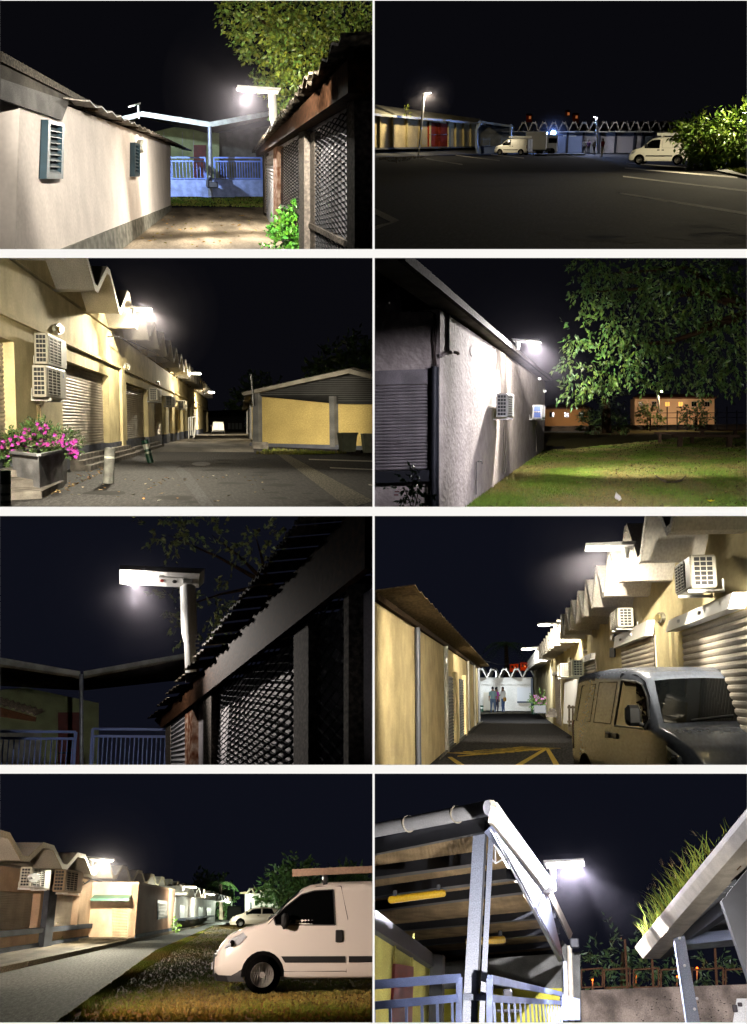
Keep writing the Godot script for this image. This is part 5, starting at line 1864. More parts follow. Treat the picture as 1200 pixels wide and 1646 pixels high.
	# steps
	for e in [[108, 200, 3, 0.66, 0.17, "three grey steps up to the first tall shutter, behind the grey bollard"], [206, 250, 2, 0.5, 0.17, "grey steps up to the second shutter, behind the tilted green bollard"]]:
		var o := th("steps", e[5], "steps", A + dir * s_of.call(e[0]))
		for k in e[2]:
			m = MB.new()
			var out: float = e[3] * (e[2] - k) / e[2] + 0.06
			var a: Vector3 = A + dir * s_of.call(e[0]) + nn * out + Vector3.UP * e[4] * k
			var b: Vector3 = A + dir * s_of.call(e[1]) + nn * out + Vector3.UP * e[4] * k
			slab(m, [a, b, b + Vector3.UP * float(e[4]), a + Vector3.UP * float(e[4])], -nn * (out - 0.055))
			pt(o, "step", m, mat("step_concrete", Color(0.46, 0.44, 0.42), Color(0.3, 0.29, 0.28), 0.9, "coarse", 0.7))
	# side steps at the far left behind the planter
	var so := th("steps", "short grey steps at the left edge beside the flower planter", "steps", G(10, 808))
	for k in 3:
		m = MB.new()
		var a := G(-20, 806) + Vector3(-0.25 * k, 0.16 * k, -1.6 * k)
		slab(m, [a, a + Vector3(0.98, 0, -0.6), a + Vector3(0.98, 0.16, -0.6), a + Vector3(0, 0.16, 0)], Vector3.FORWARD * 4)
		pt(so, "step", m, mat("step_concrete", Color.BLACK, Color.WHITE))
	# air conditioners
	var bx := Basis(dir, Vector3.UP, nn)
	for e in [[82, 566, 3.0, 0.86, 0.36, "upper of the two air conditioners stacked beside the first shutter", 0.9, Color(0, 0, 0)], [80, 616, 3.1, 0.86, 0.38, "lower of the two air conditioners stacked beside the first shutter, above the flowers", 0.9, Color(0.25, 0.35, 0.5)], [249.5, 635, 3.4, 0.78, 0.5, "single air conditioner right of the second shutter", 0.9, Color(0, 0, 0)], [274, 645, 4, 0.75, 0.5, "air conditioner second from the far end of the shop row", 0.9, Color(0, 0, 0)], [293, 651, 5, 0.75, 0.6, "air conditioner nearest the far end of the shop row", 0.9, Color(0, 0, 0)]]:
		var c := on(Plane(nn, A + nn * (float(e[4]) / 2 + 0.16)), e[0], e[1])
		ac_unit(e[5], c, Vector3(e[2], e[3], e[4]), bx, "air conditioners on the shop row", Color(0.66, 0.64, 0.58), 1.0, e[7])
	m = MB.new()
	for du in [0.0, 0.35]:
		var p: Vector3 = on(pf, 57, 650) + dir * float(du) + nn * 0.05
		tube(m, [p, p - Vector3.UP * 1.0, p - Vector3.UP * 1.9 + dir * 0.1], [0.03], 6)
	pt(row, "pipe", m, mat("pipe_cream", Color(0.6, 0.52, 0.36), Color(0.5, 0.43, 0.3), 0.7))
	m = MB.new()
	var w0 := on(Plane(nn, A + nn * 0.5), 191, 541)
	tube(m, [w0 - nn * 0.5, w0, on(Plane(nn, A + nn * 0.9), 240, 563), on(Plane(nn, A + nn * 1.0), 290, 588)], [0.02], 5)
	solo("overhead_cable", "thin dark cable slung under the folded roof of the shop row", "cable", m, plain("cable_black", Color(0.03, 0.03, 0.03), 0.7), w0)
	# stairs with white rail at the far end
	var rs := th("stair_rail", "white handrail beside the far steps of the shop row", "railing", G(303, 705))
	for e in [[303, 705, 303, 671], [312, 703, 316, 670], [303, 671, 316, 670], [316, 670, 310, 704], [306, 671, 306, 700], [309, 671, 309, 700]]:
		m = MB.new()
		tube(m, [P(e[0], e[1], 100), P(e[2], e[3], 100)], [0.05], 6)
		pt(rs, "bar", m, plain("rail_white", Color(0.75, 0.75, 0.74), 0.5))

	# --- planter with flowers
	var po := th("planter", "grey concrete planter standing before the shop row, full of flowers", "planter", G(62, 792))
	var qa := G(64, 796)
	var qb := G(107, 778)
	var wv := Vector3(-0.75, 0, -2.2)
	var th2: float = rise(qa, 731).y - qa.y
	var lo := [qa, qb, qb + wv, qa + wv + Vector3(-0.15, 0, 0)]
	var cm := mid_of(lo)
	var hi := lo.map(func(p): return cm + (p - cm) * 1.06 + Vector3.UP * th2)
	m = MB.new()
	for k in 4:
		quad(m, lo[k], lo[(k + 1) % 4], hi[(k + 1) % 4], hi[k])
	pt(po, "box", m, mat("planter_grey", Color(0.56, 0.56, 0.58), Color(0.4, 0.4, 0.42), 0.9, "coarse", 0.5, 0.4))
	m = MB.new()
	for k in 4:
		beam(m, hi[k], hi[(k + 1) % 4], 0.1, 0.06)
	pt(po, "rim", m, mat("planter_grey", Color.BLACK, Color.WHITE))
	var fp := th("flowering_plant", "leafy plant with magenta flowers filling the grey planter", "plant", cm + Vector3.UP * th2)
	m = MB.new()
	var fd := 26.5
	leaves(m, [[P(20, 718, fd), Vector3(0.4, 0.36, 0.6)], [P(55, 708, fd), Vector3(0.5, 0.4, 0.6)], [P(90, 712, fd), Vector3(0.5, 0.34, 0.6)], [P(60, 690, fd), Vector3(0.25, 0.22, 0.4)], [P(5, 730, fd), Vector3(0.25, 0.2, 0.3)], [P(115, 716, fd), Vector3(0.2, 0.2, 0.3)]], 2600, 0.1, 0.05, Color(0.045, 0.09, 0.02), 0.0)
	pt(fp, "foliage", m, vcol("leaf_small", 0.5))
	var fl := MB.new()
	for k in 85:
		var u := rng.randf_range(0, 124)
		var vv := 722 - 40 * sin(clampf((u + 14) / 150.0, 0, 1) * PI) * rng.randf_range(0.25, 1.0) + rng.randf_range(-4, 18)
		var c := P(u, vv, fd - rng.randf_range(0.1, 0.8))
		for j in 5:
			var a := TAU * j / 5.0 + rng.randf()
			fl.col = tint(Color(0.3, 0.03, 0.24), 0.35)
			var d := (Vector3(cos(a), sin(a) * 0.8 + 0.2, 0.45)).normalized()
			leaf(fl, c, d, d.cross(Vector3.BACK).normalized(), 0.065, 0.055)
	stuff(pt(fp, "petals", fl, vcol("petal", 0.6)))

	# --- bollards
	var bg := mat("bollard_grey", Color(0.5, 0.5, 0.48), Color(0.36, 0.36, 0.34), 0.7, "coarse", 0.8)
	var gr := plain("bollard_green", Color(0.02, 0.22, 0.15), 0.5)
	var wt := plain("bollard_white", Color(0.75, 0.77, 0.73), 0.5)
	var g1 := G(174, 777)
	bollard("plain grey bollard in front of the three steps", g1, rise(g1, 721) + Vector3(0.06, 0, 0), 0.14, "bollards by the shop row", [[0.0, 0.72, bg], [0.72, 0.78, wt], [0.78, 0.985, bg]], bg)
	var g2 := G(242, 744)
	bollard("tilted green bollard with white bands before the second shutter", g2, rise(g2, 708) + Vector3(-0.22, 0, 0), 0.13, "bollards by the shop row", [[0.0, 0.42, gr], [0.42, 0.5, wt], [0.5, 0.62, gr], [0.62, 0.84, wt], [0.84, 0.985, gr]], gr)
	var g3 := G(4, 826)
	bollard("green and white banded bollard at the bottom left corner", g3, rise(g3, 757) + Vector3(0.02, 0, 0), 0.14, "bollards by the shop row", [[0.0, 0.26, wt], [0.26, 0.32, gr], [0.32, 0.44, wt], [0.44, 0.5, gr], [0.5, 0.7, wt], [0.7, 0.985, gr]], gr)

	# --- yellow hall on the right
	var R := G(414, 717)
	var pr := wall_plane(R, G(600, 724))
	var rn := pr.normal
	var yh := th("yellow_hall", "low yellow hall with grey gable cladding right of the road", "building", R)
	var yel := mat("render_deep_yellow", Color(0.73, 0.65, 0.42), Color(0.66, 0.58, 0.36), 0.9, "coarse", 0.15)
	m = MB.new()
	slab(m, quadpx(pr, [[414, 716], [610, 722], [610, 640], [414, 634]]), -rn * 0.5)
	pt(yh, "gable_wall", m, yel)
	m = MB.new()
	plate(m, quadpx(pr, [[406, 718], [610, 724.5], [610, 717], [430, 712.5], [406, 711]]), rn, 0.003, 0.25)
	pt(yh, "plinth", m, greyp)
	m = MB.new()
	plate(m, quadpx(pr, [[410, 636], [536, 637.5], [543, 649], [610, 650], [610, 604], [572, 601], [412, 631]]), rn, 0.0, 0.12)
	pt(yh, "cladding", m, mat("cladding_grey", Color(0.2, 0.2, 0.2), Color(0.15, 0.15, 0.155), 0.8))
	for k in 12:   # cladding battens
		m = MB.new()
		var v := 606 + k * 3.4
		var u0 := 412 + maxf(0.0, (631 - v) * 5.6)
		if v > 636:
			u0 = 545
		plate(m, quadpx(pr, [[u0, v + 1.4], [604, v + 1.4], [604, v], [u0 + 3, v]]), rn, 0.12, 0.16)
		pt(yh, "cladding_strip", m, mat("cladding_strip", Color(0.27, 0.27, 0.27), Color(0.22, 0.22, 0.22), 0.7))
	for e in [[412, 421.5, 632, 715], [536, 544, 637, 718]]:
		m = MB.new()
		plate(m, quadpx(pr, [[e[0], e[3]], [e[1], e[3]], [e[1] - 1, e[2]], [e[0] - 1, e[2]]]), rn, 0.0, 0.3)
		pt(yh, "column", m, mat("column_grey", Color(0.42, 0.42, 0.42), Color(0.34, 0.34, 0.34), 0.8))
	m = MB.new()
	var rk := quadpx(pr, [[398, 631], [572, 593], [606, 602], [606, 609], [571, 600.5], [400, 636]])
	slab(m, [rk[0] + rn * 0.5, rk[1] + rn * 0.5, rk[4] + rn * 0.5, rk[5] + rn * 0.5], -rn * 0.3)
	slab(m, [rk[1] + rn * 0.5, rk[2] + rn * 0.5, rk[3] + rn * 0.5, rk[4] + rn * 0.5], -rn * 0.3)
	pt(yh, "verge", m, mat("verge_pale", Color(0.62, 0.6, 0.56), Color(0.5, 0.48, 0.45), 0.8, "coarse", 0.3))
	m = MB.new()
	var sd := lr(384, 684).normalized() * 90
	slab(m, [rk[0] + rn * 0.2, rk[1] + rn * 0.2, rk[1] + rn * 0.2 + sd, rk[0] + rn * 0.2 + sd], Vector3.UP * 0.1)
	slab(m, [rk[1] + rn * 0.2, rk[2] + rn * 0.2, rk[2] + rn * 0.2 + sd, rk[1] + rn * 0.2 + sd], Vector3.UP * 0.1)
	pt(yh, "roof", m, mat("roof_dull", Color(0.3, 0.29, 0.27), Color(0.22, 0.21, 0.2), 0.8))
	m = MB.new()   # side wall along the yard
	var c0 := on(pr, 412, 716)
	var c1 := on(pr, 412, 634)
	slab(m, [c0 - rn * 0.1, c1 - rn * 0.1, c1 + sd, c0 + sd], Vector3.RIGHT * 0.4)
	pt(yh, "side_wall", m, yel)
	for k in 4:
		m = MB.new()
		var p := c0 + sd * (0.1 + 0.24 * k)
		beam(m, p, p + (c1 - c0), 0.3, 0.9, Vector3.FORWARD)
		pt(yh, "pilaster", m, mat("column_grey", Color.BLACK, Color.WHITE))
	m = MB.new()
	var vp2 := on(pr, 418, 650) + rn * 0.7
	beam(m, on(pr, 421, 652) + rn * 0.7, on(pr, 417.5, 603) + rn * 0.7, 0.09, 0.09, Vector3.RIGHT)
	pt(yh, "mast", m, plain("mast_grey", Color(0.4, 0.4, 0.4), 0.6))
	var bg1 := G(558, 728)
	var pxm := 558.0
	var mpp := -bg1.z / F
	wheelie_bin("grey-green wheelie bin before the column of the yellow hall", bg1, 27 * mpp, 33 * mpp, 24 * mpp, 0.15, Color(0.32, 0.34, 0.29))
	wheelie_bin("grey-green wheelie bin cut by the right edge before the yellow hall", G(595, 729), 27 * mpp, 32 * mpp, 24 * mpp, 0.0, Color(0.32, 0.34, 0.29))
	m = MB.new()
	slab(m, [G(407, 721), G(431, 722), rise(G(431, 722), 711), rise(G(407, 721), 711)], Vector3.FORWARD * 1.5)
	solo("kerb_block", "low concrete block at the corner of the yellow hall", "block", m, mat("step_concrete", Color.BLACK, Color.WHITE), G(415, 721))
	grass("verge_grass", "grass strip at the foot of the yellow hall", [G(410, 730), G(480, 731), G(560, 729), G(430, 723)], 500, 0.18, Color(0.1, 0.13, 0.02), Color(0.14, 0.13, 0.05))

	# --- far end of the yard
	var vn := th("parked_van", "small white van seen from behind at the far end of the yard", "van", G(350, 697.3))
	car(vn, VAN, G(350, 697.3), Vector3.FORWARD, plain("van_white", Color(0.78, 0.77, 0.73), 0.3), KANGOO)
	var fw := th("far_shed", "dark low shed with pale boards behind the small white van", "shed", P(360, 694, 220))
	m = MB.new()
	slab(m, [P(332, 694, 220), P(392, 694, 220), P(392, 668, 220), P(332, 670, 220)], Vector3.FORWARD * 2)
	pt(fw, "wall", m, plain("shed_dark", Color(0.12, 0.12, 0.12), 0.9))
	for k in 4:
		m = MB.new()
		slab(m, [P(366 + k * 6, 690, 219), P(370.5 + k * 6, 690, 219), P(370.5 + k * 6, 680, 219), P(366 + k * 6, 680, 219)], Vector3.FORWARD * 0.2)
		pt(fw, "board", m, plain("board_pale", Color(0.32, 0.33, 0.33), 0.8))
	m = MB.new()
	slab(m, [P(330, 672, 218), P(394, 670, 218), P(394, 660, 226), P(330, 662, 226)], Vector3.UP * 0.2)
	pt(fw, "roof", m, plain("shed_roof", Color(0.08, 0.08, 0.08), 0.9))
	for e in [[418, 640, 36, 230, "dark round tree beyond the far end of the yard"], [560, 590, 46, 150, "dark tree behind the roof of the yellow hall"]]:
		var tr := th("dark_tree", e[4], "tree", P(e[0], 690, e[3]), "dark trees beyond the yard")
		m = MB.new()
		var k: float = e[3] / F
		leaves(m, [[P(e[0], e[1], e[3]), Vector3(e[2], e[2] * 0.9, e[2]) * k], [P(e[0] - e[2] * 0.6, e[1] + 24, e[3]), Vector3(e[2] * 0.7, e[2] * 0.6, e[2]) * k], [P(e[0] + e[2] * 0.7, e[1] + 14, e[3]), Vector3(e[2] * 0.7, e[2] * 0.6, e[2]) * k]], 1900, 1.1, 0.6, Color(0.05, 0.09, 0.028), 0.2)
		pt(tr, "crown", m, vcol("leaf_matt", 0.45))
		m = MB.new()
		tube(m, [P(e[0], 690, e[3]), P(e[0], e[1], e[3])], [0.6, 0.3], 8)
		pt(tr, "trunk", m, plain("bark", Color(0.2, 0.15, 0.1), 0.9))

	# --- lamps on the roof edge
	var cw := Color(1.0, 0.95, 0.84)
	var fp1 := Plane(nn, A + nn * 1.3)
	var l := street_lamp("bright solar street lamp fixed to the folded roof, nearest the camera", on(fp1, 213, 507), on(fp1, 215, 497), nn, 0.95, 0.07, "solar street lamps", 0.5, 0.12, 0.5)
	beams(l, [[on(pf, 70, 640), 24, 68], [on(pf, 140, 640), 26, 68], [on(pf, 190, 640), 40, 32], [on(pf, 240, 640), 34, 32], [G(240, 790), 34, 80], [G(230, 735), 55, 24], [G(420, 790), 26, 88], [on(pr, 490, 680), 20, 380], [s0 + dir * 14 - nn * 0.4, 36, 14], [s0 + dir * 34 - nn * 0.2, 40, 60]], cw)
	spill(l, 6.0, cw)
	glow_fog(l, 2.4, 0.00360, "added haze standing for the glow round the nearest lamp of the folded roof")
	var l0 := street_lamp("unseen lamp on the left, out of view, lighting the near shop row and road", P(-46, 470, 17), P(-45, 440, 17), nn, 0.4, 0.04, "solar street lamps", 0.5, 0.1, 0.0)  # out of view, placed to light the near wall, planter and road
	beams(l0, [[on(pf, 40, 620), 36, 24], [on(pf, 120, 640), 30, 48], [G(60, 790), 40, 40], [G(180, 780), 34, 60], [G(320, 790), 34, 44]], cw)
	var l2 := street_lamp("solar street lamp fixed to the folded roof, second from the camera", on(fp1, 303, 606), on(fp1, 304, 600), nn, 1.3, 0.07, "solar street lamps", 0.6, 0.1, 0.5)
	beams(l2, [[on(pf, 270, 660), 40, 40], [on(pf, 300, 668), 50, 24], [G(320, 715), 60, 36], [G(350, 705), 50, 36], [c0 + sd * 0.3 + Vector3.UP * 2, 45, 60]], cw)
	spill(l2, 8.0, cw)
	var l3 := street_lamp("solar street lamp at the far end of the folded roof", on(fp1, 328, 634), on(fp1, 328.5, 630), nn, 1.6, 0.08, "solar street lamps", 0.6, 0.1, 0.5)
	beams(l3, [[on(pf, 322, 675), 50, 60], [G(345, 698), 60, 160], [G(350, 697.3) + Vector3.UP, 30, 130]], cw)

func bay_4() -> void:
	# rough white side wall, lawn and a hanging tree
	bay(601.5, 410, 1250, 819.5, 900, 665, 2.0)
	var rough := mat("render_rough", Color(0.72, 0.68, 0.65), Color(0.58, 0.54, 0.51), 0.95, "streak", 0.35, 1.3, "fine", 0.12)
	var tan := rough
	var dk := mat("trim_slate", Color(0.13, 0.14, 0.17), Color(0.1, 0.105, 0.125), 0.6)
	var A := G(770, 800)
	var dir := lr(951, 665)
	dir = Vector3(dir.x, 0, dir.z).normalized()
	var pl := wall_plane(A, A + dir * 10)
	var nn := pl.normal
	var C := on(pl, 706, 665)
	C.y = -eye_h
	var E := on(pl, 875, 665)
	E.y = -eye_h
	var top: float = on(pl, 760, 534).y
	var bd := th("white_walled_building", "building with a rough white side wall and a grey shuttered front", "building", C)
	var m := MB.new()
	slab(m, [C, E, Vector3(E.x, top, E.z), Vector3(C.x, top, C.z)], -nn * 0.3)
	pt(bd, "side_wall", m, rough)
	m = MB.new()
	slab(m, [E, E - nn * 3, E - nn * 3 + Vector3.UP * (top + eye_h), Vector3(E.x, top, E.z)], -dir * 0.3)
	pt(bd, "rear_wall", m, tan)
	# front
	var fx := -nn
	var pf := Plane(-dir, C)
	if pf.normal.dot(C) > 0:
		pf = Plane(dir, C)
	pf = Plane((-dir + nn * 0.12).normalized(), C)
	var fn := pf.normal
	m = MB.new()
	slab(m, quadpx(pf, [[560, 850], [706, 850], [706, 497], [560, 508]]), -fn * 0.3)
	pt(bd, "front_wall", m, tan)
	m = MB.new()
	slab(m, quadpx(pf, [[560, 508], [645, 504], [640, 460], [560, 520]]), -fn * 0.3)
	pt(bd, "gable", m, tan)
	m = MB.new()
	plate(m, quadpx(pf, [[560, 620], [688, 617], [688, 593], [560, 598]]), fn, 0.0, 0.04)
	pt(bd, "shutter_box", m, mat("shutter_grey", Color(0.52, 0.5, 0.5), Color(0.44, 0.42, 0.42), 0.5, "coarse", 0.6))
	var sq := quadpx(pf, [[560, 758], [687, 754], [687, 618], [560, 622]])
	m = MB.new()
	plate(m, sq, fn, 0.0, 0.008)
	var sh := pt(bd, "shutter", m, plain("shutter_back", Color(0.2, 0.2, 0.21), 0.6))
	slats(sh, "slat", sq[0] + fn * 0.012, sq[1] + fn * 0.012, sq[2] + fn * 0.012, sq[3] + fn * 0.012, 26, fn, 0.028, mat("shutter_grey", Color(0.52, 0.5, 0.5), Color(0.44, 0.42, 0.42), 0.5, "coarse", 0.6))
	m = MB.new()
	plate(m, quadpx(pf, [[560, 778], [690, 773], [690, 755], [560, 759]]), fn, 0.0, 0.1)
	pt(bd, "sill", m, dk)
	m = MB.new()
	var dp := on(pf, 697, 665) + fn * 0.06
	tube(m, [rise(dp, 845), rise(dp, 589)], [0.055], 12)
	plate(m, quadpx(pf, [[688, 850], [705, 850], [705, 590], [688, 592]]), fn, 0.0, 0.03)
	pt(bd, "downpipe", m, dk)
	m = MB.new()
	for k in 3:
		var pts := []
		for j in 9:
			pts.append(on(pf, 696 + k * 2.2 + 1.2 * sin(j * 1.1 + k), 592 - j * 11.0) + fn * 0.02)
		if k == 1:
			pts.append(on(pf, 690, 500) + fn * 0.02)
			pts.append(on(pf, 660, 501) + fn * 0.02)
		tube(m, pts, [0.009], 5)
	pt(bd, "cable", m, plain("cable_dun", Color(0.3, 0.26, 0.24), 0.8))
	m = MB.new()
	plate(m, quadpx(pf, [[631, 798], [643, 798], [643, 787], [631, 787]]), fn, 0.0, 0.006)
	var sg := pt(bd, "notice", m, plain("notice_white", Color(0.6, 0.58, 0.56), 0.7))
	m = MB.new()
	plate(m, quadpx(pf, [[633, 796.5], [640, 796.5], [640, 794.5], [633, 794.5]]), fn, 0.006, 0.008)
	plate(m, quadpx(pf, [[634, 791], [641, 791], [641, 789.5], [634, 789.5]]), fn, 0.006, 0.008)
	pt(sg, "print", m, plain("notice_red", Color(0.4, 0.1, 0.1), 0.7))
	# roof edge
	var rfm := mat("roof_slate", Color(0.24, 0.23, 0.22), Color(0.13, 0.125, 0.12), 0.85, "fine", 0.5)
	var po := Plane(nn, A + nn * 0.3)
	m = MB.new()
	var ra := on(po, 645, 430)
	ra = Vector3(ra.x, top + 0.12, ra.z)
	var rb := E + nn * 0.3 + dir * 0.8
	rb.y = top + 0.12
	beam(m, ra, rb, 0.09, 0.12)
	pt(bd, "gutter", m, rfm)
	m = MB.new()
	slab(m, [ra, rb, rb - nn * 0.5, ra - nn * 0.5], Vector3.UP * -0.04)
	pt(bd, "soffit", m, mat("soffit_grey", Color(0.4, 0.38, 0.36), Color(0.3, 0.29, 0.28), 0.85, "coarse", 0.5))
	m = MB.new()
	slab(m, [ra + Vector3.UP * 0.05, rb + Vector3.UP * 0.05, rb - nn * 4 + Vector3.UP * 1.1, ra - nn * 4 + Vector3.UP * 1.1], Vector3.UP * 0.06)
	pt(bd, "roof", m, rfm)
	# fittings on the side wall
	m = MB.new()
	plate(m, quadpx(pl, [[706, 575], [722, 569], [722, 563], [706, 569]]), nn, 0.0, 0.05)
	var pe := on(pl, 724, 566) + nn * 0.06
	tube(m, [pe, pe + nn * 0.07 - Vector3.UP * 0.01, pe + nn * 0.09 - Vector3.UP * 0.05], [0.028], 8)
	plate(m, quadpx(pl, [[719.5, 565], [721.5, 565], [721.5, 507], [719.5, 506]]), nn, 0.0, 0.03)
	pt(bd, "overflow_pipe", m, rough)
	m = MB.new()
	var tp := on(pl, 762, 742) + nn * 0.05
	tube(m, [rise(tp, 795), tp, tp + nn * 0.05], [0.011], 6)
	tube(m, [tp + nn * 0.03, tp + nn * 0.12, tp + nn * 0.13 - Vector3.UP * 0.05], [0.018], 6)
	box(m, tp + nn * 0.08 + Vector3.UP * 0.035, Vector3(0.06, 0.015, 0.02))
	pt(bd, "garden_tap", m, plain("tap_dark", Color(0.12, 0.1, 0.09), 0.5))
	m = MB.new()
	plate(m, oval(pl, 758.5, 564, 4, 9), nn, 0.0, 0.012)
	pt(bd, "cover_plate", m, rough)
	for e in [[863, 609], [872, 629]]:
		m = MB.new()
		bevbox(m, on(pl, e[0], e[1]) + nn * 0.12, Vector3(0.14, 0.12, 0.3), 0.02)
		pt(bd, "security_light", m, plain("fitting_white", Color(0.7, 0.7, 0.7), 0.5))
	var bx := Basis(dir, Vector3.UP, nn)
	var c1 := on(Plane(nn, A + nn * 0.3), 812, 652)
	ac_unit("air conditioner on the rough white wall above two thin pipes", c1, Vector3(2.2, 0.62, 0.3), bx, "air conditioners on the white wall", Color(0.55, 0.55, 0.53))
	var c2 := on(Plane(nn, A + nn * 0.4), 866, 662)
	ac_unit("air conditioner near the far corner of the rough white wall", c2, Vector3(2.6, 0.56, 0.4), bx, "air conditioners on the white wall", Color(0.75, 0.75, 0.75))
	var bl := th("blue_lit_vent", "two blue panels for the blue-lit vents on the end of the far air conditioner", "vent cover", c2 - dir * 1.35)  # blue light in the vents put into the panel colour
	for dy in [-0.13, 0.13]:
		m = MB.new()
		box(m, c2 - dir * 1.36 + Vector3.UP * dy, Vector3(0.02, 0.2, 0.26), Basis(dir, Vector3.UP, nn))
		pt(bl, "panel", m, plain("vent_blue_light", Color(0.1, 0.28, 0.6), 0.5))
	for e in [[807.5, 670, 763], [811, 672, 760], [861, 673, 726]]:
		m = MB.new()
		var p := on(pl, e[0], e[1]) + nn * 0.04
		tube(m, [p, rise(p, e[2])], [0.018], 6)
		pt(bd, "pipe", m, mat("pipe_dun", Color(0.5, 0.47, 0.42), Color(0.35, 0.3, 0.26), 0.8))

	# --- lawn
	ground("lawn", [G(560, 850), G(1280, 850), G(1280, 689), G(870, 689), G(872, 724)], mat("lawn_soil", Color(0.25, 0.26, 0.11), Color(0.31, 0.26, 0.15), 1.0, "fine", 0.5, 0.0, "fine", 0.6))
	grass("lawn_grass", "lawn beside the rough white wall, green near it and worn under the tree", [G(725, 828), G(872, 726), G(1210, 693), G(1230, 828)], 34000, 0.085, Color(0.1, 0.155, 0.022), Color(0.17, 0.145, 0.05))
	litter("fallen_leaves", "dry brown leaves scattered thickly over the lawn under the tree", [G(930, 738), G(1190, 726), G(1210, 800), G(900, 812)], 900, 0.1, [Color(0.2, 0.12, 0.05), Color(0.28, 0.19, 0.09), Color(0.15, 0.08, 0.03)])
	m = MB.new()
	var bp := []
	for e in [[1053, 764], [1062, 771], [1072, 775], [1085, 774.5], [1095, 772], [1102, 765]]:
		bp.append(GY(e[0], e[1], 0.08))
	tube(m, bp, [0.012, 0.03, 0.035, 0.03, 0.03, 0.015], 7)
	solo("fallen_branch", "curved pale palm branch lying on the lawn", "branch", m, mat("dead_wood", Color(0.5, 0.45, 0.38), Color(0.3, 0.25, 0.2), 0.9, "fine", 1.0), bp[2])
	m = MB.new()
	var fr2 := G(991, 806)
	for k in 4:
		m.col = Color(0.5, 0.48, 0.45)
		leaf(m, fr2 + Vector3(0.02 * k, 0.01, 0), Vector3(0.05 * k - 0.08, 0.9, 0.1).normalized(), Vector3.RIGHT, 0.22 - 0.03 * k, 0.09)
	solo("paper_scrap", "small white scrap standing in the grass at the bottom", "scrap", m, vcol("dry_leaves", 0.85), fr2)
	m = MB.new()
	var yl := G(1142, 808)
	m.col = Color(0.6, 0.45, 0.02)
	for k in 5:
		var a := TAU * k / 5.0
		leaf(m, yl + Vector3(0, 0.02, 0), Vector3(cos(a), 0.45, sin(a)).normalized(), Vector3(-sin(a), 0, cos(a)), 0.11, 0.1)
	solo("yellow_leaf", "bright yellow fallen leaf at the bottom of the lawn", "leaf", m, vcol("dry_leaves", 0.85), yl)
	m = MB.new()
	slab(m, [G(878, 722.5), G(909, 721), G(905, 717.5), G(880, 718.5)], Vector3.UP * 0.02)
	solo("drain_cover", "dark drain cover in the grass at the far corner of the wall", "drain cover", m, plain("drain_dark", Color(0.1, 0.09, 0.09), 0.9), G(890, 720))
	# benches
	for e in [[1052, 1118, 712, 696, 38, "nearer rough timber bench standing in the dark under the tree"], [1120, 1186, 703, 691, 60, "farther rough timber bench in the dark under the tree"], [1080, 1180, 719, 700, 36, "long low timber table in the dark under the tree"]]:
		var o := th("timber_bench", e[5], "bench", G(e[0], e[2]), "timber benches under the tree")
		var a := G(e[0], e[2])
		var z := a.z
		var mpp := -z / F
		var w: float = (e[1] - e[0]) * mpp
		var h: float = (e[2] - e[3]) * mpp
		for k in 3:
			m = MB.new()
			box(m, a + Vector3(w / 2, h * 0.93, -0.25 * k), Vector3(w, h * 0.2, 0.2))
			pt(o, "plank", m, mat("bench_wood", Color(0.3, 0.24, 0.19), Color(0.2, 0.16, 0.12), 0.9, "fine", 0.8))
		for s in [0.12, 0.85]:
			m = MB.new()
			box(m, a + Vector3(w * s, h * 0.42, -0.25), Vector3(w * 0.07, h * 0.84, 0.5))
			pt(o, "leg", m, mat("bench_wood", Color.BLACK, Color.WHITE))
	# plant by the shutter
	var pp := th("potted_shrub", "dark glossy shrub growing before the grey shutter", "shrub", P(662, 822, 13.6))
	m = MB.new()
	leaves(m, [[P(662, 782, 13.5), Vector3(0.16, 0.1, 0.12)], [P(670, 800, 13.5), Vector3(0.14, 0.1, 0.12)], [P(648, 786, 13.5), Vector3(0.08, 0.07, 0.1)], [P(678, 775, 13.5), Vector3(0.07, 0.05, 0.1)]], 130, 0.1, 0.05, Color(0.03, 0.06, 0.02), 0.5)
	pt(pp, "foliage", m, vcol("leaf_glossy", 0.35))
	m = MB.new()
	for e in [[662, 775], [648, 782], [676, 772]]:
		tube(m, [P(664, 826, 13.6), P((e[0] + 664) / 2.0, 800, 13.55), P(e[0], e[1], 13.5)], [0.009, 0.007, 0.003], 5)
	pt(pp, "stem", m, plain("bark", Color(0.2, 0.15, 0.1), 0.9))

	# --- tree with hanging branches
	var tr := th("weeping_tree", "large tree whose leafy branches hang over the lawn", "tree", G(1262, 700))
	m = MB.new()
	var td := 52.0
	var lumps := []
	for e in [[945, 430, 22, 30], [935, 480, 16, 30], [928, 545, 15, 30], [918, 590, 16, 28], [925, 630, 20, 22], [945, 600, 14, 26], [975, 450, 34, 40], [985, 520, 30, 40], [1000, 580, 30, 34], [975, 610, 20, 26], [1035, 450, 44, 44], [1040, 540, 38, 40], [1045, 605, 24, 24], [1100, 460, 50, 50], [1095, 545, 44, 44], [1090, 600, 26, 24], [1160, 480, 50, 50], [1160, 560, 46, 44], [1140, 610, 24, 20], [1190, 430, 40, 30], [1180, 600, 30, 30]]:
		lumps.append([P(e[0], e[1], td + rng.randf_range(-3, 6)), Vector3(e[2], e[3], e[2] * 1.4) * td / F])
	leaves(m, lumps, 7600, 0.26, 0.13, Color(0.055, 0.105, 0.016), 0.8, 0.6)
	pt(tr, "crown", m, vcol("leaf_matt", 0.45))
	m = MB.new()
	tube(m, [P(1262, 700, 56), P(1250, 600, 56), P(1215, 500, 55)], [0.8, 0.6, 0.4], 10)
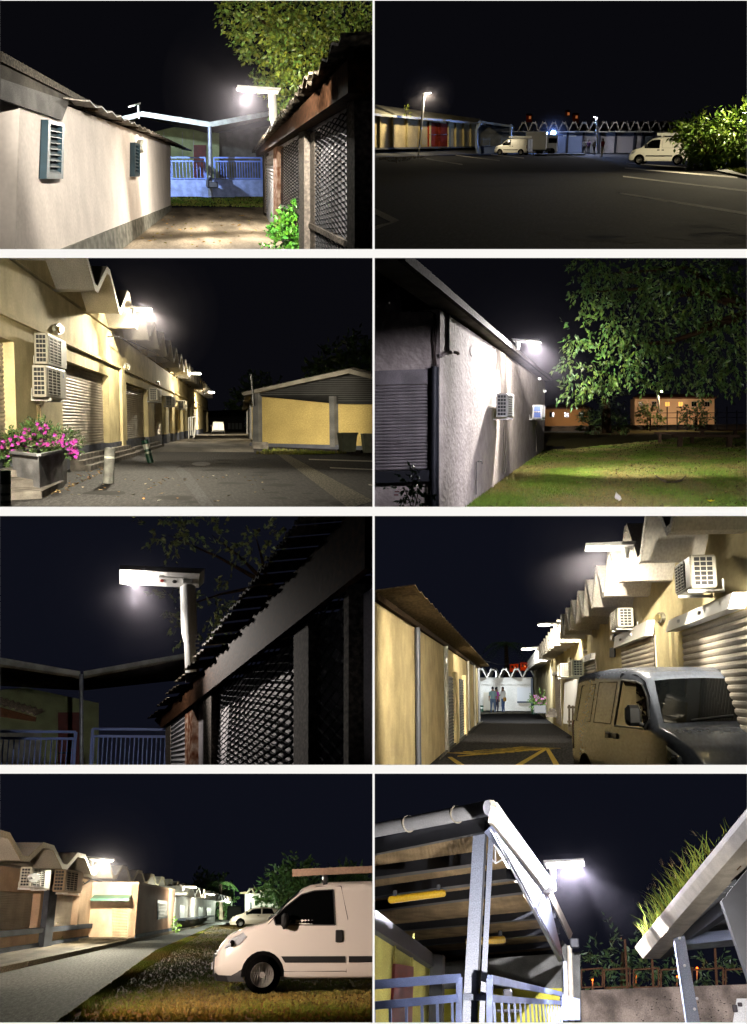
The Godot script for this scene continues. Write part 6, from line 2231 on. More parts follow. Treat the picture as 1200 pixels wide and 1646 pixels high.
	for e in [[950, 470], [985, 440], [1060, 480], [1130, 520], [940, 560]]:
		tube(m, [P(1215, 500, 55), P((e[0] + 1215) / 2.0, e[1] - 10, 54), P(e[0], e[1], 53)], [0.22, 0.12, 0.03], 7)
	pt(tr, "trunk", m, plain("bark", Color.BLACK))

	# --- houses beyond
	for e in [[876, 946, 654, 694, 128, "tan two-storey house with small windows behind the lawn, left of the shrubs", 3, Color(0.5, 0.36, 0.22)], [1020, 1148, 637, 690, 128, "cream two-storey house with two lit windows behind the fence", 6, Color(0.68, 0.55, 0.42)]]:
		var h := th("house", e[5], "house", P((e[0] + e[1]) / 2.0, e[3], e[4]), "houses beyond the lawn")
		var z: float = e[4]
		var wm := plain("house_wall_%d" % int(e[0]), e[7], 0.9)
		m = MB.new()
		slab(m, [P(e[0], e[3], z), P(e[1], e[3], z), P(e[1], e[2] + 4, z), P(e[0], e[2] + 4, z)], Vector3.FORWARD * 8)
		pt(h, "wall", m, wm)
		m = MB.new()
		slab(m, [P(e[0] - 3, e[2] + 4, z - 0.5), P(e[1] + 3, e[2] + 4, z - 0.5), P(e[1] - 6, e[2] - 1, z + 4), P(e[0] + 6, e[2] - 1, z + 4)], Vector3.UP * 0.2)
		pt(h, "roof", m, plain("house_roof_dark", Color(0.25, 0.16, 0.12), 0.9))
		for k in e[6]:
			var u: float = e[0] + (k + 0.6) * (e[1] - e[0]) / float(e[6]) - 3
			var lit: bool = e[0] > 1000 and (k == 2 or k == 3)
			m = MB.new()
			slab(m, [P(u - 4, e[2] + 17, z - 0.1), P(u + 4, e[2] + 17, z - 0.1), P(u + 4, e[2] + 8, z - 0.1), P(u - 4, e[2] + 8, z - 0.1)], Vector3.FORWARD * 0.08)
			var wf := pt(h, "window", m, plain("window_frame", Color(0.5, 0.46, 0.4), 0.6))
			for s in [-1.0, 1.0]:
				m = MB.new()
				slab(m, [P(u + s * 1.9 - 1.6, e[2] + 16, z - 0.16), P(u + s * 1.9 + 1.6, e[2] + 16, z - 0.16), P(u + s * 1.9 + 1.6, e[2] + 9, z - 0.16), P(u + s * 1.9 - 1.6, e[2] + 9, z - 0.16)], Vector3.FORWARD * 0.05)
				pt(wf, "lit_window_pane" if lit else "pane", m, glow("window_amber", Color(1.0, 0.7, 0.35), 0.35) if lit else plain("pane_dark", Color(0.05, 0.06, 0.07), 0.1))
		var ol := OmniLight3D.new()  # unseen source that lights the front of the house
		ol.name = "unseen_house_light"
		ol.light_energy = 5.0
		ol.light_color = Color(1.0, 0.93, 0.85)
		ol.light_size = 0.2
		ol.shadow_enabled = true
		h.add_child(ol)
		ol.position = P((e[0] + e[1]) / 2.0, e[2] + 22, z - 4.5) - org[h]
	var lw := th("boundary_wall", "low pale boundary wall behind the lawn", "wall", P(950, 690, 108))
	m = MB.new()
	slab(m, [P(870, 693, 108), P(1240, 690, 108), P(1240, 681, 108), P(870, 685, 108)], Vector3.FORWARD * 0.3)
	pt(lw, "wall", m, mat("wall_dun", Color(0.4, 0.34, 0.28), Color(0.3, 0.26, 0.22), 0.9, "coarse", 0.2))
	var fe := th("metal_fence", "dark metal fence posts and rails in front of the cream house", "fence", P(1100, 690, 104))
	for k in 10:
		m = MB.new()
		tube(m, [P(1040 + k * 16, 692, 104), P(1040 + k * 16, 660 - (k % 3) * 3, 104)], [0.06], 6)
		pt(fe, "post", m, plain("fence_dark", Color(0.05, 0.05, 0.05), 0.7))
	for v in [664, 672, 684]:
		m = MB.new()
		tube(m, [P(1040, v, 104), P(1195, v - 1, 104)], [0.03], 5)
		pt(fe, "rail", m, plain("fence_dark", Color.BLACK))
	for e in [[948, 680, 14, 16, "round dark shrub left of the tree trunk"], [992, 680, 12, 14, "round dark shrub right of the tree trunk"], [1045, 668, 16, 12, "yellow-green shrub before the cream house"], [1118, 668, 22, 12, "wide dark shrub behind the benches"]]:
		var b := th("garden_shrub", e[4], "shrub", P(e[0], 692, 98), "shrubs at the edge of the lawn")
		m = MB.new()
		leaves(m, [[P(e[0], e[1], 98), Vector3(e[2], e[3], e[2]) * 98.0 / F]], 420, 0.32, 0.16, Color(0.06, 0.1, 0.02) if e[0] != 1045 else Color(0.16, 0.2, 0.03), 0.1)
		pt(b, "foliage", m, vcol("leaf_matt", 0.45))
		m = MB.new()
		tube(m, [P(e[0], 693, 98), P(e[0], e[1], 98)], [0.1, 0.05], 6)
		pt(b, "stem", m, plain("bark", Color.BLACK))
	var tt := th("thin_tree", "slim dark trunk standing between two round shrubs", "tree", P(975, 696, 96))
	m = MB.new()
	tube(m, [P(975, 696, 96), P(974, 640, 96)], [0.45, 0.35], 8)
	pt(tt, "trunk", m, plain("bark", Color.BLACK))
	m = MB.new()
	leaves(m, [[P(972, 640, 96), Vector3(2, 1.4, 2)], [P(955, 652, 96), Vector3(1.4, 0.9, 1.4)]], 350, 0.4, 0.2, Color(0.03, 0.05, 0.02), 0.3)
	pt(tt, "crown", m, vcol("leaf_matt", 0.45))

	# --- lamps
	var cw := Color(1.0, 0.97, 0.95)
	var lp := on(Plane(nn, A + nn * 0.42), 832, 582)
	var l := street_lamp("solar street lamp on the roof of the rough white wall", Vector3(lp.x, top + 0.1, lp.z), rise(lp, 549), (Vector3.RIGHT + Vector3.BACK * 0.25).normalized(), 0.85, 0.065, "solar street lamps", 0.5, 0.1, 0.1)
	beams(l, [[on(pl, 712, 690), 18, 170], [on(pl, 780, 690), 26, 8], [on(pl, 850, 660), 40, 3], [G(850, 790), 36, 80], [G(920, 740), 44, 50], [G(1050, 760), 30, 110], [P(918, 600, td), 11, 900], [P(1000, 570, td), 26, 34]], cw)
	spill(l, 2.5, cw)
	glow_fog(l, 1.8, 0.00300, "added haze standing for the glow round the lamp on the white-walled roof")
	var l4 := street_lamp("unseen lamp at the near right, out of view, lighting the shuttered front and the lawn", P(1246, 700, 14), P(1244, 440, 14), Vector3.LEFT, 0.3, 0.04, "solar street lamps", 0.5, 0.1, 0.0)  # unseen, placed to light the shuttered front and near lawn
	beams(l4, [[on(pf, 650, 690), 16, 22], [G(860, 800), 30, 60], [G(1050, 780), 44, 60]], Color(0.95, 0.93, 1.0))
	var fl := street_lamp("thin white street lamp on a pole before the cream house", P(1060, 664, 112), P(1056, 629, 112), Vector3.RIGHT, 0.9, 0.12, "solar street lamps", 0.6, 0.0, 0.5)
	beams(fl, [[P(1090, 660, 128), 60, 60], [P(1040, 680, 110), 60, 16]], Color(1.0, 0.85, 0.65))

func bay_5() -> void:
	# looking up at a big solar lamp over the wire-mesh shed
	bay(-50, 824.5, 599, 1234, 300, 1200, 1.6)
	var vp := lr(140, 1200)
	var far := P(268, 1200, 39.5)
	var pr := wall_plane(far, far - vp * 10)
	var rn := pr.normal
	var wood := mat("shed_timber", Color(0.27, 0.18, 0.12), Color(0.13, 0.09, 0.06), 0.9, "fine", 0.35, 0.25)
	var post := mat("shed_post", Color(0.42, 0.39, 0.36), Color(0.22, 0.2, 0.18), 0.9, "fine", 0.5, 0.2)
	var roofm := mat("roof_sheet", Color(0.5, 0.46, 0.4), Color(0.2, 0.16, 0.12), 0.85, "fine", 0.3, 0.8)
	var sh := th("mesh_shed", "dark wire-mesh shed with stepped roof sheets seen from below", "shed", far)
	var m := MB.new()
	slab(m, quadpx(pr, [[268, 1300], [602, 1500], [602, 930], [268, 1166]]).map(func(p): return p - rn * 0.12), -rn * 0.2)
	pt(sh, "inner_lining", m, mat("lining_white", Color(0.74, 0.72, 0.74), Color(0.62, 0.6, 0.62), 0.7, "coarse", 0.3))
	m = MB.new()
	plate(m, quadpx(pr, [[264, 1170], [603, 915], [603, 800], [252, 1158]]), rn, 0.02, 0.12)
	pt(sh, "fascia_board", m, wood)
	var r0 := on(pr, 249, 1161)
	var r1 := on(pr, 545, 812)
	var n := 18
	for k in n:
		m = MB.new()
		var t0 := float(k) / n
		var t1 := float(k + 1) / n + 0.01
		# steps even along the picture of the edge: nearer sheets are shorter on the ground
		var a := on(pr, lerpf(249, 545, t0), lerpf(1161, 812, t0)) + rn * 0.35
		var b := on(pr, lerpf(249, 545, t1), lerpf(1161, 812, t1)) + rn * 0.35
		var w := -rn * 2.5 + Vector3.UP * 0.35
		var lift := Vector3.UP * (a.z / -F * 5.0)
		corrugated(m, a + lift, b - lift * 0.6, w, 3, 0.03, 0.025)
		pt(sh, "roof_sheet", m, roofm)
	for e in [[268, 276, 1164, 1260], [300, 312, 1136, 1290], [330, 343, 1110, 1300], [478, 502, 1010, 1420], [560, 568, 960, 1480]]:
		m = MB.new()
		plate(m, quadpx(pr, [[e[0], e[3]], [e[1], e[3]], [e[1], e[2] - 22], [e[0], e[2]]]), rn, -0.25, 0.06)
		pt(sh, "post", m, mat("rusty_post", Color(0.62, 0.55, 0.5), Color(0.3, 0.14, 0.06), 0.9, "coarse", 0.9) if e[0] == 300 else post)
	var galv := plain("mesh_grey", Color(0.26, 0.26, 0.27), 0.85)
	galv.metallic_specular = 0.0
	wire_mesh(sh, "wire_mesh", quadpx(pr, [[343, 1330], [476, 1440], [472, 990], [358, 1096]]), rn, 15, 58, 0.26, 0.02, galv)
	wire_mesh(sh, "wire_mesh", quadpx(pr, [[508, 1460], [558, 1500], [556, 930], [508, 965]]), rn, 5, 46, 0.2, 0.02, galv)
	var sq := quadpx(pr, [[276, 1280], [300, 1300], [300, 1140], [276, 1162]])
	slats(sh, "shutter_slat", sq[0], sq[1], sq[2], sq[3], 18, rn, 0.05, mat("shutter_pale", Color(0.66, 0.66, 0.68), Color(0.56, 0.56, 0.58), 0.5, "coarse", 0.5), true)
	m = MB.new()
	plate(m, quadpx(pr, [[572, 1500], [604, 1520], [604, 980], [572, 1000]]), rn, -0.3, -0.2)
	pt(sh, "torn_sheet", m, mat("lining_white", Color(0.62, 0.6, 0.62), Color(0.5, 0.48, 0.5), 0.7, "coarse", 0.3))

	# --- lamp
	var d := 30.0
	var l := street_lamp("large white solar street lamp seen from below above the dark shed", P(307, 1096, d), P(301, 932, d), (Vector3.LEFT + Vector3.UP * 0.02).normalized(), 132 * d / F, 12.5 * d / F, "solar street lamps", 0.3, 0.0, 0.6)
	var o: Node3D = l[0]
	var up: Vector3 = l[3]
	var hx: Vector3 = l[2]
	var hz := hx.cross(up)
	m = MB.new()   # battery pocket under the head with its button and sensor
	var c: Vector3 = l[1] - hx * 132 * d / F * 0.42 + up * 132 * d / F * 0.055
	bevbox(m, c, Vector3(0.75, 0.06, 0.28), 0.025, Basis(hx, up, hz))
	var pk := pt(o, "battery_pocket", m, plain("lamp_white", Color(0.86, 0.86, 0.85), 0.45))
	m = MB.new()
	disc(m, c - up * 0.03 + hx * 0.25 + hz * 0.03, -up, 0.06, 0.02, 12)
	pt(pk, "button", m, plain("button_red", Color(0.6, 0.2, 0.18), 0.4))
	m = MB.new()
	disc(m, c - up * 0.03 - hx * 0.12 + hz * 0.05, -up, 0.07, 0.02, 12)
	pt(pk, "sensor", m, plain("sensor_dark", Color(0.05, 0.05, 0.06), 0.3))
	m = MB.new()
	for k in 4:
		box(m, P(316, 1020 + k * 7, d - 0.1), Vector3(0.14, 0.04, 0.1))
	pt(o, "clamp_bolt", m, plain("lamp_white", Color.WHITE))
	var cw := Color(1.0, 0.96, 0.92)
	beams(l, [[on(pr, 290, 1190), 40, 22], [on(pr, 390, 1235), 20, 130], [on(pr, 500, 1240), 14, 8], [P(306, 1090, d), 30, 10], [P(40, 1070, 62), 30, 60], [P(120, 1210, 66), 30, 40]], cw)
	spill(l, 1.0, cw)
	glow_fog(l, 2.12, 0.00263, "added haze standing for the violet-white glow round the large lamp above the dark shed")
	spot(o, l[1] - Vector3.UP * 0.6, P(280, 960, 46), 50, 26, cw)

	# --- veranda in the dark
	var z := 62.0
	var vd := th("veranda", "dim veranda with pale roof edge and slim post beyond the shed", "veranda", P(130, 1236, z))
	var fas := mat("fascia_pale", Color(0.62, 0.63, 0.6), Color(0.52, 0.53, 0.5), 0.6, "coarse", 0.3)
	for q in [[[-40, 1050], [128, 1079], [128, 1091], [-40, 1066]], [[134, 1079], [320, 1046], [320, 1056], [134, 1091]]]:
		m = MB.new()
		slab(m, q.map(func(e): return P(e[0], e[1], z)), Vector3.FORWARD * 0.2)
		pt(vd, "roof_edge", m, fas)
	m = MB.new()
	slab(m, [P(-40, 1066, z), P(128, 1091, z), P(128, 1110, z + 18), P(-40, 1100, z + 18)], Vector3.UP * 0.15)
	slab(m, [P(134, 1091, z), P(320, 1056, z), P(320, 1090, z + 18), P(134, 1110, z + 18)], Vector3.UP * 0.15)
	pt(vd, "roof", m, mat("ceiling_tan", Color(0.52, 0.45, 0.34), Color(0.44, 0.38, 0.28), 0.9, "coarse", 0.3))
	m = MB.new()
	tube(m, [P(131, 1250, z - 0.4), P(130, 1084, z - 0.4)], [0.11], 12)
	pt(vd, "post", m, mat("post_galvanised", Color(0.45, 0.47, 0.52), Color(0.35, 0.37, 0.42), 0.4, "coarse", 0.6))
	m = MB.new()
	slab(m, [P(-40, 1250, z + 17), P(158, 1250, z + 17), P(158, 1130, z + 17), P(40, 1105, z + 17), P(-40, 1112, z + 17)], Vector3.FORWARD * 0.3)
	var rw := pt(vd, "rear_wall", m, mat("wall_pale_green", Color(0.62, 0.66, 0.5), Color(0.54, 0.58, 0.42), 0.85, "coarse", 0.2))
	for q in [[0, 66, 1172, 1240], [93, 127, 1145, 1240]]:
		m = MB.new()
		slab(m, [P(q[0], q[3], z + 16.6), P(q[1], q[3], z + 16.6), P(q[1], q[2], z + 16.6), P(q[0], q[2], z + 16.6)], Vector3.FORWARD * 0.2)
		pt(vd, "door", m, fas if q[0] == 0 else mat("door_red", Color(0.42, 0.12, 0.1), Color(0.36, 0.1, 0.08), 0.6, "coarse", 0.3))
	var rb := plain("rail_blue", Color(0.26, 0.36, 0.62), 0.5)
	railing("blue railing in the dark left of the slim veranda post", P(-30, 1245, z), P(117, 1245, z), 2.42, 17, 0.1, "dark veranda railings", rb, 2)
	railing("blue railing in the dark right of the slim veranda post", P(144, 1245, z), P(266, 1245, z), 2.6, 17, 0.1, "dark veranda railings", rb, 2)
	m = MB.new()
	corrugated(m, P(-30, 1124, 50), P(58, 1150, 50), Vector3.FORWARD * 3 + Vector3.UP * 0.3, 9, 0.05, 0.03)
	var ev := th("neighbour_roof", "tip of a corrugated roof reaching in at the left", "roof", P(10, 1140, 50))
	pt(ev, "roof_sheet", m, roofm)
	m = MB.new()
	slab(m, [P(-30, 1128, 50.3), P(58, 1153, 50.3), P(56, 1160, 50.3), P(-30, 1148, 50.3)], Vector3.FORWARD * 0.2)
	pt(ev, "fascia_board", m, wood)
	var ch := th("office_chair", "dark office chair behind the blue railing", "chair", P(104, 1245, 70))
	m = MB.new()
	bevbox(m, P(106, 1210, 70), Vector3(0.9, 0.12, 0.8), 0.04)
	pt(ch, "seat", m, plain("furniture_dark", Color(0.06, 0.06, 0.07), 0.5))
	m = MB.new()
	bevbox(m, P(117, 1190, 70), Vector3(0.14, 1.1, 0.8), 0.05)
	pt(ch, "backrest", m, plain("furniture_dark", Color.BLACK))
	m = MB.new()
	tube(m, [P(106, 1240, 70), P(106, 1211, 70)], [0.06], 8)
	pt(ch, "stem", m, plain("furniture_dark", Color.BLACK))

	# --- tree above the shed
	var tr := th("fig_tree", "sparse leafy branches showing above the dark shed roof", "tree", P(480, 1240, 50))
	m = MB.new()
	leaves(m, [[P(260, 850, 46), Vector3(0.9, 0.7, 1.0)], [P(285, 870, 46), Vector3(0.7, 0.6, 1.0)], [P(400, 870, 46), Vector3(1.6, 0.8, 1.0)], [P(330, 850, 46), Vector3(1.3, 0.5, 1.0)], [P(275, 970, 46), Vector3(0.9, 0.7, 1.0)], [P(345, 970, 46), Vector3(0.8, 0.9, 1.0)], [P(350, 1010, 46), Vector3(0.5, 0.6, 1.0)], [P(300, 1010, 47), Vector3(0.6, 0.5, 1.0)]], 760, 0.3, 0.16, Color(0.1, 0.12, 0.035), 0.1)
	pt(tr, "crown", m, vcol("leaf_matt", 0.45))
	m = MB.new()
	tube(m, [P(480, 1300, 50), P(470, 1060, 50), P(430, 930, 50)], [0.45, 0.35, 0.25], 9)
	for e in [[270, 860], [340, 860], [410, 860], [280, 980], [350, 990]]:
		tube(m, [P(430, 940, 50), P((e[0] + 430) / 2.0, (e[1] + 930) / 2.0, 48), P(e[0], e[1], 46)], [0.14, 0.06, 0.015], 6)
	pt(tr, "trunk", m, plain("bark", Color(0.2, 0.15, 0.1), 0.9))

func bay_6() -> void:
	# lane between a yellow store and a shop row, a grey van close by
	bay(601.5, 824.5, 1250, 1234, 900, 1112, 2.0)
	var yel := mat("render_ochre", Color(0.76, 0.69, 0.52), Color(0.62, 0.54, 0.39), 0.9, "streak", 0.18, 0.4, "fine", 0.1)
	var cream := mat("render_yellow", Color(0.8, 0.745, 0.58), Color(0.67, 0.61, 0.45), 0.9, "streak", 0.15, 0.4, "fine", 0.1)
	var asph := mat("asphalt_mid", Color(0.23, 0.225, 0.225), Color(0.15, 0.145, 0.145), 0.92, "fine", 0.4, 0.3, "fine", 0.9)
	ground("road", [G(560, 1260), G(1280, 1260), G(1280, 1119), G(560, 1119)], asph)
	# --- yellow store, left
	var A := G(690, 1229)
	var dir := lr(825, 1112)
	dir = Vector3(dir.x, 0, dir.z).normalized()
	var pl := wall_plane(A, A + dir * 10)
	var nn := pl.normal
	var st := th("yellow_store", "yellow store with corrugated eave and drainpipes left of the lane", "building", A)
	var top: float = on(pl, 690, 1024).y
	var n0 := on(pl, 596, 1112)
	var f0 := on(pl, 770, 1112)
	n0.y = -eye_h
	f0.y = -eye_h
	var m := MB.new()
	slab(m, [n0, f0, Vector3(f0.x, top, f0.z), Vector3(n0.x, top, n0.z)], -nn * 0.3)
	pt(st, "wall", m, yel)
	m = MB.new()
	slab(m, [f0, f0 - nn * 4, f0 - nn * 4 + Vector3.UP * (top + eye_h), Vector3(f0.x, top, f0.z)], -dir * 0.3)
	pt(st, "end_wall", m, yel)
	var ea := Vector3(n0.x, top + 0.16, n0.z) - nn * 0.1 + dir * 0.4
	var eb := Vector3(f0.x, top + 0.16, f0.z) - nn * 0.1 + dir * 2
	m = MB.new()
	corrugated(m, ea, eb, nn * 0.8 + Vector3.UP * 0.1, 44, 0.03, 0.02)
	pt(st, "eave_sheet", m, mat("sheet_tan", Color(0.42, 0.36, 0.27), Color(0.3, 0.25, 0.19), 0.8, "fine", 0.4))
	m = MB.new()
	beam(m, Vector3(n0.x, top + 0.05, n0.z) + nn * 0.06, Vector3(f0.x, top + 0.05, f0.z) + nn * 0.06, 0.1, 0.12)
	pt(st, "wall_plate", m, mat("old_timber", Color(0.25, 0.2, 0.15), Color(0.14, 0.11, 0.08), 0.9, "fine", 0.8))
	for e in [[666, 0.085, Color(0.24, 0.25, 0.28)], [712.5, 0.1, Color(0.55, 0.54, 0.5)], [750, 0.09, Color(0.42, 0.4, 0.34)], [760, 0.1, Color(0.42, 0.4, 0.34)], [767, 0.1, Color(0.3, 0.3, 0.3)]]:
		m = MB.new()
		var p := on(pl, e[0], 1112) + nn * float(e[1])
		p.y = -eye_h
		tube(m, [p, Vector3(p.x, top, p.z)], [float(e[1]) * 0.8], 12)
		pt(st, "drainpipe", m, plain("pipe_%d" % int(e[0]), e[2], 0.45))
	for e in [[717, 726], [737.5, 743]]:
		m = MB.new()
		var q := quadpx(pl, [[e[0], 1112], [e[1], 1112]])
		var dt: float = on(pl, 717, 1086).y
		var b0 := Vector3(q[0].x, -eye_h, q[0].z)
		var b1 := Vector3(q[1].x, -eye_h, q[1].z)
		plate(m, [b0, b1, Vector3(b1.x, dt, b1.z), Vector3(b0.x, dt, b0.z)], nn, 0.0, 0.02)
		var dr := pt(st, "door", m, plain("door_slate", Color(0.18, 0.2, 0.21), 0.6))
		slats(dr, "slat", b0 + nn * 0.025, b1 + nn * 0.025, Vector3(b1.x, dt, b1.z) + nn * 0.025, Vector3(b0.x, dt, b0.z) + nn * 0.025, 22, nn, 0.04, plain("door_slate_slat", Color(0.25, 0.27, 0.28), 0.5), true)
		m = MB.new()
		var e1 := b1 + dir * 0.02
		slab(m, [e1, e1 + dir * 1.9, e1 + dir * 1.9 + Vector3.UP * (dt + eye_h + 0.2), e1 + Vector3.UP * (dt + eye_h + 0.2)], nn * 0.16)
		pt(st, "door_jamb", m, yel)
	m = MB.new()
	slab(m, [G(706, 1222), G(760, 1170), G(768, 1166), G(776, 1160), G(770, 1163), G(716, 1209)].map(func(p): return p), Vector3.UP * 0.06)
	setting("pavement", m, mat("plinth_grey", Color(0.5, 0.49, 0.45), Color(0.34, 0.33, 0.29), 0.9, "coarse", 0.5, 0.5), G(720, 1210))
	# --- paint on the road
	var paint := mat("paint_yellow", Color(0.74, 0.62, 0.28), Color(0.58, 0.47, 0.2), 0.9, "fine", 0.9)
	for q in [[[735, 1216.5], [876, 1203.8], [878, 1202], [735, 1214.5], "yellow bar of the painted delivery bay across the lane"], [[820, 1234], [832, 1234], [880, 1204], [874, 1203], "left slanting yellow bar of the painted delivery bay"], [[876, 1203], [882, 1202.6], [902, 1234], [892, 1234], "right slanting yellow bar of the painted delivery bay"], [[719, 1217], [726, 1216.5], [752, 1233], [740, 1233], "short yellow bar at the left of the painted delivery bay"]]:
		m = MB.new()
		quad(m, GY(q[0][0], q[0][1], 0.006), GY(q[1][0], q[1][1], 0.006), GY(q[2][0], q[2][1], 0.006), GY(q[3][0], q[3][1], 0.006))
		solo("bay_marking", q[4], "road marking", m, paint, G(q[0][0], q[0][1]), "yellow delivery bay paint")
	var tm := TextMesh.new()
	tm.text = "LIVRAISON"
	tm.font_size = 64
	tm.pixel_size = 0.01
	tm.depth = 0.004
	var sf := SystemFont.new()
	sf.font_names = PackedStringArray(["Droid Sans"])
	tm.font = sf
	var to := MeshInstance3D.new()
	to.name = "painted_word"
	to.mesh = tm
	to.set_surface_override_material(0, paint)
	add_child(to)
	var ta := G(742, 1212.5)
	var tb := G(873, 1201.5)
	var tw := (ta - tb)
	var sx := tw.length() / 3.3
	var tx := tw.normalized()
	var tb3 := Basis(tx * sx, tx.cross(Vector3.UP) * -sx * 2.2, Vector3.UP * 1.0)
	to.transform = Transform3D(fr, Vector3.ZERO) * Transform3D(tb3, (ta + tb) / 2 + Vector3.UP * 0.01)
	to.set_meta("label", "yellow word painted upside down on the lane behind the delivery bay")
	to.set_meta("category", "road marking")

	# --- shop row, right
	var R := on(Plane(Vector3.RIGHT, 0.0), 0, 0)
	var rdirv := lr(812, 1112)
	rdirv = Vector3(rdirv.x, 0, rdirv.z).normalized()
	R = P(1200, 1112, 13.2)
	R.y = -eye_h
	var pr := wall_plane(R, R + rdirv * 10)
	var rn := pr.normal
	var row := th("shop_row", "cream shop row with zigzag folded roof right of the lane, behind the grey van", "building", R)
	var rt: float = on(pr, 1120, 893).y
	var ra := R - rdirv * 2.2
	var rb := on(pr, 857, 1112)
	rb.y = -eye_h
	m = MB.new()
	slab(m, [ra, rb, Vector3(rb.x, rt + 0.2, rb.z), Vector3(ra.x, rt + 0.2, ra.z)], -rn * 0.3)
	pt(row, "wall", m, cream)
	m = MB.new()
	slab(m, [rb, rb - rn * 4, rb - rn * 4 + Vector3.UP * (rt + eye_h), Vector3(rb.x, rt, rb.z)], -rdirv * 0.2)
	pt(row, "end_wall", m, cream)
	var ov := 0.89
	var fpl := Plane(rn, R + rn * ov)
	var s0 := on(fpl, 1082, 857)
	var per: float = (on(fpl, 997, 933) - on(fpl, 1031, 902)).length()
	s0.y = on(fpl, 1031, 902).y
	s0 -= rdirv * per
	var whitec := mat("fold_white", Color(0.74, 0.72, 0.68), Color(0.66, 0.64, 0.6), 0.85, "coarse", 0.3)
	folded_roof(row, s0, rdirv, rn, per, 30, 0.12, 0.1, 0.7, ov + 1.5, 0.09, whitec, 0.0, mat("fold_rim", Color(0.78, 0.76, 0.72), Color(0.6, 0.57, 0.52), 0.85, "fine", 0.8))
	for k in 30:
		m = MB.new()
		var o := s0 + rdirv * per * k - rn * (ov + 0.02)
		slab(m, [o + rdirv * per * 0.12, o + rdirv * per, o + rdirv * per * 0.61 + Vector3.UP * 0.69, o + rdirv * per * 0.51 + Vector3.UP * 0.69], -rn * 0.2)
		pt(row, "gable_infill", m, cream)
	for e in [[1065, 993, 5, 9], [988.5, 1025, 3, 6], [942, 1047, 1.8, 4], [917, 1060, 1.4, 3]]:
		m = MB.new()
		plate(m, oval(pr, e[0], e[1], e[2], e[3]), rn, 0.0, 0.07)
		var bl := pt(row, "bulkhead_light", m, mat("ring_grey", Color(0.45, 0.43, 0.36), Color(0.4, 0.38, 0.3), 0.6))
		m = MB.new()
		plate(m, oval(pr, e[0] - 0.5, e[1] + 0.3, e[2] * 0.7, e[3] * 0.7), rn, 0.07, 0.1)
		pt(bl, "diffuser", m, mat("diffuser_tan", Color(0.5, 0.44, 0.26), Color(0.44, 0.38, 0.22), 0.4))
	# shutters with their boxes
	var sm := mat("shutter_white", Color(0.66, 0.62, 0.56), Color(0.54, 0.5, 0.45), 0.55, "coarse", 0.4)
	var bm := plain("shutter_box_white", Color(0.74, 0.73, 0.7), 0.5)
	for e in [[1106, 1215, 1012, 992, 0.26], [1004, 1058, 1040, 1020, 0.2], [942, 960, 1066, 1056, 0.2], [912, 924, 1078, 1071, 0.2], [893, 901, 1086, 1081, 0.2]]:
		var y1: float = on(pr, e[0], e[2]).y
		var y2: float = on(pr, e[0], e[3]).y
		var a := on(pr, e[0], 1112)
		var b := on(pr, e[1], 1112)
		var yb := -eye_h + 0.2
		m = MB.new()
		plate(m, [Vector3(a.x, yb, a.z), Vector3(b.x, yb, b.z), Vector3(b.x, y1, b.z), Vector3(a.x, y1, a.z)], rn, 0.0, 0.02)
		var sh := pt(row, "shutter", m, sm)
		if sh:
			slats(sh, "slat", Vector3(a.x, yb, a.z) + rn * 0.03, Vector3(b.x, yb, b.z) + rn * 0.03, Vector3(b.x, y1, b.z) + rn * 0.03, Vector3(a.x, y1, a.z) + rn * 0.03, 28, rn, 0.028, sm, e[0] < 1000)
		m = MB.new()
		var ba := a + (a - b).normalized() * 0.35
		slab(m, [Vector3(ba.x, y1, ba.z) + rn * float(e[4]), Vector3(b.x, y1, b.z) + rn * float(e[4]), Vector3(b.x, y2, b.z) + rn * float(e[4]) * 0.75, Vector3(ba.x, y2, ba.z) + rn * float(e[4]) * 0.75], -rn * float(e[4]) * 0.74)
		pt(row, "shutter_box", m, bm)
		for f in [0.25, 0.6]:
			m = MB.new()
			var bp := Vector3(ba.x, (y1 + y2) / 2, ba.z).lerp(Vector3(b.x, (y1 + y2) / 2, b.z), f)
			box(m, bp + rn * float(e[4]) * 0.93, Vector3(0.05, 0.05, 0.08))
			pt(row, "bracket", m, plain("bracket_white", Color(0.72, 0.72, 0.7), 0.5))
	for u in [1082, 1092]:
		m = MB.new()
		var a := on(pr, u, 1112)
		beam(m, Vector3(a.x, -eye_h, a.z) + rn * 0.02, Vector3(a.x, on(pr, u, 1006).y, a.z) + rn * 0.02, 0.12, 0.05, rn)
		pt(row, "conduit", m, cream)
	m = MB.new()
	plate(m, quadpx(pr, [[981, 1057], [989, 1056], [989, 1040], [981, 1042]]), rn, 0.0, 0.03)
	pt(row, "vent", m, plain("vent_dark", Color(0.04, 0.05, 0.06), 0.7))
	var bx := Basis(-rdirv, Vector3.UP, rn)
	for e in [[1117, 926, 1.2, 0.44, 0.34, "air conditioner nearest the camera under the folded roof"], [999, 996, 1.5, 0.42, 0.34, "air conditioner second from the camera, above a white shutter box"], [925, 1075, 2.4, 0.6, 0.4, "air conditioner third from the camera beside a far shutter"], [905, 1078, 2.4, 0.6, 0.4, "air conditioner at the far end of the shop row"]]:
		var c := on(Plane(rn, R + rn * (float(e[4]) / 2 + 0.16)), e[0], e[1])
		ac_unit(e[5], c, Vector3(e[2], e[3], e[4]), bx, "air conditioners on the cream shop row", Color(0.62, 0.6, 0.54))
	# boards leaning by the wall
	var lb := th("leaning_panel", "white corrugated panel leaning against the shop row beside the van", "panel", G(918, 1165))
	m = MB.new()
	var la := P(908, 1160, 46)
	var lc := P(934, 1160, 38)
	corrugated(m, P(906, 1163, 45), P(934, 1166, 38), P(908, 1098, 45.5) - P(906, 1163, 45), 9, 0.03, 0.02)
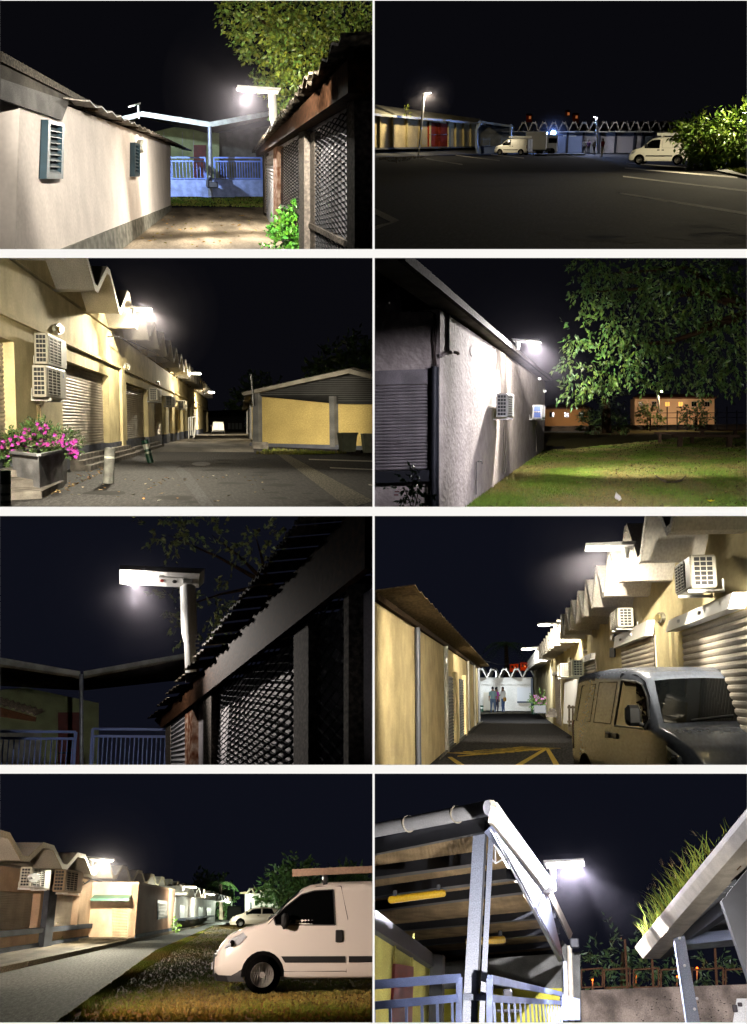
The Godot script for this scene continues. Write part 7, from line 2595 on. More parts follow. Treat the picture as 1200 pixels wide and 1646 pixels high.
	pt(lb, "sheet", m, plain("panel_white", Color(0.6, 0.6, 0.6), 0.6))
	var pb := th("timber_pallet", "worn pallet standing on edge beside the van", "pallet", P(923, 1168, 34))
	for k in 4:
		m = MB.new()
		slab(m, [P(913 + k * 5.5, 1168, 34), P(916.5 + k * 5.5, 1168, 34), P(916.5 + k * 5.5, 1133 + k, 34), P(913 + k * 5.5, 1133 + k, 34)], Vector3.FORWARD * 0.1)
		pt(pb, "slat", m, mat("pallet_wood", Color(0.36, 0.33, 0.28), Color(0.25, 0.22, 0.18), 0.9, "fine", 0.8))
	m = MB.new()
	for v in [1137, 1160]:
		box(m, P(923, v, 34.2), Vector3(0.46, 0.07, 0.1))
	pt(pb, "crossbar", m, mat("pallet_wood", Color.BLACK, Color.WHITE))

	# --- white hall at the end of the lane
	var z := 104.0
	var wh := th("white_hall", "white hall with bright zigzag roof edge at the end of the lane", "building", P(812, 1142, z))
	m = MB.new()
	slab(m, [P(766, 1143, z), P(855, 1143, z), P(855, 1089, z), P(766, 1089, z)], Vector3.FORWARD * 0.4)
	pt(wh, "wall", m, mat("render_white", Color(0.76, 0.75, 0.72), Color(0.7, 0.69, 0.66), 0.9, "coarse", 0.15))
	var sp: float = P(855, 1088, z).x - P(760, 1088, z).x
	folded_roof(wh, P(762, 1089, z - 1), Vector3.RIGHT, Vector3.BACK, sp / 5.0, 5, 0.12, 0.22, 0.75, 5.0, 0.12, whitec, 0.0, mat("fold_rim", Color.BLACK, Color.WHITE))
	m = MB.new()
	slab(m, [P(768, 1100.5, z), P(853, 1100.5, z), P(853, 1099, z), P(768, 1099, z)], Vector3.BACK * 0.15)
	pt(wh, "ledge", m, mat("render_white", Color.BLACK, Color.WHITE))
	for e in [[831, 853, 1105, 1128, Color(0.7, 0.71, 0.72), "shutter"], [777, 797, 1113, 1141, Color(0.66, 0.63, 0.56), "door"]]:
		m = MB.new()
		slab(m, [P(e[0], e[3], z), P(e[1], e[3], z), P(e[1], e[2], z), P(e[0], e[2], z)], Vector3.BACK * 0.12)
		pt(wh, e[5], m, plain("far_%s" % e[5], e[4], 0.6))
	m = MB.new()
	beam(m, P(798.5, 1122, z - 0.2), P(798.5, 1104, z - 0.2), 0.16, 0.16, Vector3.RIGHT)
	beam(m, P(854.5, 1143, z - 0.2), P(854.5, 1090, z - 0.2), 0.22, 0.2, Vector3.RIGHT)
	beam(m, P(831, 1128.5, z - 0.2), P(854, 1128.5, z - 0.2), 0.12, 0.16)
	pt(wh, "pipe", m, plain("pipe_slate", Color(0.2, 0.24, 0.3), 0.6))
	m = MB.new()
	slab(m, [G(768, 1148), G(858, 1147), GY(858, 1144.5, 0.15), GY(768, 1145.2, 0.15)], Vector3.FORWARD * 4)
	setting("pavement", m, mat("plinth_grey", Color.BLACK, Color.WHITE), G(800, 1147))
	var sk := Color(0.2, 0.12, 0.08)
	var ph := 1.76 * 1.4
	person("person in a pale blue-grey shirt, back to the camera, left of the group of three", G(792.5, 1147.5), ph, PI + 0.2, Color(0.16, 0.24, 0.25), Color(0.07, 0.1, 0.16), sk, Color(0.02, 0.02, 0.02), "people at the end of the lane")
	person("person in a magenta top and dark trousers, middle of the group of three", G(798, 1147.2), ph * 0.98, 2.4, Color(0.3, 0.04, 0.24), Color(0.03, 0.03, 0.05), sk, Color(0.02, 0.02, 0.02), "people at the end of the lane")
	person("person in a white top pointing an arm, right of the group of three", G(809, 1146.4), ph, -1.9, Color(0.5, 0.5, 0.48), Color(0.04, 0.07, 0.16), sk, Color(0.02, 0.02, 0.02), "people at the end of the lane", 0.9, Color(0.35, 0.2, 0.05))
	var gr := plain("bollard_green", Color(0.02, 0.22, 0.15), 0.5)
	var wt := plain("bollard_white", Color(0.75, 0.77, 0.73), 0.5)
	for e in [[773.5, 1144, 1134, "green banded bollard left of the door of the white hall"], [849, 1143, 1127, "green banded bollard under the shutter of the white hall"], [857.5, 1148, 1133, "green banded bollard nearest the flowers at the end of the lane"]]:
		var g := G(e[0], e[1])
		bollard(e[3], g, rise(g, e[2]), 0.2, "bollards at the end of the lane", [[0.0, 0.5, gr], [0.5, 0.75, wt], [0.75, 0.98, gr]], gr)
	var fb := th("flowering_plant", "pink flowering plant in a tub at the far end of the shop row", "plant", G(868, 1146))
	m = MB.new()
	leaves(m, [[P(866, 1130, 76), Vector3(0.5, 0.4, 0.5)], [P(872, 1124, 76), Vector3(0.4, 0.3, 0.5)]], 260, 0.22, 0.1, Color(0.06, 0.12, 0.02), 0.0)
	pt(fb, "foliage", m, vcol("leaf_small", 0.5))
	var fl := MB.new()
	for k in 26:
		fl.col = tint(Color(0.45, 0.16, 0.35), 0.3)
		var c := P(rng.randf_range(860, 878), rng.randf_range(1119, 1132), 75.4)
		leaf(fl, c, Vector3(rng.randf_range(-1, 1), 0.5, 0.4).normalized(), Vector3.RIGHT, 0.16, 0.14)
	stuff(pt(fb, "petals", fl, vcol("petal", 0.6)))
	m = MB.new()
	bevbox(m, P(868, 1140, 76), Vector3(0.9, 0.6, 0.8), 0.06)
	pt(fb, "tub", m, plain("tub_grey", Color(0.4, 0.4, 0.4), 0.8))
	var fs := th("steps", "pale steps at the far end of the shop row beside the flowers", "steps", P(888, 1150, 62))
	for k in 3:
		m = MB.new()
		box(m, P(890 + k * 2.5, 1150 - k * 4.5, 60 + k), Vector3(0.9, 0.17, 1.6))
		pt(fs, "step", m, mat("step_concrete", Color(0.46, 0.44, 0.42), Color(0.3, 0.29, 0.28), 0.9, "coarse", 0.7))
	# --- beyond the roofs
	for e in [[826, 1071, 7, 6, "orange-lit house above the zigzag roof, left one"], [842, 1069, 6, 6, "orange-lit house above the zigzag roof, right one"]]:
		var hs := th("hill_house", e[4], "house", P(e[0], e[1] + 6, 200), "orange-lit houses on the hill")
		m = MB.new()
		slab(m, [P(e[0] - e[2], e[1] + 9, 200), P(e[0] + e[2], e[1] + 9, 200), P(e[0] + e[2], e[1] - 4, 200), P(e[0] - e[2], e[1] - 4, 200)], Vector3.FORWARD * 3)
		pt(hs, "wall", m, plain("house_orange", Color(0.5, 0.25, 0.12), 0.9))
		for s in [-0.4, 0.4]:
			m = MB.new()
			box(m, P(e[0] + s * e[2], e[1] + 1, 199.9), Vector3(0.35, 0.5, 0.1))
			pt(hs, "window", m, plain("pane_dark", Color(0.05, 0.06, 0.07), 0.1))
		var ol := OmniLight3D.new()  # unseen source for the orange light on this house
		ol.name = "unseen_house_light"
		ol.light_energy = 1.0
		ol.light_color = Color(1.0, 0.5, 0.2)
		ol.light_size = 0.2
		ol.shadow_enabled = true
		hs.add_child(ol)
		ol.position = P(e[0], e[1] + 2, 198.5) - org[hs]
	var pm := th("palm_tree", "dark palm above the end of the lane", "palm", P(815, 1090, 150))
	m = MB.new()
	tube(m, [P(815, 1090, 150), P(813, 1035, 150)], [0.4, 0.25], 8)
	pt(pm, "trunk", m, plain("bark", Color(0.2, 0.15, 0.1), 0.9))
	m = MB.new()
	for k in 22:
		var a := TAU * k / 22.0
		var c := P(813, 1035, 150)
		var d := Vector3(cos(a), 0.35 * sin(k * 2.3) + 0.2, sin(a)).normalized()
		for j in 12:
			m.col = tint(Color(0.05, 0.09, 0.028), 0.3)
			var p := c + d * 0.32 * j - Vector3.UP * 0.02 * j * j
			for s in [-1.0, 1.0]:
				leaf(m, p, (d * 0.6 + d.cross(Vector3.UP) * s - Vector3.UP * 0.4).normalized(), d, 0.9, 0.12)
	pt(pm, "fronds", m, vcol("leaf_matt", 0.45))
	m = MB.new()
	tube(m, [P(760, 1057, 70), P(800, 1068, 88), P(852, 1066, 96), P(870, 1058, 70)], [0.03], 5)
	solo("overhead_cable", "thin cable strung across the end of the lane", "cable", m, plain("cable_pale", Color(0.25, 0.25, 0.25), 0.7), P(800, 1068, 88))

	# --- van
	var vn := th("parked_van", "silver-grey van parked close by with dark windscreen and mirror", "van", G(1090, 1236))
	var opt := KANGOO.duplicate()
	opt["scale"] = 1.12
	var fwd := Vector3(0.27, 0, 0.963).normalized()
	var vc := (P(930, 1112, 16.8) + P(1062, 1112, 12.3)) / 2 + Vector3(0.98, 0, -0.27)
	vc.y = -1.7
	m = MB.new()
	box(m, vc + Vector3(0, -0.155, 0), Vector3(2.4, 0.3, 5.0), Basis(Vector3.UP, 0.27))
	setting("parking_platform", m, mat("plinth_grey", Color.BLACK, Color.WHITE), vc)
	car(vn, VAN, vc, fwd, mat("van_silver", Color(0.34, 0.36, 0.4), Color(0.31, 0.33, 0.37), 0.26), opt)

	# --- lamps
	var cw := Color(1.0, 0.96, 0.88)
	var lp := on(Plane(rn, R + rn * (ov + 0.15)), 1006, 897)
	var l := street_lamp("bright solar street lamp fixed to the folded roof above the van", lp, rise(lp, 880), (rn + Vector3.UP * 0.06).normalized(), 0.78, 0.06, "solar street lamps", 0.45, 0.05, 0.3)
	beams(l, [[on(pr, 1150, 1030), 24, 8], [on(pr, 1060, 1030), 30, 8], [on(pr, 960, 1060), 34, 14], [on(pl, 640, 1120), 30, 34], [on(pl, 700, 1120), 26, 34], [G(830, 1215), 34, 44], [G(860, 1175), 26, 70], [vc + Vector3(0, 1, 0), 30, 9], [s0 + rdirv * 2.5 - rn * 0.5, 40, 1.0], [s0 + rdirv * 10 - rn * 0.5, 34, 2]], cw)
	spill(l, 0.5, cw)
	glow_fog(l, 1.1, 0.00600, "added haze standing for the glow round the lamp above the van")
	var l0 := street_lamp("added fill lamp on the right, out of view, for the left wall, lane and van", P(1247, 1160, 11.6), P(1246, 960, 11.6), Vector3.LEFT, 0.2, 0.02, "solar street lamps", 0.5, 0.0, 0.0)  # added out of view as fill for wall, lane and van
	beams(l0, [[on(pl, 640, 1110), 36, 10], [G(800, 1200), 30, 24], [vc + Vector3(0, 0.8, 0), 50, 0.4]], cw)
	var l2 := street_lamp("solar street lamp fixed to the folded roof, second along the lane", on(Plane(rn, R + rn * (ov + 0.1)), 896, 1008), on(Plane(rn, R + rn * (ov + 0.1)), 895.5, 1004), rn, 0.9, 0.06, "solar street lamps", 0.55, 0.05, 0.2)
	beams(l2, [[on(pr, 900, 1090), 50, 14], [G(840, 1150), 60, 40], [G(800, 1146) + Vector3.UP, 16, 260], [on(pl, 745, 1120), 40, 40], [on(pl, 765, 1110), 30, 40]], cw)
	spill(l2, 1.5, cw)
	var l3 := street_lamp("solar street lamp fixed to the folded roof at its far end", on(Plane(rn, R + rn * (ov + 0.1)), 864, 1046), on(Plane(rn, R + rn * (ov + 0.1)), 863, 1043), rn, 1.2, 0.07, "solar street lamps", 0.6, 0.05, 0.2)
	beams(l3, [[P(815, 1115, z), 44, 70], [P(790, 1120, z), 30, 50], [G(820, 1150), 50, 60], [on(pr, 870, 1090), 50, 20]], Color(0.96, 0.98, 1.0))
	spill(l3, 1.5, cw)
	var l4 := street_lamp("small solar street lamp in the middle of the bright zigzag roof", P(797, 1088, z - 2.2), P(797, 1078, z - 2.2), Vector3.BACK, 0.9, 0.06, "solar street lamps", 0.6, 0.1, 0.0)
	beams(l4, [[P(797, 1130, z - 2), 70, 14], [P(775, 1084, z - 1), 40, 5], [P(820, 1084, z - 1), 40, 5]], Color(0.9, 0.95, 1.0))

func bay_7() -> void:
	# lane past a shop row at the left, white van on the grass at the right
	bay(-50, 1239, 599, 1695, 300, 1461, 1.36)
	var peach := mat("render_peach", Color(0.76, 0.66, 0.56), Color(0.66, 0.56, 0.46), 0.9, "streak", 0.18, 0.4, "fine", 0.1)
	var greyb := mat("sill_slate", Color(0.3, 0.32, 0.36), Color(0.24, 0.26, 0.29), 0.8, "coarse", 0.4)
	var asph := mat("asphalt_lane", Color(0.32, 0.32, 0.31), Color(0.22, 0.22, 0.215), 0.9, "fine", 0.5, 0.8, "fine", 0.9)
	var conc := mat("pavement_worn", Color(0.46, 0.42, 0.36), Color(0.26, 0.23, 0.2), 0.95, "coarse", 0.3, 0.8, "fine", 0.4)
	ground("lane", [G(-60, 1720), G(640, 1720), G(640, 1467), G(-60, 1467)], asph)
	var pv := MB.new()
	var kx := [G(-60, 1578), G(100, 1542.5), G(215, 1516), G(345, 1484)]
	slab(pv, [kx[0], kx[3], kx[3] + Vector3(-14, 0, 0), kx[0] + Vector3(-14, 0, 0)], Vector3.UP * 0.12)
	setting("pavement", pv, conc, kx[1])
	for k in 16:
		var kb := MB.new()
		var a: Vector3 = kx[0].lerp(kx[3], k / 16.0)
		var b: Vector3 = kx[0].lerp(kx[3], (k + 0.985) / 16.0)
		slab(kb, [a + Vector3(0.02, 0, 0), b + Vector3(0.02, 0, 0), b + Vector3(0.02, 0.135, 0), a + Vector3(0.02, 0.135, 0)], Vector3(-0.25, 0, 0))
		solo("kerb_stone", "pale kerb stone along the pavement of the shop row", "kerb stone", kb, mat("kerb_pale", Color(0.5, 0.46, 0.38), Color(0.36, 0.33, 0.28), 0.9, "fine", 0.6), a, "kerb stones of the lane")
	ground("verge", [G(80, 1650), G(60, 1720), G(640, 1720), G(640, 1484), G(345, 1487), G(250, 1528)], mat("verge_soil", Color(0.27, 0.24, 0.09), Color(0.34, 0.24, 0.12), 1.0, "fine", 0.5, 0.0, "fine", 0.6), 0.01)
	grass("verge_grass", "rough grass verge on which the white van is parked", [G(86, 1652), G(250, 1529), G(345, 1488), G(610, 1488), G(610, 1660)], 30000, 0.07, Color(0.11, 0.14, 0.025), Color(0.17, 0.13, 0.04))
	# --- shop row
	var A := G(0, 1539)
	var dir := lr(440, 1461)
	dir = Vector3(dir.x, 0, dir.z).normalized()
	var pl := wall_plane(A, A + dir * 10)
	var nn := pl.normal
	var s_of := func(u: float) -> float: return (on(pl, u, 1461) - A).dot(dir)
	var tk := 0.3
	var row := th("shop_row", "peach shop row with shutters and zigzag folded roof left of the lane", "building", A)
	var top: float = on(pl, 80, 1404).y
	var lint: float = on(pl, 60, 1436).y
	var sill: float = on(pl, 60, 1494).y
	var a0 := A - dir * 6.5
	var a1: Vector3 = A + dir * s_of.call(172)
	var at := func(s: float, y: float, o: float) -> Vector3: return Vector3(A.x, y, A.z) + dir * s + nn * o
	var s1: float = s_of.call(176)
	var wall := func(called: String, u0: float, u1: float, y0: float, y1: float, o0: float, o1: float, mt: Material) -> void:
		var m := MB.new()
		var sa: float = -6.5 if u0 < -20 else s_of.call(u0)
		var sb: float = s_of.call(u1)
		slab(m, [at.call(sa, y0, o1), at.call(sb, y0, o1), at.call(sb, y1, o1), at.call(sa, y1, o1)], nn * (o0 - o1))
		pt(row, called, m, mt)
	wall.call("upper_wall", -50, 176, lint, top, -0.9, 0.0, peach)
	wall.call("lower_wall", -50, 176, -eye_h + 0.12, sill, -0.9, 0.0, peach)
	wall.call("inner_wall", -50, 176, sill, lint, -0.9, -tk, peach)
	wall.call("pier", 126, 176, sill, lint, -tk, -0.003, peach)
	wall.call("pier", 63, 80, sill, lint, -tk, -0.003, peach)
	wall.call("plinth", -50, 176, -eye_h + 0.12, -eye_h + 0.26, 0.002, 0.04, greyb)
	wall.call("sill", -50, 66, sill - 0.12, sill + 0.06, 0.0, 0.16, greyb)
	wall.call("sill", 81, 172, sill - 0.12, sill + 0.06, 0.0, 0.16, greyb)
	wall.call("pillar", 67, 80, -eye_h + 0.12, lint + 0.12, 0.0, 0.2, greyb)
	var sm := mat("shutter_white", Color(0.66, 0.62, 0.56), Color(0.54, 0.5, 0.45), 0.55, "coarse", 0.4)
	for e in [[-6.5, s_of.call(62)], [s_of.call(80), s_of.call(125)]]:
		var m := MB.new()
		var q := [at.call(e[0], sill + 0.06, -tk + 0.03), at.call(e[1], sill + 0.06, -tk + 0.03), at.call(e[1], lint, -tk + 0.03), at.call(e[0], lint, -tk + 0.03)]
		plate(m, q, nn, -0.02, -0.005)
		var sh := pt(row, "shutter", m, sm)
		slats(sh, "slat", q[0], q[1], q[2], q[3], 22, nn, 0.03, sm)
	# folded roof
	var fo := 0.9
	var fpl := Plane(nn, A + nn * fo)
	var fs := func(u: float) -> float: return (on(fpl, u, 1461) - A).dot(dir)
	var per: float = (fs.call(194) - fs.call(65)) / 3.0
	var crest: float = on(fpl, 124, 1377).y
	var trough: float = on(fpl, 100, 1396).y
	var hgt := crest - trough
	var foldm := mat("fold_white", Color(0.74, 0.72, 0.68), Color(0.66, 0.64, 0.6), 0.85, "coarse", 0.3)
	var rim := mat("fold_rim_warm_lit", Color(0.7, 0.66, 0.56), Color(0.55, 0.5, 0.42), 0.85, "fine", 0.8)  # warm light on the roof edges put into this tone
	var st0: float = fs.call(65) - per * (0.14 + 0.3 + 0.13) - per
	var s0: Vector3 = at.call(st0, trough, fo)
	folded_roof(row, s0, dir, nn, per, 24, 0.14, 0.26, hgt, 3.5, 0.14, foldm, 0.0, rim)
	for k in 8:
		var m := MB.new()
		var o := s0 + dir * per * k - nn * (fo + 0.01)
		slab(m, [o + dir * per * 0.14, o + dir * per, o + dir * per * 0.7 + Vector3.UP * hgt * 0.97, o + dir * per * 0.44 + Vector3.UP * hgt * 0.97], -nn * 0.2)
		pt(row, "gable_infill", m, foldm)
	# air conditioners
	var bx := Basis(dir, Vector3.UP, nn)
	var c1: Vector3 = on(Plane(nn, A + nn * 0.4), 57, 1412)
	var c2: Vector3 = on(Plane(nn, A + nn * 0.4), 110, 1417)
	ac_unit("white air conditioner with a black fan and blue badge under the folded roof", c1, Vector3(2.9, 0.6, 0.36), bx, "air conditioners on the peach wall", Color(0.74, 0.72, 0.68), 1.0, Color(0.1, 0.35, 0.6))
	var fan := MB.new()
	plate(fan, oval(Plane(nn, A + nn * 0.66), 52, 1411, 10, 7.2, 20), nn, 0.0, 0.03)
	var fn := th("fan_guard", "round black fan guard on the white air conditioner", "fan guard", c1 + nn * 0.3)
	pt(fn, "disc", fan, plain("fan_black", Color(0.04, 0.04, 0.045), 0.6))
	fan = MB.new()
	plate(fan, oval(Plane(nn, A + nn * 0.7), 52, 1411, 2.4, 1.8, 12), nn, 0.0, 0.03)
	pt(fn, "hub", fan, plain("fan_hub", Color(0.3, 0.3, 0.3), 0.6))
	ac_unit("tan air conditioner with a plain grille, right of the white one", c2, Vector3(3.6, 0.78, 0.42), bx, "air conditioners on the peach wall", Color(0.6, 0.52, 0.42))
	var m := MB.new()
	var cp: Vector3 = on(Plane(nn, A + nn * 0.08), 128, 1414)
	tube(m, [cp, on(Plane(nn, A + nn * 0.08), 136, 1420), on(Plane(nn, A + nn * 0.08), 140, 1418), on(Plane(nn, A + nn * 0.08), 146, 1413), on(Plane(nn, A + nn * 0.08), 168, 1419)], [0.03], 5)
	pt(row, "cable", m, plain("cable_black", Color(0.03, 0.03, 0.03), 0.7))

	# --- block that stands out over the pavement
	var C := G(215, 1514)
	var ps := wall_plane(C, C + dir * 10)
	var pn := ps.normal
	var bk := th("entrance_block", "peach flat-roofed entrance block with green canopy over its shutter door", "building", C)
	var btop: float = on(ps, 215, 1420).y
	var Cf := on(ps, 279, 1461)
	Cf.y = -eye_h
	m = MB.new()
	slab(m, [C, Cf, Vector3(Cf.x, btop, Cf.z), Vector3(C.x, btop, C.z)], -pn * 0.3)
	pt(bk, "street_wall", m, mat("render_peach_shaded", Color(0.66, 0.54, 0.45), Color(0.6, 0.48, 0.39), 0.9, "coarse", 0.18, 0.4))  # darker copy of the peach render: shade put into the colour
	var dep: float = (C - a1).dot(pn) + 0.5
	m = MB.new()
	slab(m, [C - pn * 0.02, C - pn * dep, Vector3(C.x, btop, C.z) - pn * dep, Vector3(C.x, btop, C.z) - pn * 0.02], dir * 0.3)
	pt(bk, "end_wall", m, peach)
	m = MB.new()
	slab(m, [Vector3(C.x, btop, C.z), Vector3(Cf.x, btop, Cf.z), Vector3(Cf.x, btop, Cf.z) - pn * dep, Vector3(C.x, btop, C.z) - pn * dep], Vector3.UP * 0.1)
	pt(bk, "roof", m, peach)
	m = MB.new()
	slab(m, [C + pn * 0.03, Cf + pn * 0.03, Cf + pn * 0.03 + Vector3.UP * 0.3, C + pn * 0.03 + Vector3.UP * 0.3], -pn * 0.025)
	pt(bk, "plinth", m, greyb)
	var pe := Plane(-dir, C)
	var q2 := quadpx(pe, [[180, 1507], [204.5, 1507], [204.5, 1453], [180, 1455]])
	m = MB.new()
	plate(m, q2, -dir, 0.0, 0.02)
	var dsh := pt(bk, "shutter_door", m, sm)
	slats(dsh, "slat", q2[0] - dir * 0.025, q2[1] - dir * 0.025, q2[2] - dir * 0.025, q2[3] - dir * 0.025, 22, -dir, 0.03, mat("shutter_tan", Color(0.64, 0.56, 0.44), Color(0.54, 0.47, 0.37), 0.6, "coarse", 0.4))
	m = MB.new()
	var gq := quadpx(pe, [[150, 1446], [211, 1446], [211, 1441], [150, 1445]])
	slab(m, [gq[0] - dir * 0.8 - Vector3.UP * 0.06, gq[1] - dir * 0.8 - Vector3.UP * 0.06, gq[1] + Vector3.UP * 0.1, gq[0] + Vector3.UP * 0.1], Vector3.UP * 0.1)
	pt(bk, "canopy", m, plain("canopy_green", Color(0.22, 0.4, 0.34), 0.5))
	m = MB.new()
	plate(m, quadpx(ps, [[252, 1478], [268, 1475], [268, 1449], [252, 1447]]), pn, 0.0, 0.03)
	var wn := pt(bk, "window", m, plain("window_slate", Color(0.2, 0.22, 0.24), 0.5))
	var wq := quadpx(ps, [[253.5, 1475.5], [266.5, 1473], [266.5, 1453], [253.5, 1451]])
	slats(wn, "shutter_slat", wq[0] + pn * 0.035, wq[1] + pn * 0.035, wq[2] + pn * 0.035, wq[3] + pn * 0.035, 10, pn, 0.02, sm, true)
	m = MB.new()
	slab(m, [C - dir * 2.4 + pn * 0.0, C, C - pn * 3.2, C - dir * 2.4 - pn * 3.2], Vector3.UP * 0.2)
	setting("doorstep", m, conc, C)
	# --- wing beyond the block
	var W := G(279, 1498)
	var pw := wall_plane(W, W + dir * 10)
	var wn2 := pw.normal
	var wg := th("far_wing", "white far wing of the shop row with bright bays beneath the zigzag roof", "building", W)
	var wf := on(pw, 346, 1461)
	wf.y = -eye_h
	var wtop: float = on(pw, 282, 1439).y
	m = MB.new()
	slab(m, [W, wf, Vector3(wf.x, wtop, wf.z), Vector3(W.x, wtop, W.z)], -wn2 * 0.4)
	pt(wg, "wall", m, mat("render_white", Color(0.76, 0.75, 0.72), Color(0.7, 0.69, 0.66), 0.9, "coarse", 0.15))
	folded_roof(wg, Vector3(W.x, wtop, W.z) + wn2 * 0.8 - dir * 2, dir, wn2, per * 1.1, 11, 0.14, 0.26, hgt * 0.9, 3.0, 0.14, foldm, 0.0, rim)
	for u in [288, 303, 318, 331]:
		m = MB.new()
		plate(m, quadpx(pw, [[u, 1487 - (u - 288) * 0.18], [u + 7, 1485.5 - (u - 288) * 0.18], [u + 7, 1456 + (u - 288) * 0.1], [u, 1455 + (u - 288) * 0.1]]), wn2, 0.0, 0.05)
		pt(wg, "shutter", m, plain("far_shutter", Color(0.5, 0.5, 0.48), 0.6))
	m = MB.new()
	var sq1 := on(pw, 284, 1478)
	var sq2 := on(pw, 335, 1472)
	beam(m, sq1 + wn2 * 0.3, Vector3(sq2.x, sq1.y, sq2.z) + wn2 * 0.3, 0.5, 0.12)
	pt(wg, "bench_ledge", m, greyb)
	# plants along the wall
	for e in [[66, 1522, 0.5, "leafy weed at the foot of the dark pillar", 1], [130, 1512, 0.42, "small green weed against the peach wall", 0], [262, 1500, 0.6, "green weed at the corner of the entrance block", 0]]:
		var o := th("wall_weed", e[3], "plant", G(e[0], e[1]), "weeds along the shop row")
		m = MB.new()
		var c := G(e[0], e[1]) + Vector3(0.15, 0.34, 0.1)
		leaves(m, [[c, Vector3(e[2], 0.3, 0.4)]], 130, 0.2, 0.1, Color(0.09, 0.17, 0.02), 0.0)
		pt(o, "foliage", m, vcol("leaf_glossy", 0.35))
		m = MB.new()
		for k in 3:
			tube(m, [G(e[0], e[1]) + Vector3(0.12, 0.1, 0.1), c + Vector3(0.15 * (k - 1), 0.1, 0)], [0.015, 0.006], 5)
		pt(o, "stem", m, plain("bark", Color(0.2, 0.15, 0.1), 0.9))

	# --- white van
	var vg := G(536, 1592)
	var vn := th("parked_van", "white van with dark bumper and roof ladder parked on the grass", "van", vg)
	var opt := {
		"windows": [[[2.12, 1.1], [3.16, 1.1], [3.2, 1.22], [2.96, 1.42], [2.72, 1.6], [2.5, 1.66], [2.16, 1.68]]],
		"panels": [[[1.92, 0.34], [1.9, 1.2], [2.02, 1.74]], [[3.24, 0.36], [3.3, 1.1], [3.0, 1.44], [2.72, 1.66], [2.45, 1.73], [2.02, 1.74]], [[1.92, 0.36], [3.24, 0.36]]],
		"strips": [[[0.2, 0.5], [1.88, 0.5], [1.88, 0.6], [0.2, 0.6]], [[1.94, 0.5], [2.98, 0.5], [3.05, 0.6], [1.94, 0.6]]], "handles": [[2.05, 0.92, 0.13, 0.2]],
		"screen": [3.3, 2.76, 0.74, 0.62], "axles": [0.7, 3.36], "wheel": 0.31, "mirror": [3.0, 1.1], "bumper_top": 0.68,
		"headlight": [[4.04, 0.72], [3.96, 0.86], [3.72, 0.98], [3.66, 0.92], [3.78, 0.78]]}
	opt["scale"] = 1.0
	var fwd := Vector3(-1, 0, -0.1).normalized()
	car(vn, VAN, vg, fwd, plain("van_white_near", Color(0.76, 0.74, 0.71), 0.3), opt)
	var rk := th("roof_ladder", "pale ladder strapped on the roof bars of the near white van", "ladder", vg + Vector3.UP * 1.95)
	var lw := func(x: float, y: float, z: float) -> Vector3: return vg + fwd * (x - 2.1) + Vector3.UP * y + fwd.cross(Vector3.UP) * z
	for z in [-0.3, 0.1]:
		m = MB.new()
		beam(m, lw.call(-0.5, 2.12, z), lw.call(2.9, 1.98, z), 0.05, 0.12)
		pt(rk, "stile", m, mat("ladder_pale", Color(0.6, 0.5, 0.42), Color(0.5, 0.42, 0.35), 0.6))
	for k in 9:
		m = MB.new()
		tube(m, [lw.call(0.2 + k * 0.3, 2.09 - k * 0.012, -0.3), lw.call(0.2 + k * 0.3, 2.09 - k * 0.012, 0.1)], [0.018], 6)
		pt(rk, "rung", m, mat("ladder_pale", Color.BLACK, Color.WHITE))
	for x in [0.5, 2.3]:
		m = MB.new()
		beam(m, lw.call(x, 1.9, -0.75), lw.call(x, 1.9, 0.75), 0.06, 0.05)
		for z in [-0.66, 0.66]:
			beam(m, lw.call(x, 1.7, z), lw.call(x, 1.92, z), 0.06, 0.08, fwd)
		pt(vn, "roof_bar", m, plain("car_trim", Color(0.05, 0.055, 0.06), 0.55))

	# --- small car behind
	var hg := G(410, 1490.5)
	var hc := th("parked_car", "small pale hatchback parked on the far edge of the grass", "car", hg)
	car(hc, HATCH, hg, Vector3(-1, 0, -0.05).normalized(), plain("car_champagne", Color(0.6, 0.56, 0.5), 0.3), {
		"windows": [[[0.55, 1.0], [1.5, 1.0], [1.5, 1.4], [0.75, 1.38]], [[1.6, 1.0], [2.75, 0.98], [2.3, 1.32], [1.6, 1.4]]], "panels": [[[1.55, 0.3], [1.55, 1.42]], [[2.85, 0.4], [2.85, 0.95]]], "handles": [[1.8, 0.86, 0.16, 0.05], [0.75, 0.86, 0.16, 0.05]],
		"screen": [3.0, 2.3, 0.7, 0.56], "axles": [0.72, 3.2], "wheel": 0.31, "bumper": plain("car_champagne", Color.BLACK), "bumper_top": 0.5, "mirror": [2.72, 0.98], "headlight": [[3.86, 0.6], [3.7, 0.72], [3.45, 0.78], [3.6, 0.64]], "scale": 1.0})

	# --- trees and far buildings
	var leafy := Color(0.055, 0.11, 0.03)
	var big := func(label: String, at_: Array, lumps: Array, n: int, ls: float, c: Color) -> void:
		var o := th("street_tree", label, "tree", P(at_[0], 1478, at_[1]), "trees along the lane")
		var mm := MB.new()
		leaves(mm, lumps.map(func(e): return [P(e[0], e[1], at_[1]), Vector3(e[2], e[3], e[2]) * at_[1] / F]), n, ls, ls * 0.5, c, 0.2)
		pt(o, "crown", mm, vcol("leaf_matt", 0.45))
		mm = MB.new()
		tube(mm, [P(at_[0], 1480, at_[1]), P(lumps[0][0], lumps[0][1], at_[1])], [0.4, 0.2], 8)
		pt(o, "trunk", mm, plain("bark", Color.BLACK))
	big.call("large dark tree behind the small hatchback", [470, 90.0], [[465, 1420, 26, 22], [480, 1400, 18, 12], [445, 1430, 18, 16], [500, 1425, 24, 16], [440, 1455, 14, 14], [490, 1445, 20, 14]], 2300, 0.5, leafy)
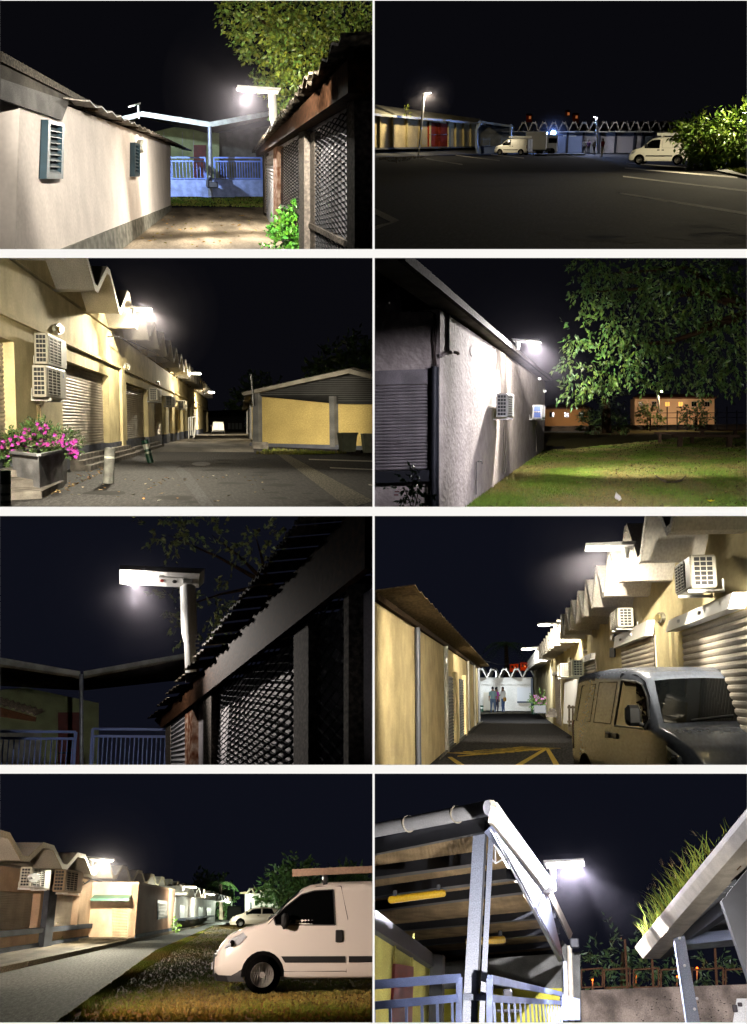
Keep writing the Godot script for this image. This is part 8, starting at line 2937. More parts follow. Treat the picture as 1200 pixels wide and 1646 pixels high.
	big.call("dark tree above the roof of the white van", [555, 95.0], [[540, 1425, 20, 16], [565, 1415, 18, 14], [590, 1425, 20, 12], [545, 1408, 8, 8]], 1500, 0.5, leafy)
	big.call("bright green tree lit by the lane lamps beyond the far wing", [357, 150.0], [[357, 1448, 11, 20], [350, 1436, 9, 12]], 700, 0.7, leafy)
	big.call("dim tree behind the far wing of the shop row", [325, 190.0], [[325, 1430, 18, 12], [340, 1424, 12, 10]], 500, 1.0, leafy)
	var pm := th("palm_tree", "palm with drooping fronds at the end of the lane", "palm", P(355, 1478, 135), "palms by the lane")
	m = MB.new()
	tube(m, [P(355, 1478, 135), P(354, 1418, 135)], [0.28, 0.18], 8)
	pt(pm, "trunk", m, mat("palm_bark", Color(0.4, 0.37, 0.32), Color(0.3, 0.27, 0.23), 0.9))
	m = MB.new()
	for k in 16:
		var a := TAU * k / 16.0
		var d := Vector3(cos(a), 0.5, sin(a)).normalized()
		for j in 10:
			m.col = tint(leafy, 0.3)
			var p := P(354, 1418, 135) + d * 0.24 * j - Vector3.UP * 0.02 * j * j
			for s in [-1.0, 1.0]:
				leaf(m, p, (d * 0.5 + d.cross(Vector3.UP) * s - Vector3.UP * 0.7).normalized(), d, 0.7, 0.1)
	pt(pm, "fronds", m, vcol("leaf_matt", 0.45))
	var zz := 130.0
	var fb := th("far_hall", "white hall with zigzag roof edge behind the small hatchback", "building", P(420, 1478, zz))
	m = MB.new()
	slab(m, [P(396, 1480, zz), P(446, 1480, zz), P(446, 1436, zz), P(396, 1436, zz)], Vector3.FORWARD * 4)
	pt(fb, "wall", m, mat("render_white", Color.BLACK, Color.WHITE))
	var spn: float = P(446, 1438, zz).x - P(396, 1438, zz).x
	folded_roof(fb, P(396, 1438, zz - 0.6), Vector3.RIGHT, Vector3.BACK, spn / 4.0, 4, 0.14, 0.24, 0.55, 3.0, 0.1, foldm, 0.0, rim)
	m = MB.new()
	slab(m, [P(401, 1465, zz), P(404, 1465, zz), P(404, 1450, zz), P(401, 1450, zz)], Vector3.BACK * 0.1)
	pt(fb, "window", m, plain("window_slate", Color.BLACK))
	m = MB.new()
	slab(m, [P(386, 1437, zz + 5), P(430, 1434, zz + 5), P(430, 1431, zz + 5), P(386, 1434, zz + 5)], Vector3.FORWARD * 3)
	slab(m, [P(399, 1432, zz + 9), P(409, 1426, zz + 9), P(414, 1432, zz + 9)], Vector3.FORWARD * 2)
	pt(fb, "upper_roof", m, plain("roof_tan", Color(0.45, 0.4, 0.33), 0.8))
	var gb := th("green_bin", "pale green bin store at the far end of the lane", "bin store", P(328, 1478, 120))
	m = MB.new()
	bevbox(m, P(376, 1468, 118), Vector3(1.5, 1.4, 1), 0.1)
	pt(gb, "body", m, plain("bin_green", Color(0.1, 0.16, 0.1), 0.6))
	m = MB.new()
	bevbox(m, P(376, 1457, 118), Vector3(1.6, 0.14, 1.1), 0.05)
	pt(gb, "lid", m, plain("bin_green", Color.BLACK))

	# --- lamps
	var cw := Color(1.0, 0.96, 0.85)
	var lb := on(Plane(nn, A + nn * (fo - 0.3)), 144, 1404)
	var l := street_lamp("solar street lamp on the zigzag roof of the peach shop row", lb, rise(lb, 1382), (nn + dir * 0.5).normalized(), 1.15, 0.09, "solar street lamps", 0.55, 0.0, 0.15)
	beams(l, [[on(pl, 30, 1480), 22, 40], [on(pl, 90, 1475), 34, 60], [on(pl, 150, 1470), 40, 12], [on(pe, 192, 1475), 36, 7], [on(ps, 240, 1490), 34, 9], [G(60, 1590), 44, 26], [G(230, 1540), 44, 24], [G(300, 1510), 30, 34], [G(330, 1545), 26, 70], [on(fpl, 90, 1395), 40, 8], [on(fpl, 190, 1410), 40, 9]], cw)
	spill(l, 3.0, cw)
	glow_fog(l, 2.2, 0.00375, "added haze standing for the glow round the lamp on the peach shop row")
	for e in [[293, 1425, 1432, "solar street lamp above the bright bays of the far wing", 18.0], [328, 1437, 1443, "farthest solar street lamp on the zigzag roof", 26.0]]:
		var p := on(Plane(wn2, W + wn2 * 1.0), e[0], e[2])
		var lf := street_lamp(e[3], p, rise(p, e[1]), wn2, 1.0, 0.08, "solar street lamps", 0.6, 0.1, 0.15)
		beams(lf, [[on(pw, e[0] - 6, 1475), 60, e[4]], [on(pw, e[0] + 12, 1475), 50, e[4]], [G(e[0] + 35, 1495), 50, e[4] * 1.6]], Color(0.98, 1.0, 0.92))
		spill(lf, 2.0)
	var lg := street_lamp("solar street lamp in front of the far white hall", P(372, 1478, 124), P(372, 1450, 124), Vector3.LEFT, 0.8, 0.08, "solar street lamps", 0.6, 0.1, 0.15)
	beams(lg, [[P(420, 1455, zz), 50, 60], [P(357, 1448, 150), 30, 420], [G(350, 1485), 60, 30], [P(450, 1440, 90), 20, 240]], Color(0.95, 1.0, 0.9))
	var so := th("unseen_warm_lamp", "unseen warm lamp on the left, out of view, lighting the van, grass and near wall", "street lamp", P(-47, 1660, 15))  # unseen lamp, placed for the warm light on van, grass and wall
	m = MB.new()
	tube(m, [P(-47, 1690, 15), P(-46, 1330, 15)], [0.035], 8)
	pt(so, "pole", m, plain("pole_grey", Color(0.3, 0.3, 0.3), 0.6))
	m = MB.new()
	bevbox(m, P(-44, 1328, 15), Vector3(0.08, 0.05, 0.14), 0.015)
	pt(so, "lamp_head", m, plain("pole_grey", Color.BLACK))
	m = MB.new()
	box(m, P(-44, 1332, 15), Vector3(0.07, 0.02, 0.12))
	pt(so, "lamp_glass", m, glow("warm_lamp_glow", Color(1.0, 0.6, 0.25), 6.0))
	spot(so, P(-43, 1338, 15), vg + Vector3(0.2, 0.6, 0.5), 36, 60, Color(1.0, 0.9, 0.83))
	spot(so, P(-43, 1338, 15), on(pl, 40, 1470), 20, 420, Color(1.0, 0.9, 0.8))
	spot(so, P(-43, 1338, 15), G(380, 1625), 26, 24, Color(1.0, 0.78, 0.58))

func lv(u: float, v: float, y: float) -> Vector3:   # a place y above the eye
	var r := lr(u, v)
	return r * (y / r.y)

func bay_8() -> void:
	# looking up under a veranda roof, an overgrown gutter opposite
	bay(601.5, 1239, 1250, 1695, 900, 1640, 1.6)
	var Y := 4.0
	var tanb := mat("ceiling_board", Color(0.6, 0.52, 0.39), Color(0.5, 0.43, 0.31), 0.9, "coarse", 0.25)
	var steel := mat("steel_dark", Color(0.11, 0.115, 0.13), Color(0.08, 0.085, 0.095), 0.6, "coarse", 0.5)
	var galv := mat("galvanised", Color(0.42, 0.45, 0.52), Color(0.3, 0.33, 0.4), 0.45, "fine", 1.2)
	var pale := mat("gutter_cream", Color(0.72, 0.68, 0.6), Color(0.58, 0.54, 0.46), 0.6, "coarse", 0.5)
	var vd := th("veranda", "veranda roof with tan boarded ceiling and dark purlins, seen from below", "veranda", lv(780, 1335, Y))
	var m := MB.new()
	var c0 := lv(560, 1373, Y)
	var c1 := lv(778, 1334, Y)
	var c2 := lv(903, 1543, Y)
	var c3 := lv(560, 1580, Y)
	# ceiling boards, each sheet a part
	for i in 7:
		for j in 5:
			var q := []
			for e in [[i, j], [i + 1, j], [i + 1, j + 1], [i, j + 1]]:
				var s: float = e[0] / 7.0
				var t: float = e[1] / 5.0
				q.append(c0.lerp(c3, s).lerp(c1.lerp(c2, s), t))
			m = MB.new()
			ruled(m, q, 8, 0.006, 0.03)
			pt(vd, "ceiling_board", m, tanb)
	m = MB.new()
	slab(m, [c0 + Vector3.UP * 0.06, c1 + Vector3.UP * 0.06, c2 + Vector3.UP * 0.06, c3 + Vector3.UP * 0.06], Vector3.UP * 0.08)
	pt(vd, "roof", m, steel)
	# unseen floor, below view, placed to throw the lamp's light up to the ceiling
	m = MB.new()
	slab(m, [lv(560, 1682, -0.5), lv(800, 1682, -0.5), lv(905, 1654, -0.5), lv(560, 1654, -0.5)], Vector3.DOWN * 0.2)
	pt(vd, "floor", m, mat("unseen_floor_tile", Color(0.66, 0.64, 0.6), Color(0.56, 0.54, 0.5), 0.8))
	# purlins
	for e in [[560, 1409, 772, 1380], [560, 1441, 823, 1405], [560, 1463, 846, 1427], [625, 1493, 886, 1469], [660, 1518, 893, 1496], [695, 1535, 899, 1517], [700, 1546, 902, 1530]]:
		m = MB.new()
		var a := lv(e[0], e[1], Y - 0.15)
		var b := lv(e[2], e[3], Y - 0.15)
		beam(m, a, b, 0.5, 0.3)
		pt(vd, "purlin", m, steel)
	m = MB.new()
	var f0 := lv(560, 1371, Y - 0.05)
	var f1 := lv(784, 1324, Y - 0.05)
	beam(m, f0, f1, 0.2, 0.36)
	pt(vd, "edge_beam", m, steel)
	m = MB.new()   # gutter along the front
	var g0 := P(560, 1343, -f0.z * 0.97)
	var g1 := P(785, 1299, -f1.z * 0.97)
	tube(m, [g0, g1], [0.17], 16)
	var gt := pt(vd, "gutter", m, mat("gutter_white", Color(0.72, 0.72, 0.72), Color(0.64, 0.64, 0.64), 0.5, "coarse", 0.5))
	for t in [0.47, 0.8]:
		m = MB.new()
		var p := g0.lerp(g1, t)
		ring(m, p, (g1 - g0).normalized(), 0.185, 0.02, 20)
		pt(gt, "bracket", m, pale)
	m = MB.new()
	var hk := P(657, 1330, -f0.z * 0.95)
	tube(m, [hk, hk + Vector3(0.04, -0.1, 0), hk + Vector3(0.02, -0.18, 0), hk + Vector3(-0.06, -0.2, 0)], [0.025], 8)
	pt(gt, "hook", m, pale)
	# verge along the side
	m = MB.new()
	var v0 := P(786, 1286, 20.6)
	var v1 := P(884, 1432, 38)
	slab(m, [v0, v1, P(886, 1420, 38), P(793, 1286, 20.6)].map(func(p): return p), Vector3(0.05, -0.12, 0.0))
	slab(m, [P(784, 1322, 20.6), P(880, 1438, 38), P(889, 1424, 38), P(790, 1288, 20.6)], Vector3(0.1, 0, -0.1))
	pt(vd, "verge", m, pale)
	m = MB.new()
	slab(m, [P(786, 1330, 20.8), P(878, 1438, 38), P(905, 1546, 60), P(897, 1546, 60), P(868, 1440, 38.2), P(778, 1338, 20.9)], Vector3(0.05, 0.05, -0.1))
	pt(vd, "edge_channel", m, galv)
	m = MB.new()
	slab(m, [P(880, 1424, 38), P(918, 1500, 60), P(914, 1510, 60), P(878, 1438, 38)], Vector3(0.08, 0, -0.2))
	pt(vd, "lower_verge", m, pale)
	# main post: an H section
	var pd := -c1.z - 0.6
	var pa := P(778, 1332, pd)
	var pb := P(757, 1720, pd)
	var ax := (pb - pa).normalized()
	m = MB.new()
	beam(m, pa + Vector3(-0.1, 0, 0.02), pb + Vector3(-0.1, 0, 0.02), 0.3, 0.03, Vector3(0.25, 0, 1))
	pt(vd, "post_flange", m, galv)
	m = MB.new()
	beam(m, pa + Vector3(0.16, 0, -0.1), pb + Vector3(0.16, 0, -0.1), 0.12, 0.03, Vector3(0.25, 0, 1))
	pt(vd, "post_flange", m, galv)
	m = MB.new()
	beam(m, pa + Vector3(0.03, 0, -0.06), pb + Vector3(0.03, 0, -0.06), 0.03, 0.26, Vector3(0.25, 0, 1))
	pt(vd, "post_web", m, steel)
	m = MB.new()
	box(m, P(764, 1603, pd - 0.02), Vector3(0.5, 0.13, 0.42))
	pt(vd, "post_collar", m, galv)
	m = MB.new()
	for e in [[783, 1372, 796, 1388], [796, 1388, 814, 1378], [796, 1388, 796, 1345], [796, 1360, 812, 1376]]:
		tube(m, [P(e[0], e[1], pd + 0.4), P(e[2], e[3], pd + 0.4)], [0.02], 6)
	pt(vd, "bracing", m, mat("gutter_white", Color.BLACK, Color.WHITE))
	# rear: end wall, side wall, door
	var zr := 62.0
	m = MB.new()
	slab(m, [P(690, 1700, zr), P(932, 1700, zr), P(932, 1530, zr), P(690, 1548, zr)], Vector3.FORWARD * 0.3)
	pt(vd, "rear_wall", m, mat("wall_grey_pale", Color(0.36, 0.36, 0.34), Color(0.3, 0.3, 0.28), 0.9, "coarse", 0.2))
	m = MB.new()
	slab(m, [P(690, 1700, zr - 0.3), P(932, 1700, zr - 0.3), P(932, 1588, zr - 0.3), P(690, 1590, zr - 0.3)], Vector3.FORWARD * 0.2)
	pt(vd, "dado", m, mat("wall_lime", Color(0.62, 0.6, 0.24), Color(0.54, 0.52, 0.2), 0.9))
	var lw := [P(560, 1700, 26), P(690, 1700, 44), P(690, 1552, 44), P(560, 1468, 26)]
	m = MB.new()
	slab(m, lw, Vector3.FORWARD * 0.4)
	pt(vd, "side_wall", m, mat("wall_lime_pale", Color(0.66, 0.64, 0.36), Color(0.6, 0.58, 0.32), 0.9, "coarse", 0.2))
	var pw := Plane(lw[0], lw[1], lw[2])
	var wn: Vector3 = pw.normal if pw.normal.dot(lw[0]) < 0 else -pw.normal
	m = MB.new()
	plate(m, quadpx(pw, [[622, 1700], [657, 1700], [661, 1554], [631, 1549]]), wn, 0.0, 0.08)
	pt(vd, "door", m, mat("door_red", Color(0.42, 0.12, 0.1), Color(0.36, 0.1, 0.08), 0.6, "coarse", 0.3))
	for u in [633, 662]:
		m = MB.new()
		plate(m, quadpx(pw, [[u - 2, 1552], [u - 1, 1552], [u + 2, 1500], [u + 1, 1500]]), wn, 0.0, 0.05)
		pt(vd, "batten", m, mat("wall_lime_pale", Color.BLACK, Color.WHITE))
	m = MB.new()
	beam(m, P(560, 1455, 25.6), P(694, 1546, 43.5), 0.3, 0.5)
	pt(vd, "wall_beam", m, steel)
	m = MB.new()
	beam(m, P(700, 1700, 43), P(703, 1535, 43), 0.9, 0.5, Vector3.RIGHT)
	pt(vd, "rear_post", m, steel)
	# fluorescent fittings, unlit and yellowed
	for e in [[624, 1447, 716, 1435, 24.5, "yellowed tube light on the purlin nearest the camera"], [748, 1514, 812, 1510, 44.0, "yellowed tube light deep under the veranda roof"]]:
		var o := th("tube_fitting", e[5], "tube light", P(e[0], e[1], e[4]), "tube lights under the veranda")
		m = MB.new()
		var k: float = e[4] / 24.5
		tube(m, [P(e[0], e[1], e[4]), P(e[0] + 3, e[1] - 0.4, e[4]), P(e[2] - 3, e[3] + 0.4, e[4]), P(e[2], e[3], e[4])], [0.05 * k, 0.085 * k, 0.085 * k, 0.05 * k], 10)
		pt(o, "diffuser", m, mat("diffuser_lemon", Color(0.7, 0.56, 0.08), Color(0.62, 0.5, 0.06), 0.4))
		for t in [0.12, 0.88]:
			m = MB.new()
			var p := P(e[0], e[1], e[4]).lerp(P(e[2], e[3], e[4]), t)
			box(m, p + Vector3.UP * 0.13 * k, Vector3(0.08, 0.12, 0.1) * k)
			pt(o, "clip", m, steel)
	# railings
	var rb := mat("rail_steel_blue", Color(0.4, 0.45, 0.6), Color(0.32, 0.37, 0.52), 0.5, "coarse", 0.6)
	var mk := func(label: String, a: Array, b: Array, n: int) -> void:   # a, b: u, top row, rail row, depth
		var o := th("railing", label, "railing", P(a[0], 1700, a[3]), "railings of the veranda")
		var w := 0.1
		var mm := MB.new()
		beam(mm, P(a[0], a[1], a[3]), P(b[0], b[1], b[3]), w, 0.16)
		pt(o, "rail", mm, rb)
		mm = MB.new()
		beam(mm, P(a[0], a[2], a[3]), P(b[0], b[2], b[3]), w * 0.9, 0.14)
		pt(o, "rail", mm, rb)
		for k in n:
			var t := (k + 0.5) / n
			var p := P(a[0], a[2], a[3]).lerp(P(b[0], b[2], b[3]), t)
			mm = MB.new()
			beam(mm, p, p - Vector3.UP * 2.2, 0.07, 0.05, Vector3.RIGHT)
			pt(o, "baluster", mm, rb)
		for e in [a, b]:
			mm = MB.new()
			beam(mm, P(e[0], e[1] - 1, e[3]), P(e[0] - 1, 1720, e[3]), 0.16, 0.12, Vector3.RIGHT)
			pt(o, "post", mm, rb)
	mk.call("pale blue railing left of the galvanised post", [560, 1586, 1620, 20.0], [738, 1572, 1604, 22.0], 7)
	mk.call("pale blue railing right of the galvanised post", [787, 1574, 1605, 22.5], [902, 1598, 1612, 46.0], 17)
	# table and chairs behind
	var ch := th("office_chair", "dark chair back behind the right railing", "chair", P(816, 1660, 40))
	m = MB.new()
	bevbox(m, P(816, 1602, 40), Vector3(0.34, 0.5, 0.1), 0.05)
	pt(ch, "backrest", m, plain("furniture_dark", Color(0.06, 0.06, 0.07), 0.5))
	m = MB.new()
	bevbox(m, P(818, 1625, 40), Vector3(0.9, 0.1, 0.6), 0.04)
	pt(ch, "seat", m, plain("furniture_dark", Color.BLACK))
	m = MB.new()
	tube(m, [P(818, 1690, 40), P(818, 1626, 40)], [0.06], 8)
	pt(ch, "stem", m, plain("furniture_dark", Color.BLACK))
	# corner of the wing behind: downpipe, post, blue rail
	var cr := th("side_wing", "corner of the next wing with white downpipe and lime dado", "building", P(922, 1700, 60))
	m = MB.new()
	slab(m, [P(903, 1700, 61), P(935, 1700, 61), P(932, 1545, 61), P(903, 1510, 61)], Vector3.FORWARD * 0.3)
	pt(cr, "wall", m, mat("wall_grey_pale", Color.BLACK, Color.WHITE))
	m = MB.new()
	tube(m, [P(921, 1710, 59), P(915, 1520, 59)], [0.14], 10)
	pt(cr, "downpipe", m, pale)
	m = MB.new()
	beam(m, P(912, 1700, 58), P(908, 1545, 58), 0.2, 0.2, Vector3.RIGHT)
	pt(cr, "post", m, galv)
	m = MB.new()
	slab(m, [P(903, 1640, 57), P(932, 1640, 57), P(932, 1606, 57), P(903, 1598, 57)], Vector3.FORWARD * 0.1)
	pt(cr, "blue_panel", m, rb)
	m = MB.new()
	bevbox(m, P(923, 1516, 59), Vector3(0.5, 0.5, 0.4), 0.05)
	pt(cr, "gutter_box", m, steel)

	# --- opposite eave, overgrown
	var Y2 := 3.6
	var ev := th("overgrown_eave", "cream gutter and white corrugated soffit at the right, grass growing along it", "roof", P(1023, 1525, 40))
	var e0 := P(1023, 1528, 44)
	var e1 := P(1225, 1283, 17.5)
	var ed := (e1 - e0).normalized()
	var eo := (P(1052, 1530, 44) - e0).normalized()
	m = MB.new()   # gutter profile: rolled lip, face, foot
	var eu := eo.cross(ed).normalized()
	if eu.y < 0:
		eu = -eu
	var prof := [[0.0, 0.0], [-0.03, 0.06], [0.02, 0.12], [0.08, 0.1], [0.1, 0.04], [0.22, -0.02], [0.42, -0.05], [0.44, -0.12], [0.1, -0.14]]
	for i in prof.size():
		var a: Array = prof[i]
		var b: Array = prof[(i + 1) % prof.size()]
		var off := func(q: Array, s: float) -> Vector3: return (eo * float(q[0]) + Vector3.UP * float(q[1])) * 1.25 * s
		quad(m, e0 + off.call(a, 1.6), e1 + off.call(a, 1.0), e1 + off.call(b, 1.0), e0 + off.call(b, 1.6))
	pt(ev, "gutter", m, pale)
	for t in [0.28, 0.78]:
		m = MB.new()
		var p := e0.lerp(e1, t)
		slab(m, [p + Vector3.UP * 0.14 - eo * 0.02, p + ed * 0.5 + Vector3.UP * 0.14 - eo * 0.02, p + ed * 0.5 + eo * 0.5 - Vector3.UP * 0.19, p + eo * 0.5 - Vector3.UP * 0.19], ed.cross(eo) * 0.012)
		pt(ev, "joint_strap", m, mat("strap_brown", Color(0.36, 0.26, 0.15), Color(0.28, 0.2, 0.12), 0.8))
	m = MB.new()
	var n := 26
	for k in n:
		m = MB.new()
		var a := e0.lerp(e1, float(k) / n) + eo * 0.3 - Vector3.UP * 0.1
		var b := e0.lerp(e1, (k + 0.93) / n) + eo * 0.3 - Vector3.UP * 0.1
		var w := eo * 3.4 + Vector3.UP * 0.5
		slab(m, [a, b, b + w, a + w], Vector3.UP * 0.04)
		pt(ev, "soffit_sheet", m, mat("soffit_white", Color(0.55, 0.56, 0.57), Color(0.46, 0.47, 0.48), 0.6, "coarse", 0.4))
	m = MB.new()
	for k in n:
		var a := e0.lerp(e1, (k + 0.93) / n) + eo * 0.3 - Vector3.UP * 0.09
		var b := e0.lerp(e1, (k + 1.0) / n) + eo * 0.3 - Vector3.UP * 0.09
		var w := eo * 3.4 + Vector3.UP * 0.5
		slab(m, [a, b, b + w, a + w], Vector3.UP * 0.08)
	stuff(pt(ev, "sheet_ribs", m, steel))
	m = MB.new()
	beam(m, e0 + eo * 0.95 - Vector3.UP * 0.1, e1 + eo * 1.0 - Vector3.UP * 0.45, 0.22, 0.3)
	pt(ev, "edge_beam", m, steel)
	m = MB.new()
	beam(m, P(1062, 1519, 42), P(1085, 1517, 41.5), 0.2, 0.3)
	pt(ev, "end_beam", m, steel)
	m = MB.new()
	slab(m, [P(1098, 1502, 36), P(1182, 1493, 30), P(1182, 1510, 30), P(1098, 1519, 36)], Vector3.FORWARD * 0.12)
	pt(ev, "cross_beam", m, galv)
	m = MB.new()
	slab(m, [P(1082, 1508, 35.5), P(1100, 1504, 35.5), P(1135, 1700, 35.5), P(1110, 1700, 35.5)], Vector3.FORWARD * 0.1)
	slab(m, [P(1082, 1510, 35.5), P(1084, 1510, 35.5), P(1112, 1700, 35.5), P(1110, 1700, 35.5)], Vector3(0, 0, 0.3))
	var gp := pt(ev, "post", m, galv)
	for e in [[1092, 1508], [1100, 1552], [1120, 1605], [1116, 1622]]:
		m = MB.new()
		disc(m, P(e[0], e[1], 35.5), Vector3.BACK, 0.045, 0.04, 8)
		pt(gp, "bolt", m, mat("gutter_white", Color.BLACK, Color.WHITE))
	m = MB.new()
	slab(m, [P(1160, 1448, 22), P(1215, 1380, 22), P(1240, 1600, 22), P(1205, 1580, 22)], Vector3.FORWARD * 0.3)
	pt(ev, "near_post", m, steel)
	# grass in the gutter
	for k in 9:
		var t0 := 0.14 + 0.085 * k
		var o := th("gutter_grass", "tuft of tall yellow-green grass growing in the cream gutter", "grass tuft", e0.lerp(e1, t0), "grass tufts in the gutter")
		m = MB.new()
		var amt := [12, 18, 24, 26, 30, 34, 34, 24, 12][k] as int
		var hgt := [0.9, 1.2, 1.25, 1.3, 1.25, 1.3, 1.25, 1.1, 0.6][k] as float
		for j in amt:
			var root := e0.lerp(e1, t0 + rng.randf_range(-0.05, 0.05)) + eo * rng.randf_range(0.02, 0.1) + Vector3.UP * 0.1
			var lean := (Vector3.UP + Vector3.LEFT * rng.randf_range(-0.4, 0.75) + Vector3.BACK * rng.randf_range(-0.5, 0.5)).normalized()
			var l := hgt * rng.randf_range(0.3, 0.85) * (1.15 - t0 * 0.45)
			m.col = tint(Color(0.14, 0.17, 0.03), 0.45)
			var bend := lean + Vector3.LEFT * rng.randf_range(-0.3, 0.6) - Vector3.UP * 0.25
			var p1 := root + lean * l * 0.6
			var p2 := p1 + bend.normalized() * l * 0.45
			var sd := Vector3(1, 0, rng.randf_range(-0.5, 0.5)).normalized() * 0.011
			quad(m, root - sd, root + sd, p1 + sd * 0.8, p1 - sd * 0.8)
			tri(m, p1 - sd * 0.8, p1 + sd * 0.8, p2)
			if rng.randf() < 0.12:
				m.col = tint(Color(0.3, 0.22, 0.12), 0.3)
				for s in 3:
					var d := (bend + rdir() * 0.8).normalized()
					tri(m, p2, p2 + sd * 0.7, p2 + d * 0.22)
		pt(o, "blades", m, vcol("gutter_blades", 0.7))

	# --- back: stained wall and fence
	var zw := 70.0
	m = MB.new()
	slab(m, [P(925, 1705, zw), P(1260, 1705, zw), P(1260, 1580, zw), P(925, 1592, zw)], Vector3.FORWARD * 0.4)
	var bw := solo("concrete_wall", "stained grey concrete wall at the back under the fence", "wall", m, mat("concrete_stained", Color(0.52, 0.47, 0.42), Color(0.3, 0.26, 0.22), 0.95, "coarse", 0.12, 1.0, "fine", 0.3), P(1050, 1640, zw))
	m = MB.new()
	for k in 120:   # dark algae streaks along the cracks
		var u := rng.randf_range(1020, 1190)
		var v := rng.randf_range(1598, 1648)
		var a := rng.randf_range(0.5, 3.0)
		plate(m, [P(u, v, zw), P(u + a * rng.randf_range(0.5, 2.2), v + rng.randf_range(-0.8, 0.8), zw), P(u + a, v + rng.randf_range(0.6, 2.2), zw)], Vector3.BACK, 0.002, 0.012)
	stuff(pt(bw, "algae", m, plain("algae_dark", Color(0.09, 0.08, 0.06), 1.0)))
	var fe := th("panel_fence", "rusty framed mesh fence panels above the concrete wall", "fence", P(1060, 1588, zw))
	for e in [[934, 968], [971, 1012], [1018, 1058], [1062, 1112], [1112, 1162], [1166, 1215]]:
		m = MB.new()
		for q in [[e[0], 1559, e[1], 1556], [e[0], 1588, e[1], 1586], [e[0], 1559, e[0], 1588], [e[1], 1556, e[1], 1586]]:
			beam(m, P(q[0], q[1], zw + 0.2), P(q[2], q[3], zw + 0.2), 0.1, 0.1, Vector3.FORWARD)
		pt(fe, "panel_frame", m, mat("rust_frame", Color(0.34, 0.24, 0.17), Color(0.24, 0.15, 0.1), 0.9, "fine", 0.8))
	for u in [1008, 1050, 1152]:
		m = MB.new()
		beam(m, P(u, 1590, zw + 0.3), P(u - 4, 1510, zw + 0.3), 0.14, 0.14, Vector3.RIGHT)
		pt(fe, "post", m, mat("rust_frame", Color.BLACK, Color.WHITE))
	var pbx := th("meter_box", "small dark meter boxes on the pale patch of the concrete wall", "meter box", P(1183, 1620, zw))
	m = MB.new()
	slab(m, [P(1170, 1690, zw - 0.05), P(1215, 1690, zw - 0.05), P(1215, 1605, zw - 0.05), P(1184, 1605, zw - 0.05)], Vector3.FORWARD * 0.05)
	pt(pbx, "patch", m, mat("render_white", Color(0.76, 0.75, 0.72), Color(0.7, 0.69, 0.66), 0.9, "coarse", 0.15))
	for e in [[1181, 1621, 0.28, 0.4], [1189, 1614.5, 0.26, 0.22]]:
		m = MB.new()
		bevbox(m, P(e[0], e[1], zw - 0.15), Vector3(e[2], e[3], 0.15), 0.03)
		pt(pbx, "box", m, plain("box_brown", Color(0.12, 0.07, 0.05), 0.6))
	var ht := th("hedge_tree", "dark tree behind the fence with orange light between its leaves", "tree", P(1050, 1600, 82))
	m = MB.new()
	leaves(m, [[P(960, 1560, 80), Vector3(1.6, 1.6, 1.5)], [P(1000, 1540, 80), Vector3(1.8, 2.0, 1.5)], [P(1040, 1560, 80), Vector3(1.6, 1.4, 1.5)], [P(1090, 1565, 80), Vector3(2.0, 1.2, 1.5)], [P(1140, 1565, 80), Vector3(1.6, 1.2, 1.5)]], 1100, 0.5, 0.16, Color(0.05, 0.09, 0.028), 0.4)
	pt(ht, "crown", m, vcol("leaf_matt", 0.45))
	m = MB.new()
	tube(m, [P(1000, 1600, 80), P(1000, 1530, 80)], [0.2, 0.1], 7)
	pt(ht, "trunk", m, plain("bark", Color(0.2, 0.15, 0.1), 0.9))
	for e in [[952, 1575], [1022, 1568], [1120, 1556], [1088, 1570]]:
		var o := th("distant_lamp", {952: "leftmost small orange lamp glimpsed behind the fence", 1022: "small orange lamp glimpsed left of the galvanised post", 1120: "small orange lamp glimpsed right of the galvanised post", 1088: "small orange lamp glimpsed just behind the galvanised post"}[e[0]], "distant lamp", P(e[0], e[1], 86), "orange lamps behind the fence")
		m = MB.new()
		tube(m, [P(e[0], e[1] + 30, 86), P(e[0], e[1], 86)], [0.05], 6)
		pt(o, "pole", m, plain("pole_grey", Color(0.3, 0.3, 0.3), 0.6))
		m = MB.new()
		disc(m, P(e[0], e[1], 86), Vector3.BACK, 0.08, 0.06, 10)
		pt(o, "lamp_glass", m, glow("lamp_amber", Color(1.0, 0.5, 0.18), 0.3))
		var ol := OmniLight3D.new()
		ol.name = "amber_light"
		ol.light_energy = 1.6
		ol.light_color = Color(1.0, 0.5, 0.2)
		ol.light_size = 0.1
		ol.shadow_enabled = true
		o.add_child(ol)
		ol.position = P(e[0], e[1], 85.5) - org[o]

	# --- lamp
	var d := 36.0
	var l := street_lamp("solar street lamp on a bent arm at the verge of the veranda roof", P(890, 1428, d), P(887, 1391, d), (Vector3.RIGHT + Vector3.UP * 0.16).normalized(), 60 * d / F, 4.2 * d / F, "solar street lamps", 0.42, 0.0, 0.4)
	m = MB.new()
	tube(m, [P(890, 1428, d), P(876, 1431, d + 0.4)], [0.1], 10)
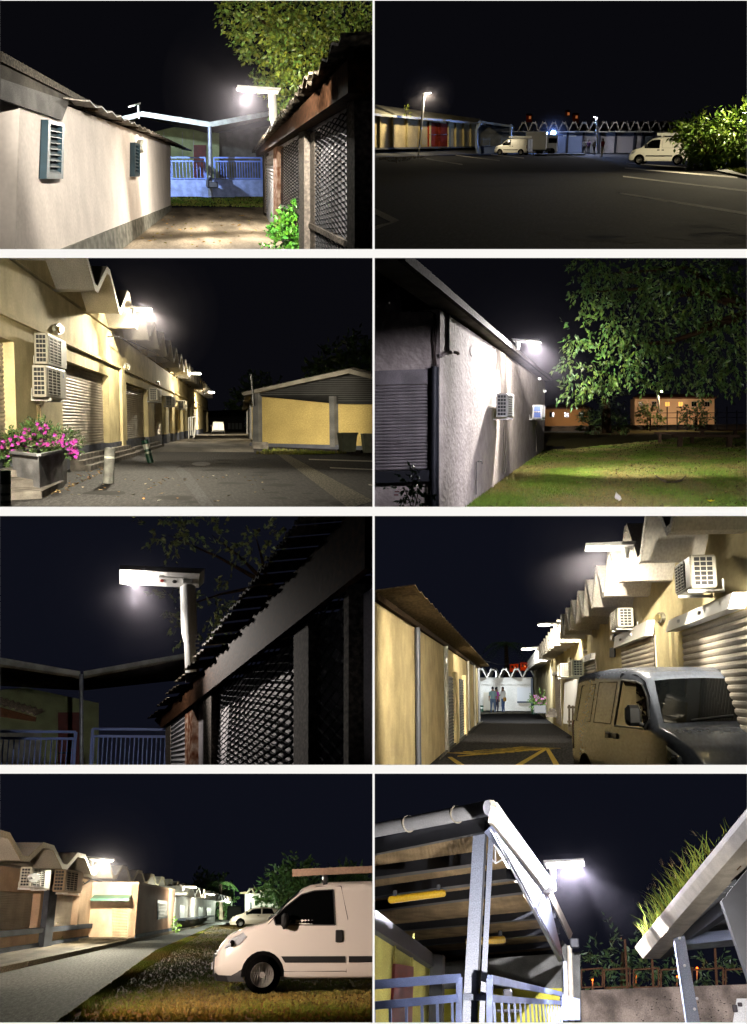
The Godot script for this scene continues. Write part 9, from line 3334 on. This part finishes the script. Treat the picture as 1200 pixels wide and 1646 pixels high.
	pt(l[0], "arm", m, plain("lamp_white", Color(0.86, 0.86, 0.85), 0.45))
	var cw := Color(0.96, 0.95, 1.0)
	beams(l, [[lv(760, 1664, -0.5), 50, 300], [P(770, 1560, pd), 26, 20], [P(690, 1590, 21), 24, 240], [P(850, 1600, 34), 40, 40], [lv(700, 1430, Y), 40, 180], [lv(830, 1480, Y), 40, 78], [P(1060, 1480, 40), 30, 50], [P(1150, 1400, 26), 26, 90], [P(1110, 1580, 35), 26, 360], [P(1040, 1620, zw), 34, 900], [P(640, 1590, 30), 24, 700], [P(700, 1310, 21), 26, 30], [P(840, 1380, 30), 30, 2]], cw)
	spill(l, 1.0, cw)
	glow_fog(l, 2.2, 0.00075, "added haze standing for the violet-white glow round the lamp at the veranda verge")
	var lo := th("unseen_uplight", "unseen uplight below, out of view, placed to light the eaves, ceiling and gutter", "unseen lamp", P(1050, 1692, 14))  # unseen, placed below view to light eaves, ceiling and gutter from underneath
	m = MB.new()
	tube(m, [P(1050, 1692, 14), P(1050, 1672, 14)], [0.06], 12)
	pt(lo, "post", m, galv)
	m = MB.new()
	tube(m, [P(1050, 1672, 14), P(1050, 1668, 14)], [0.06, 0.055], 12)
	pt(lo, "lamp_glass", m, glow("led_white", Color.WHITE, 9.0))
	var lp := P(1050, 1664, 14)
	for e in [[e0.lerp(e1, 0.6) + eo * 1.6, 40.0, 14.0], [lv(660, 1400, Y), 22.0, 40.0], [lv(820, 1480, Y), 24.0, 50.0], [P(660, 1320, 21), 20.0, 44.0], [P(1060, 1620, zw), 30.0, 120.0]]:
		spot(lo, lp, e[0], e[1], e[2], Color(0.97, 0.95, 0.95))
	var l2 := street_lamp("added fill lamp on the right, out of view, for the post and gutter", P(1246, 1290, 19), P(1244, 1250, 19), Vector3.LEFT, 0.3, 0.03, "solar street lamps", 0.5, 0.0, 0.0)  # added fill from out of view for the post and gutter
	beams(l2, [[P(770, 1560, pd), 30, 6], [P(680, 1320, 21), 24, 70]], cw)
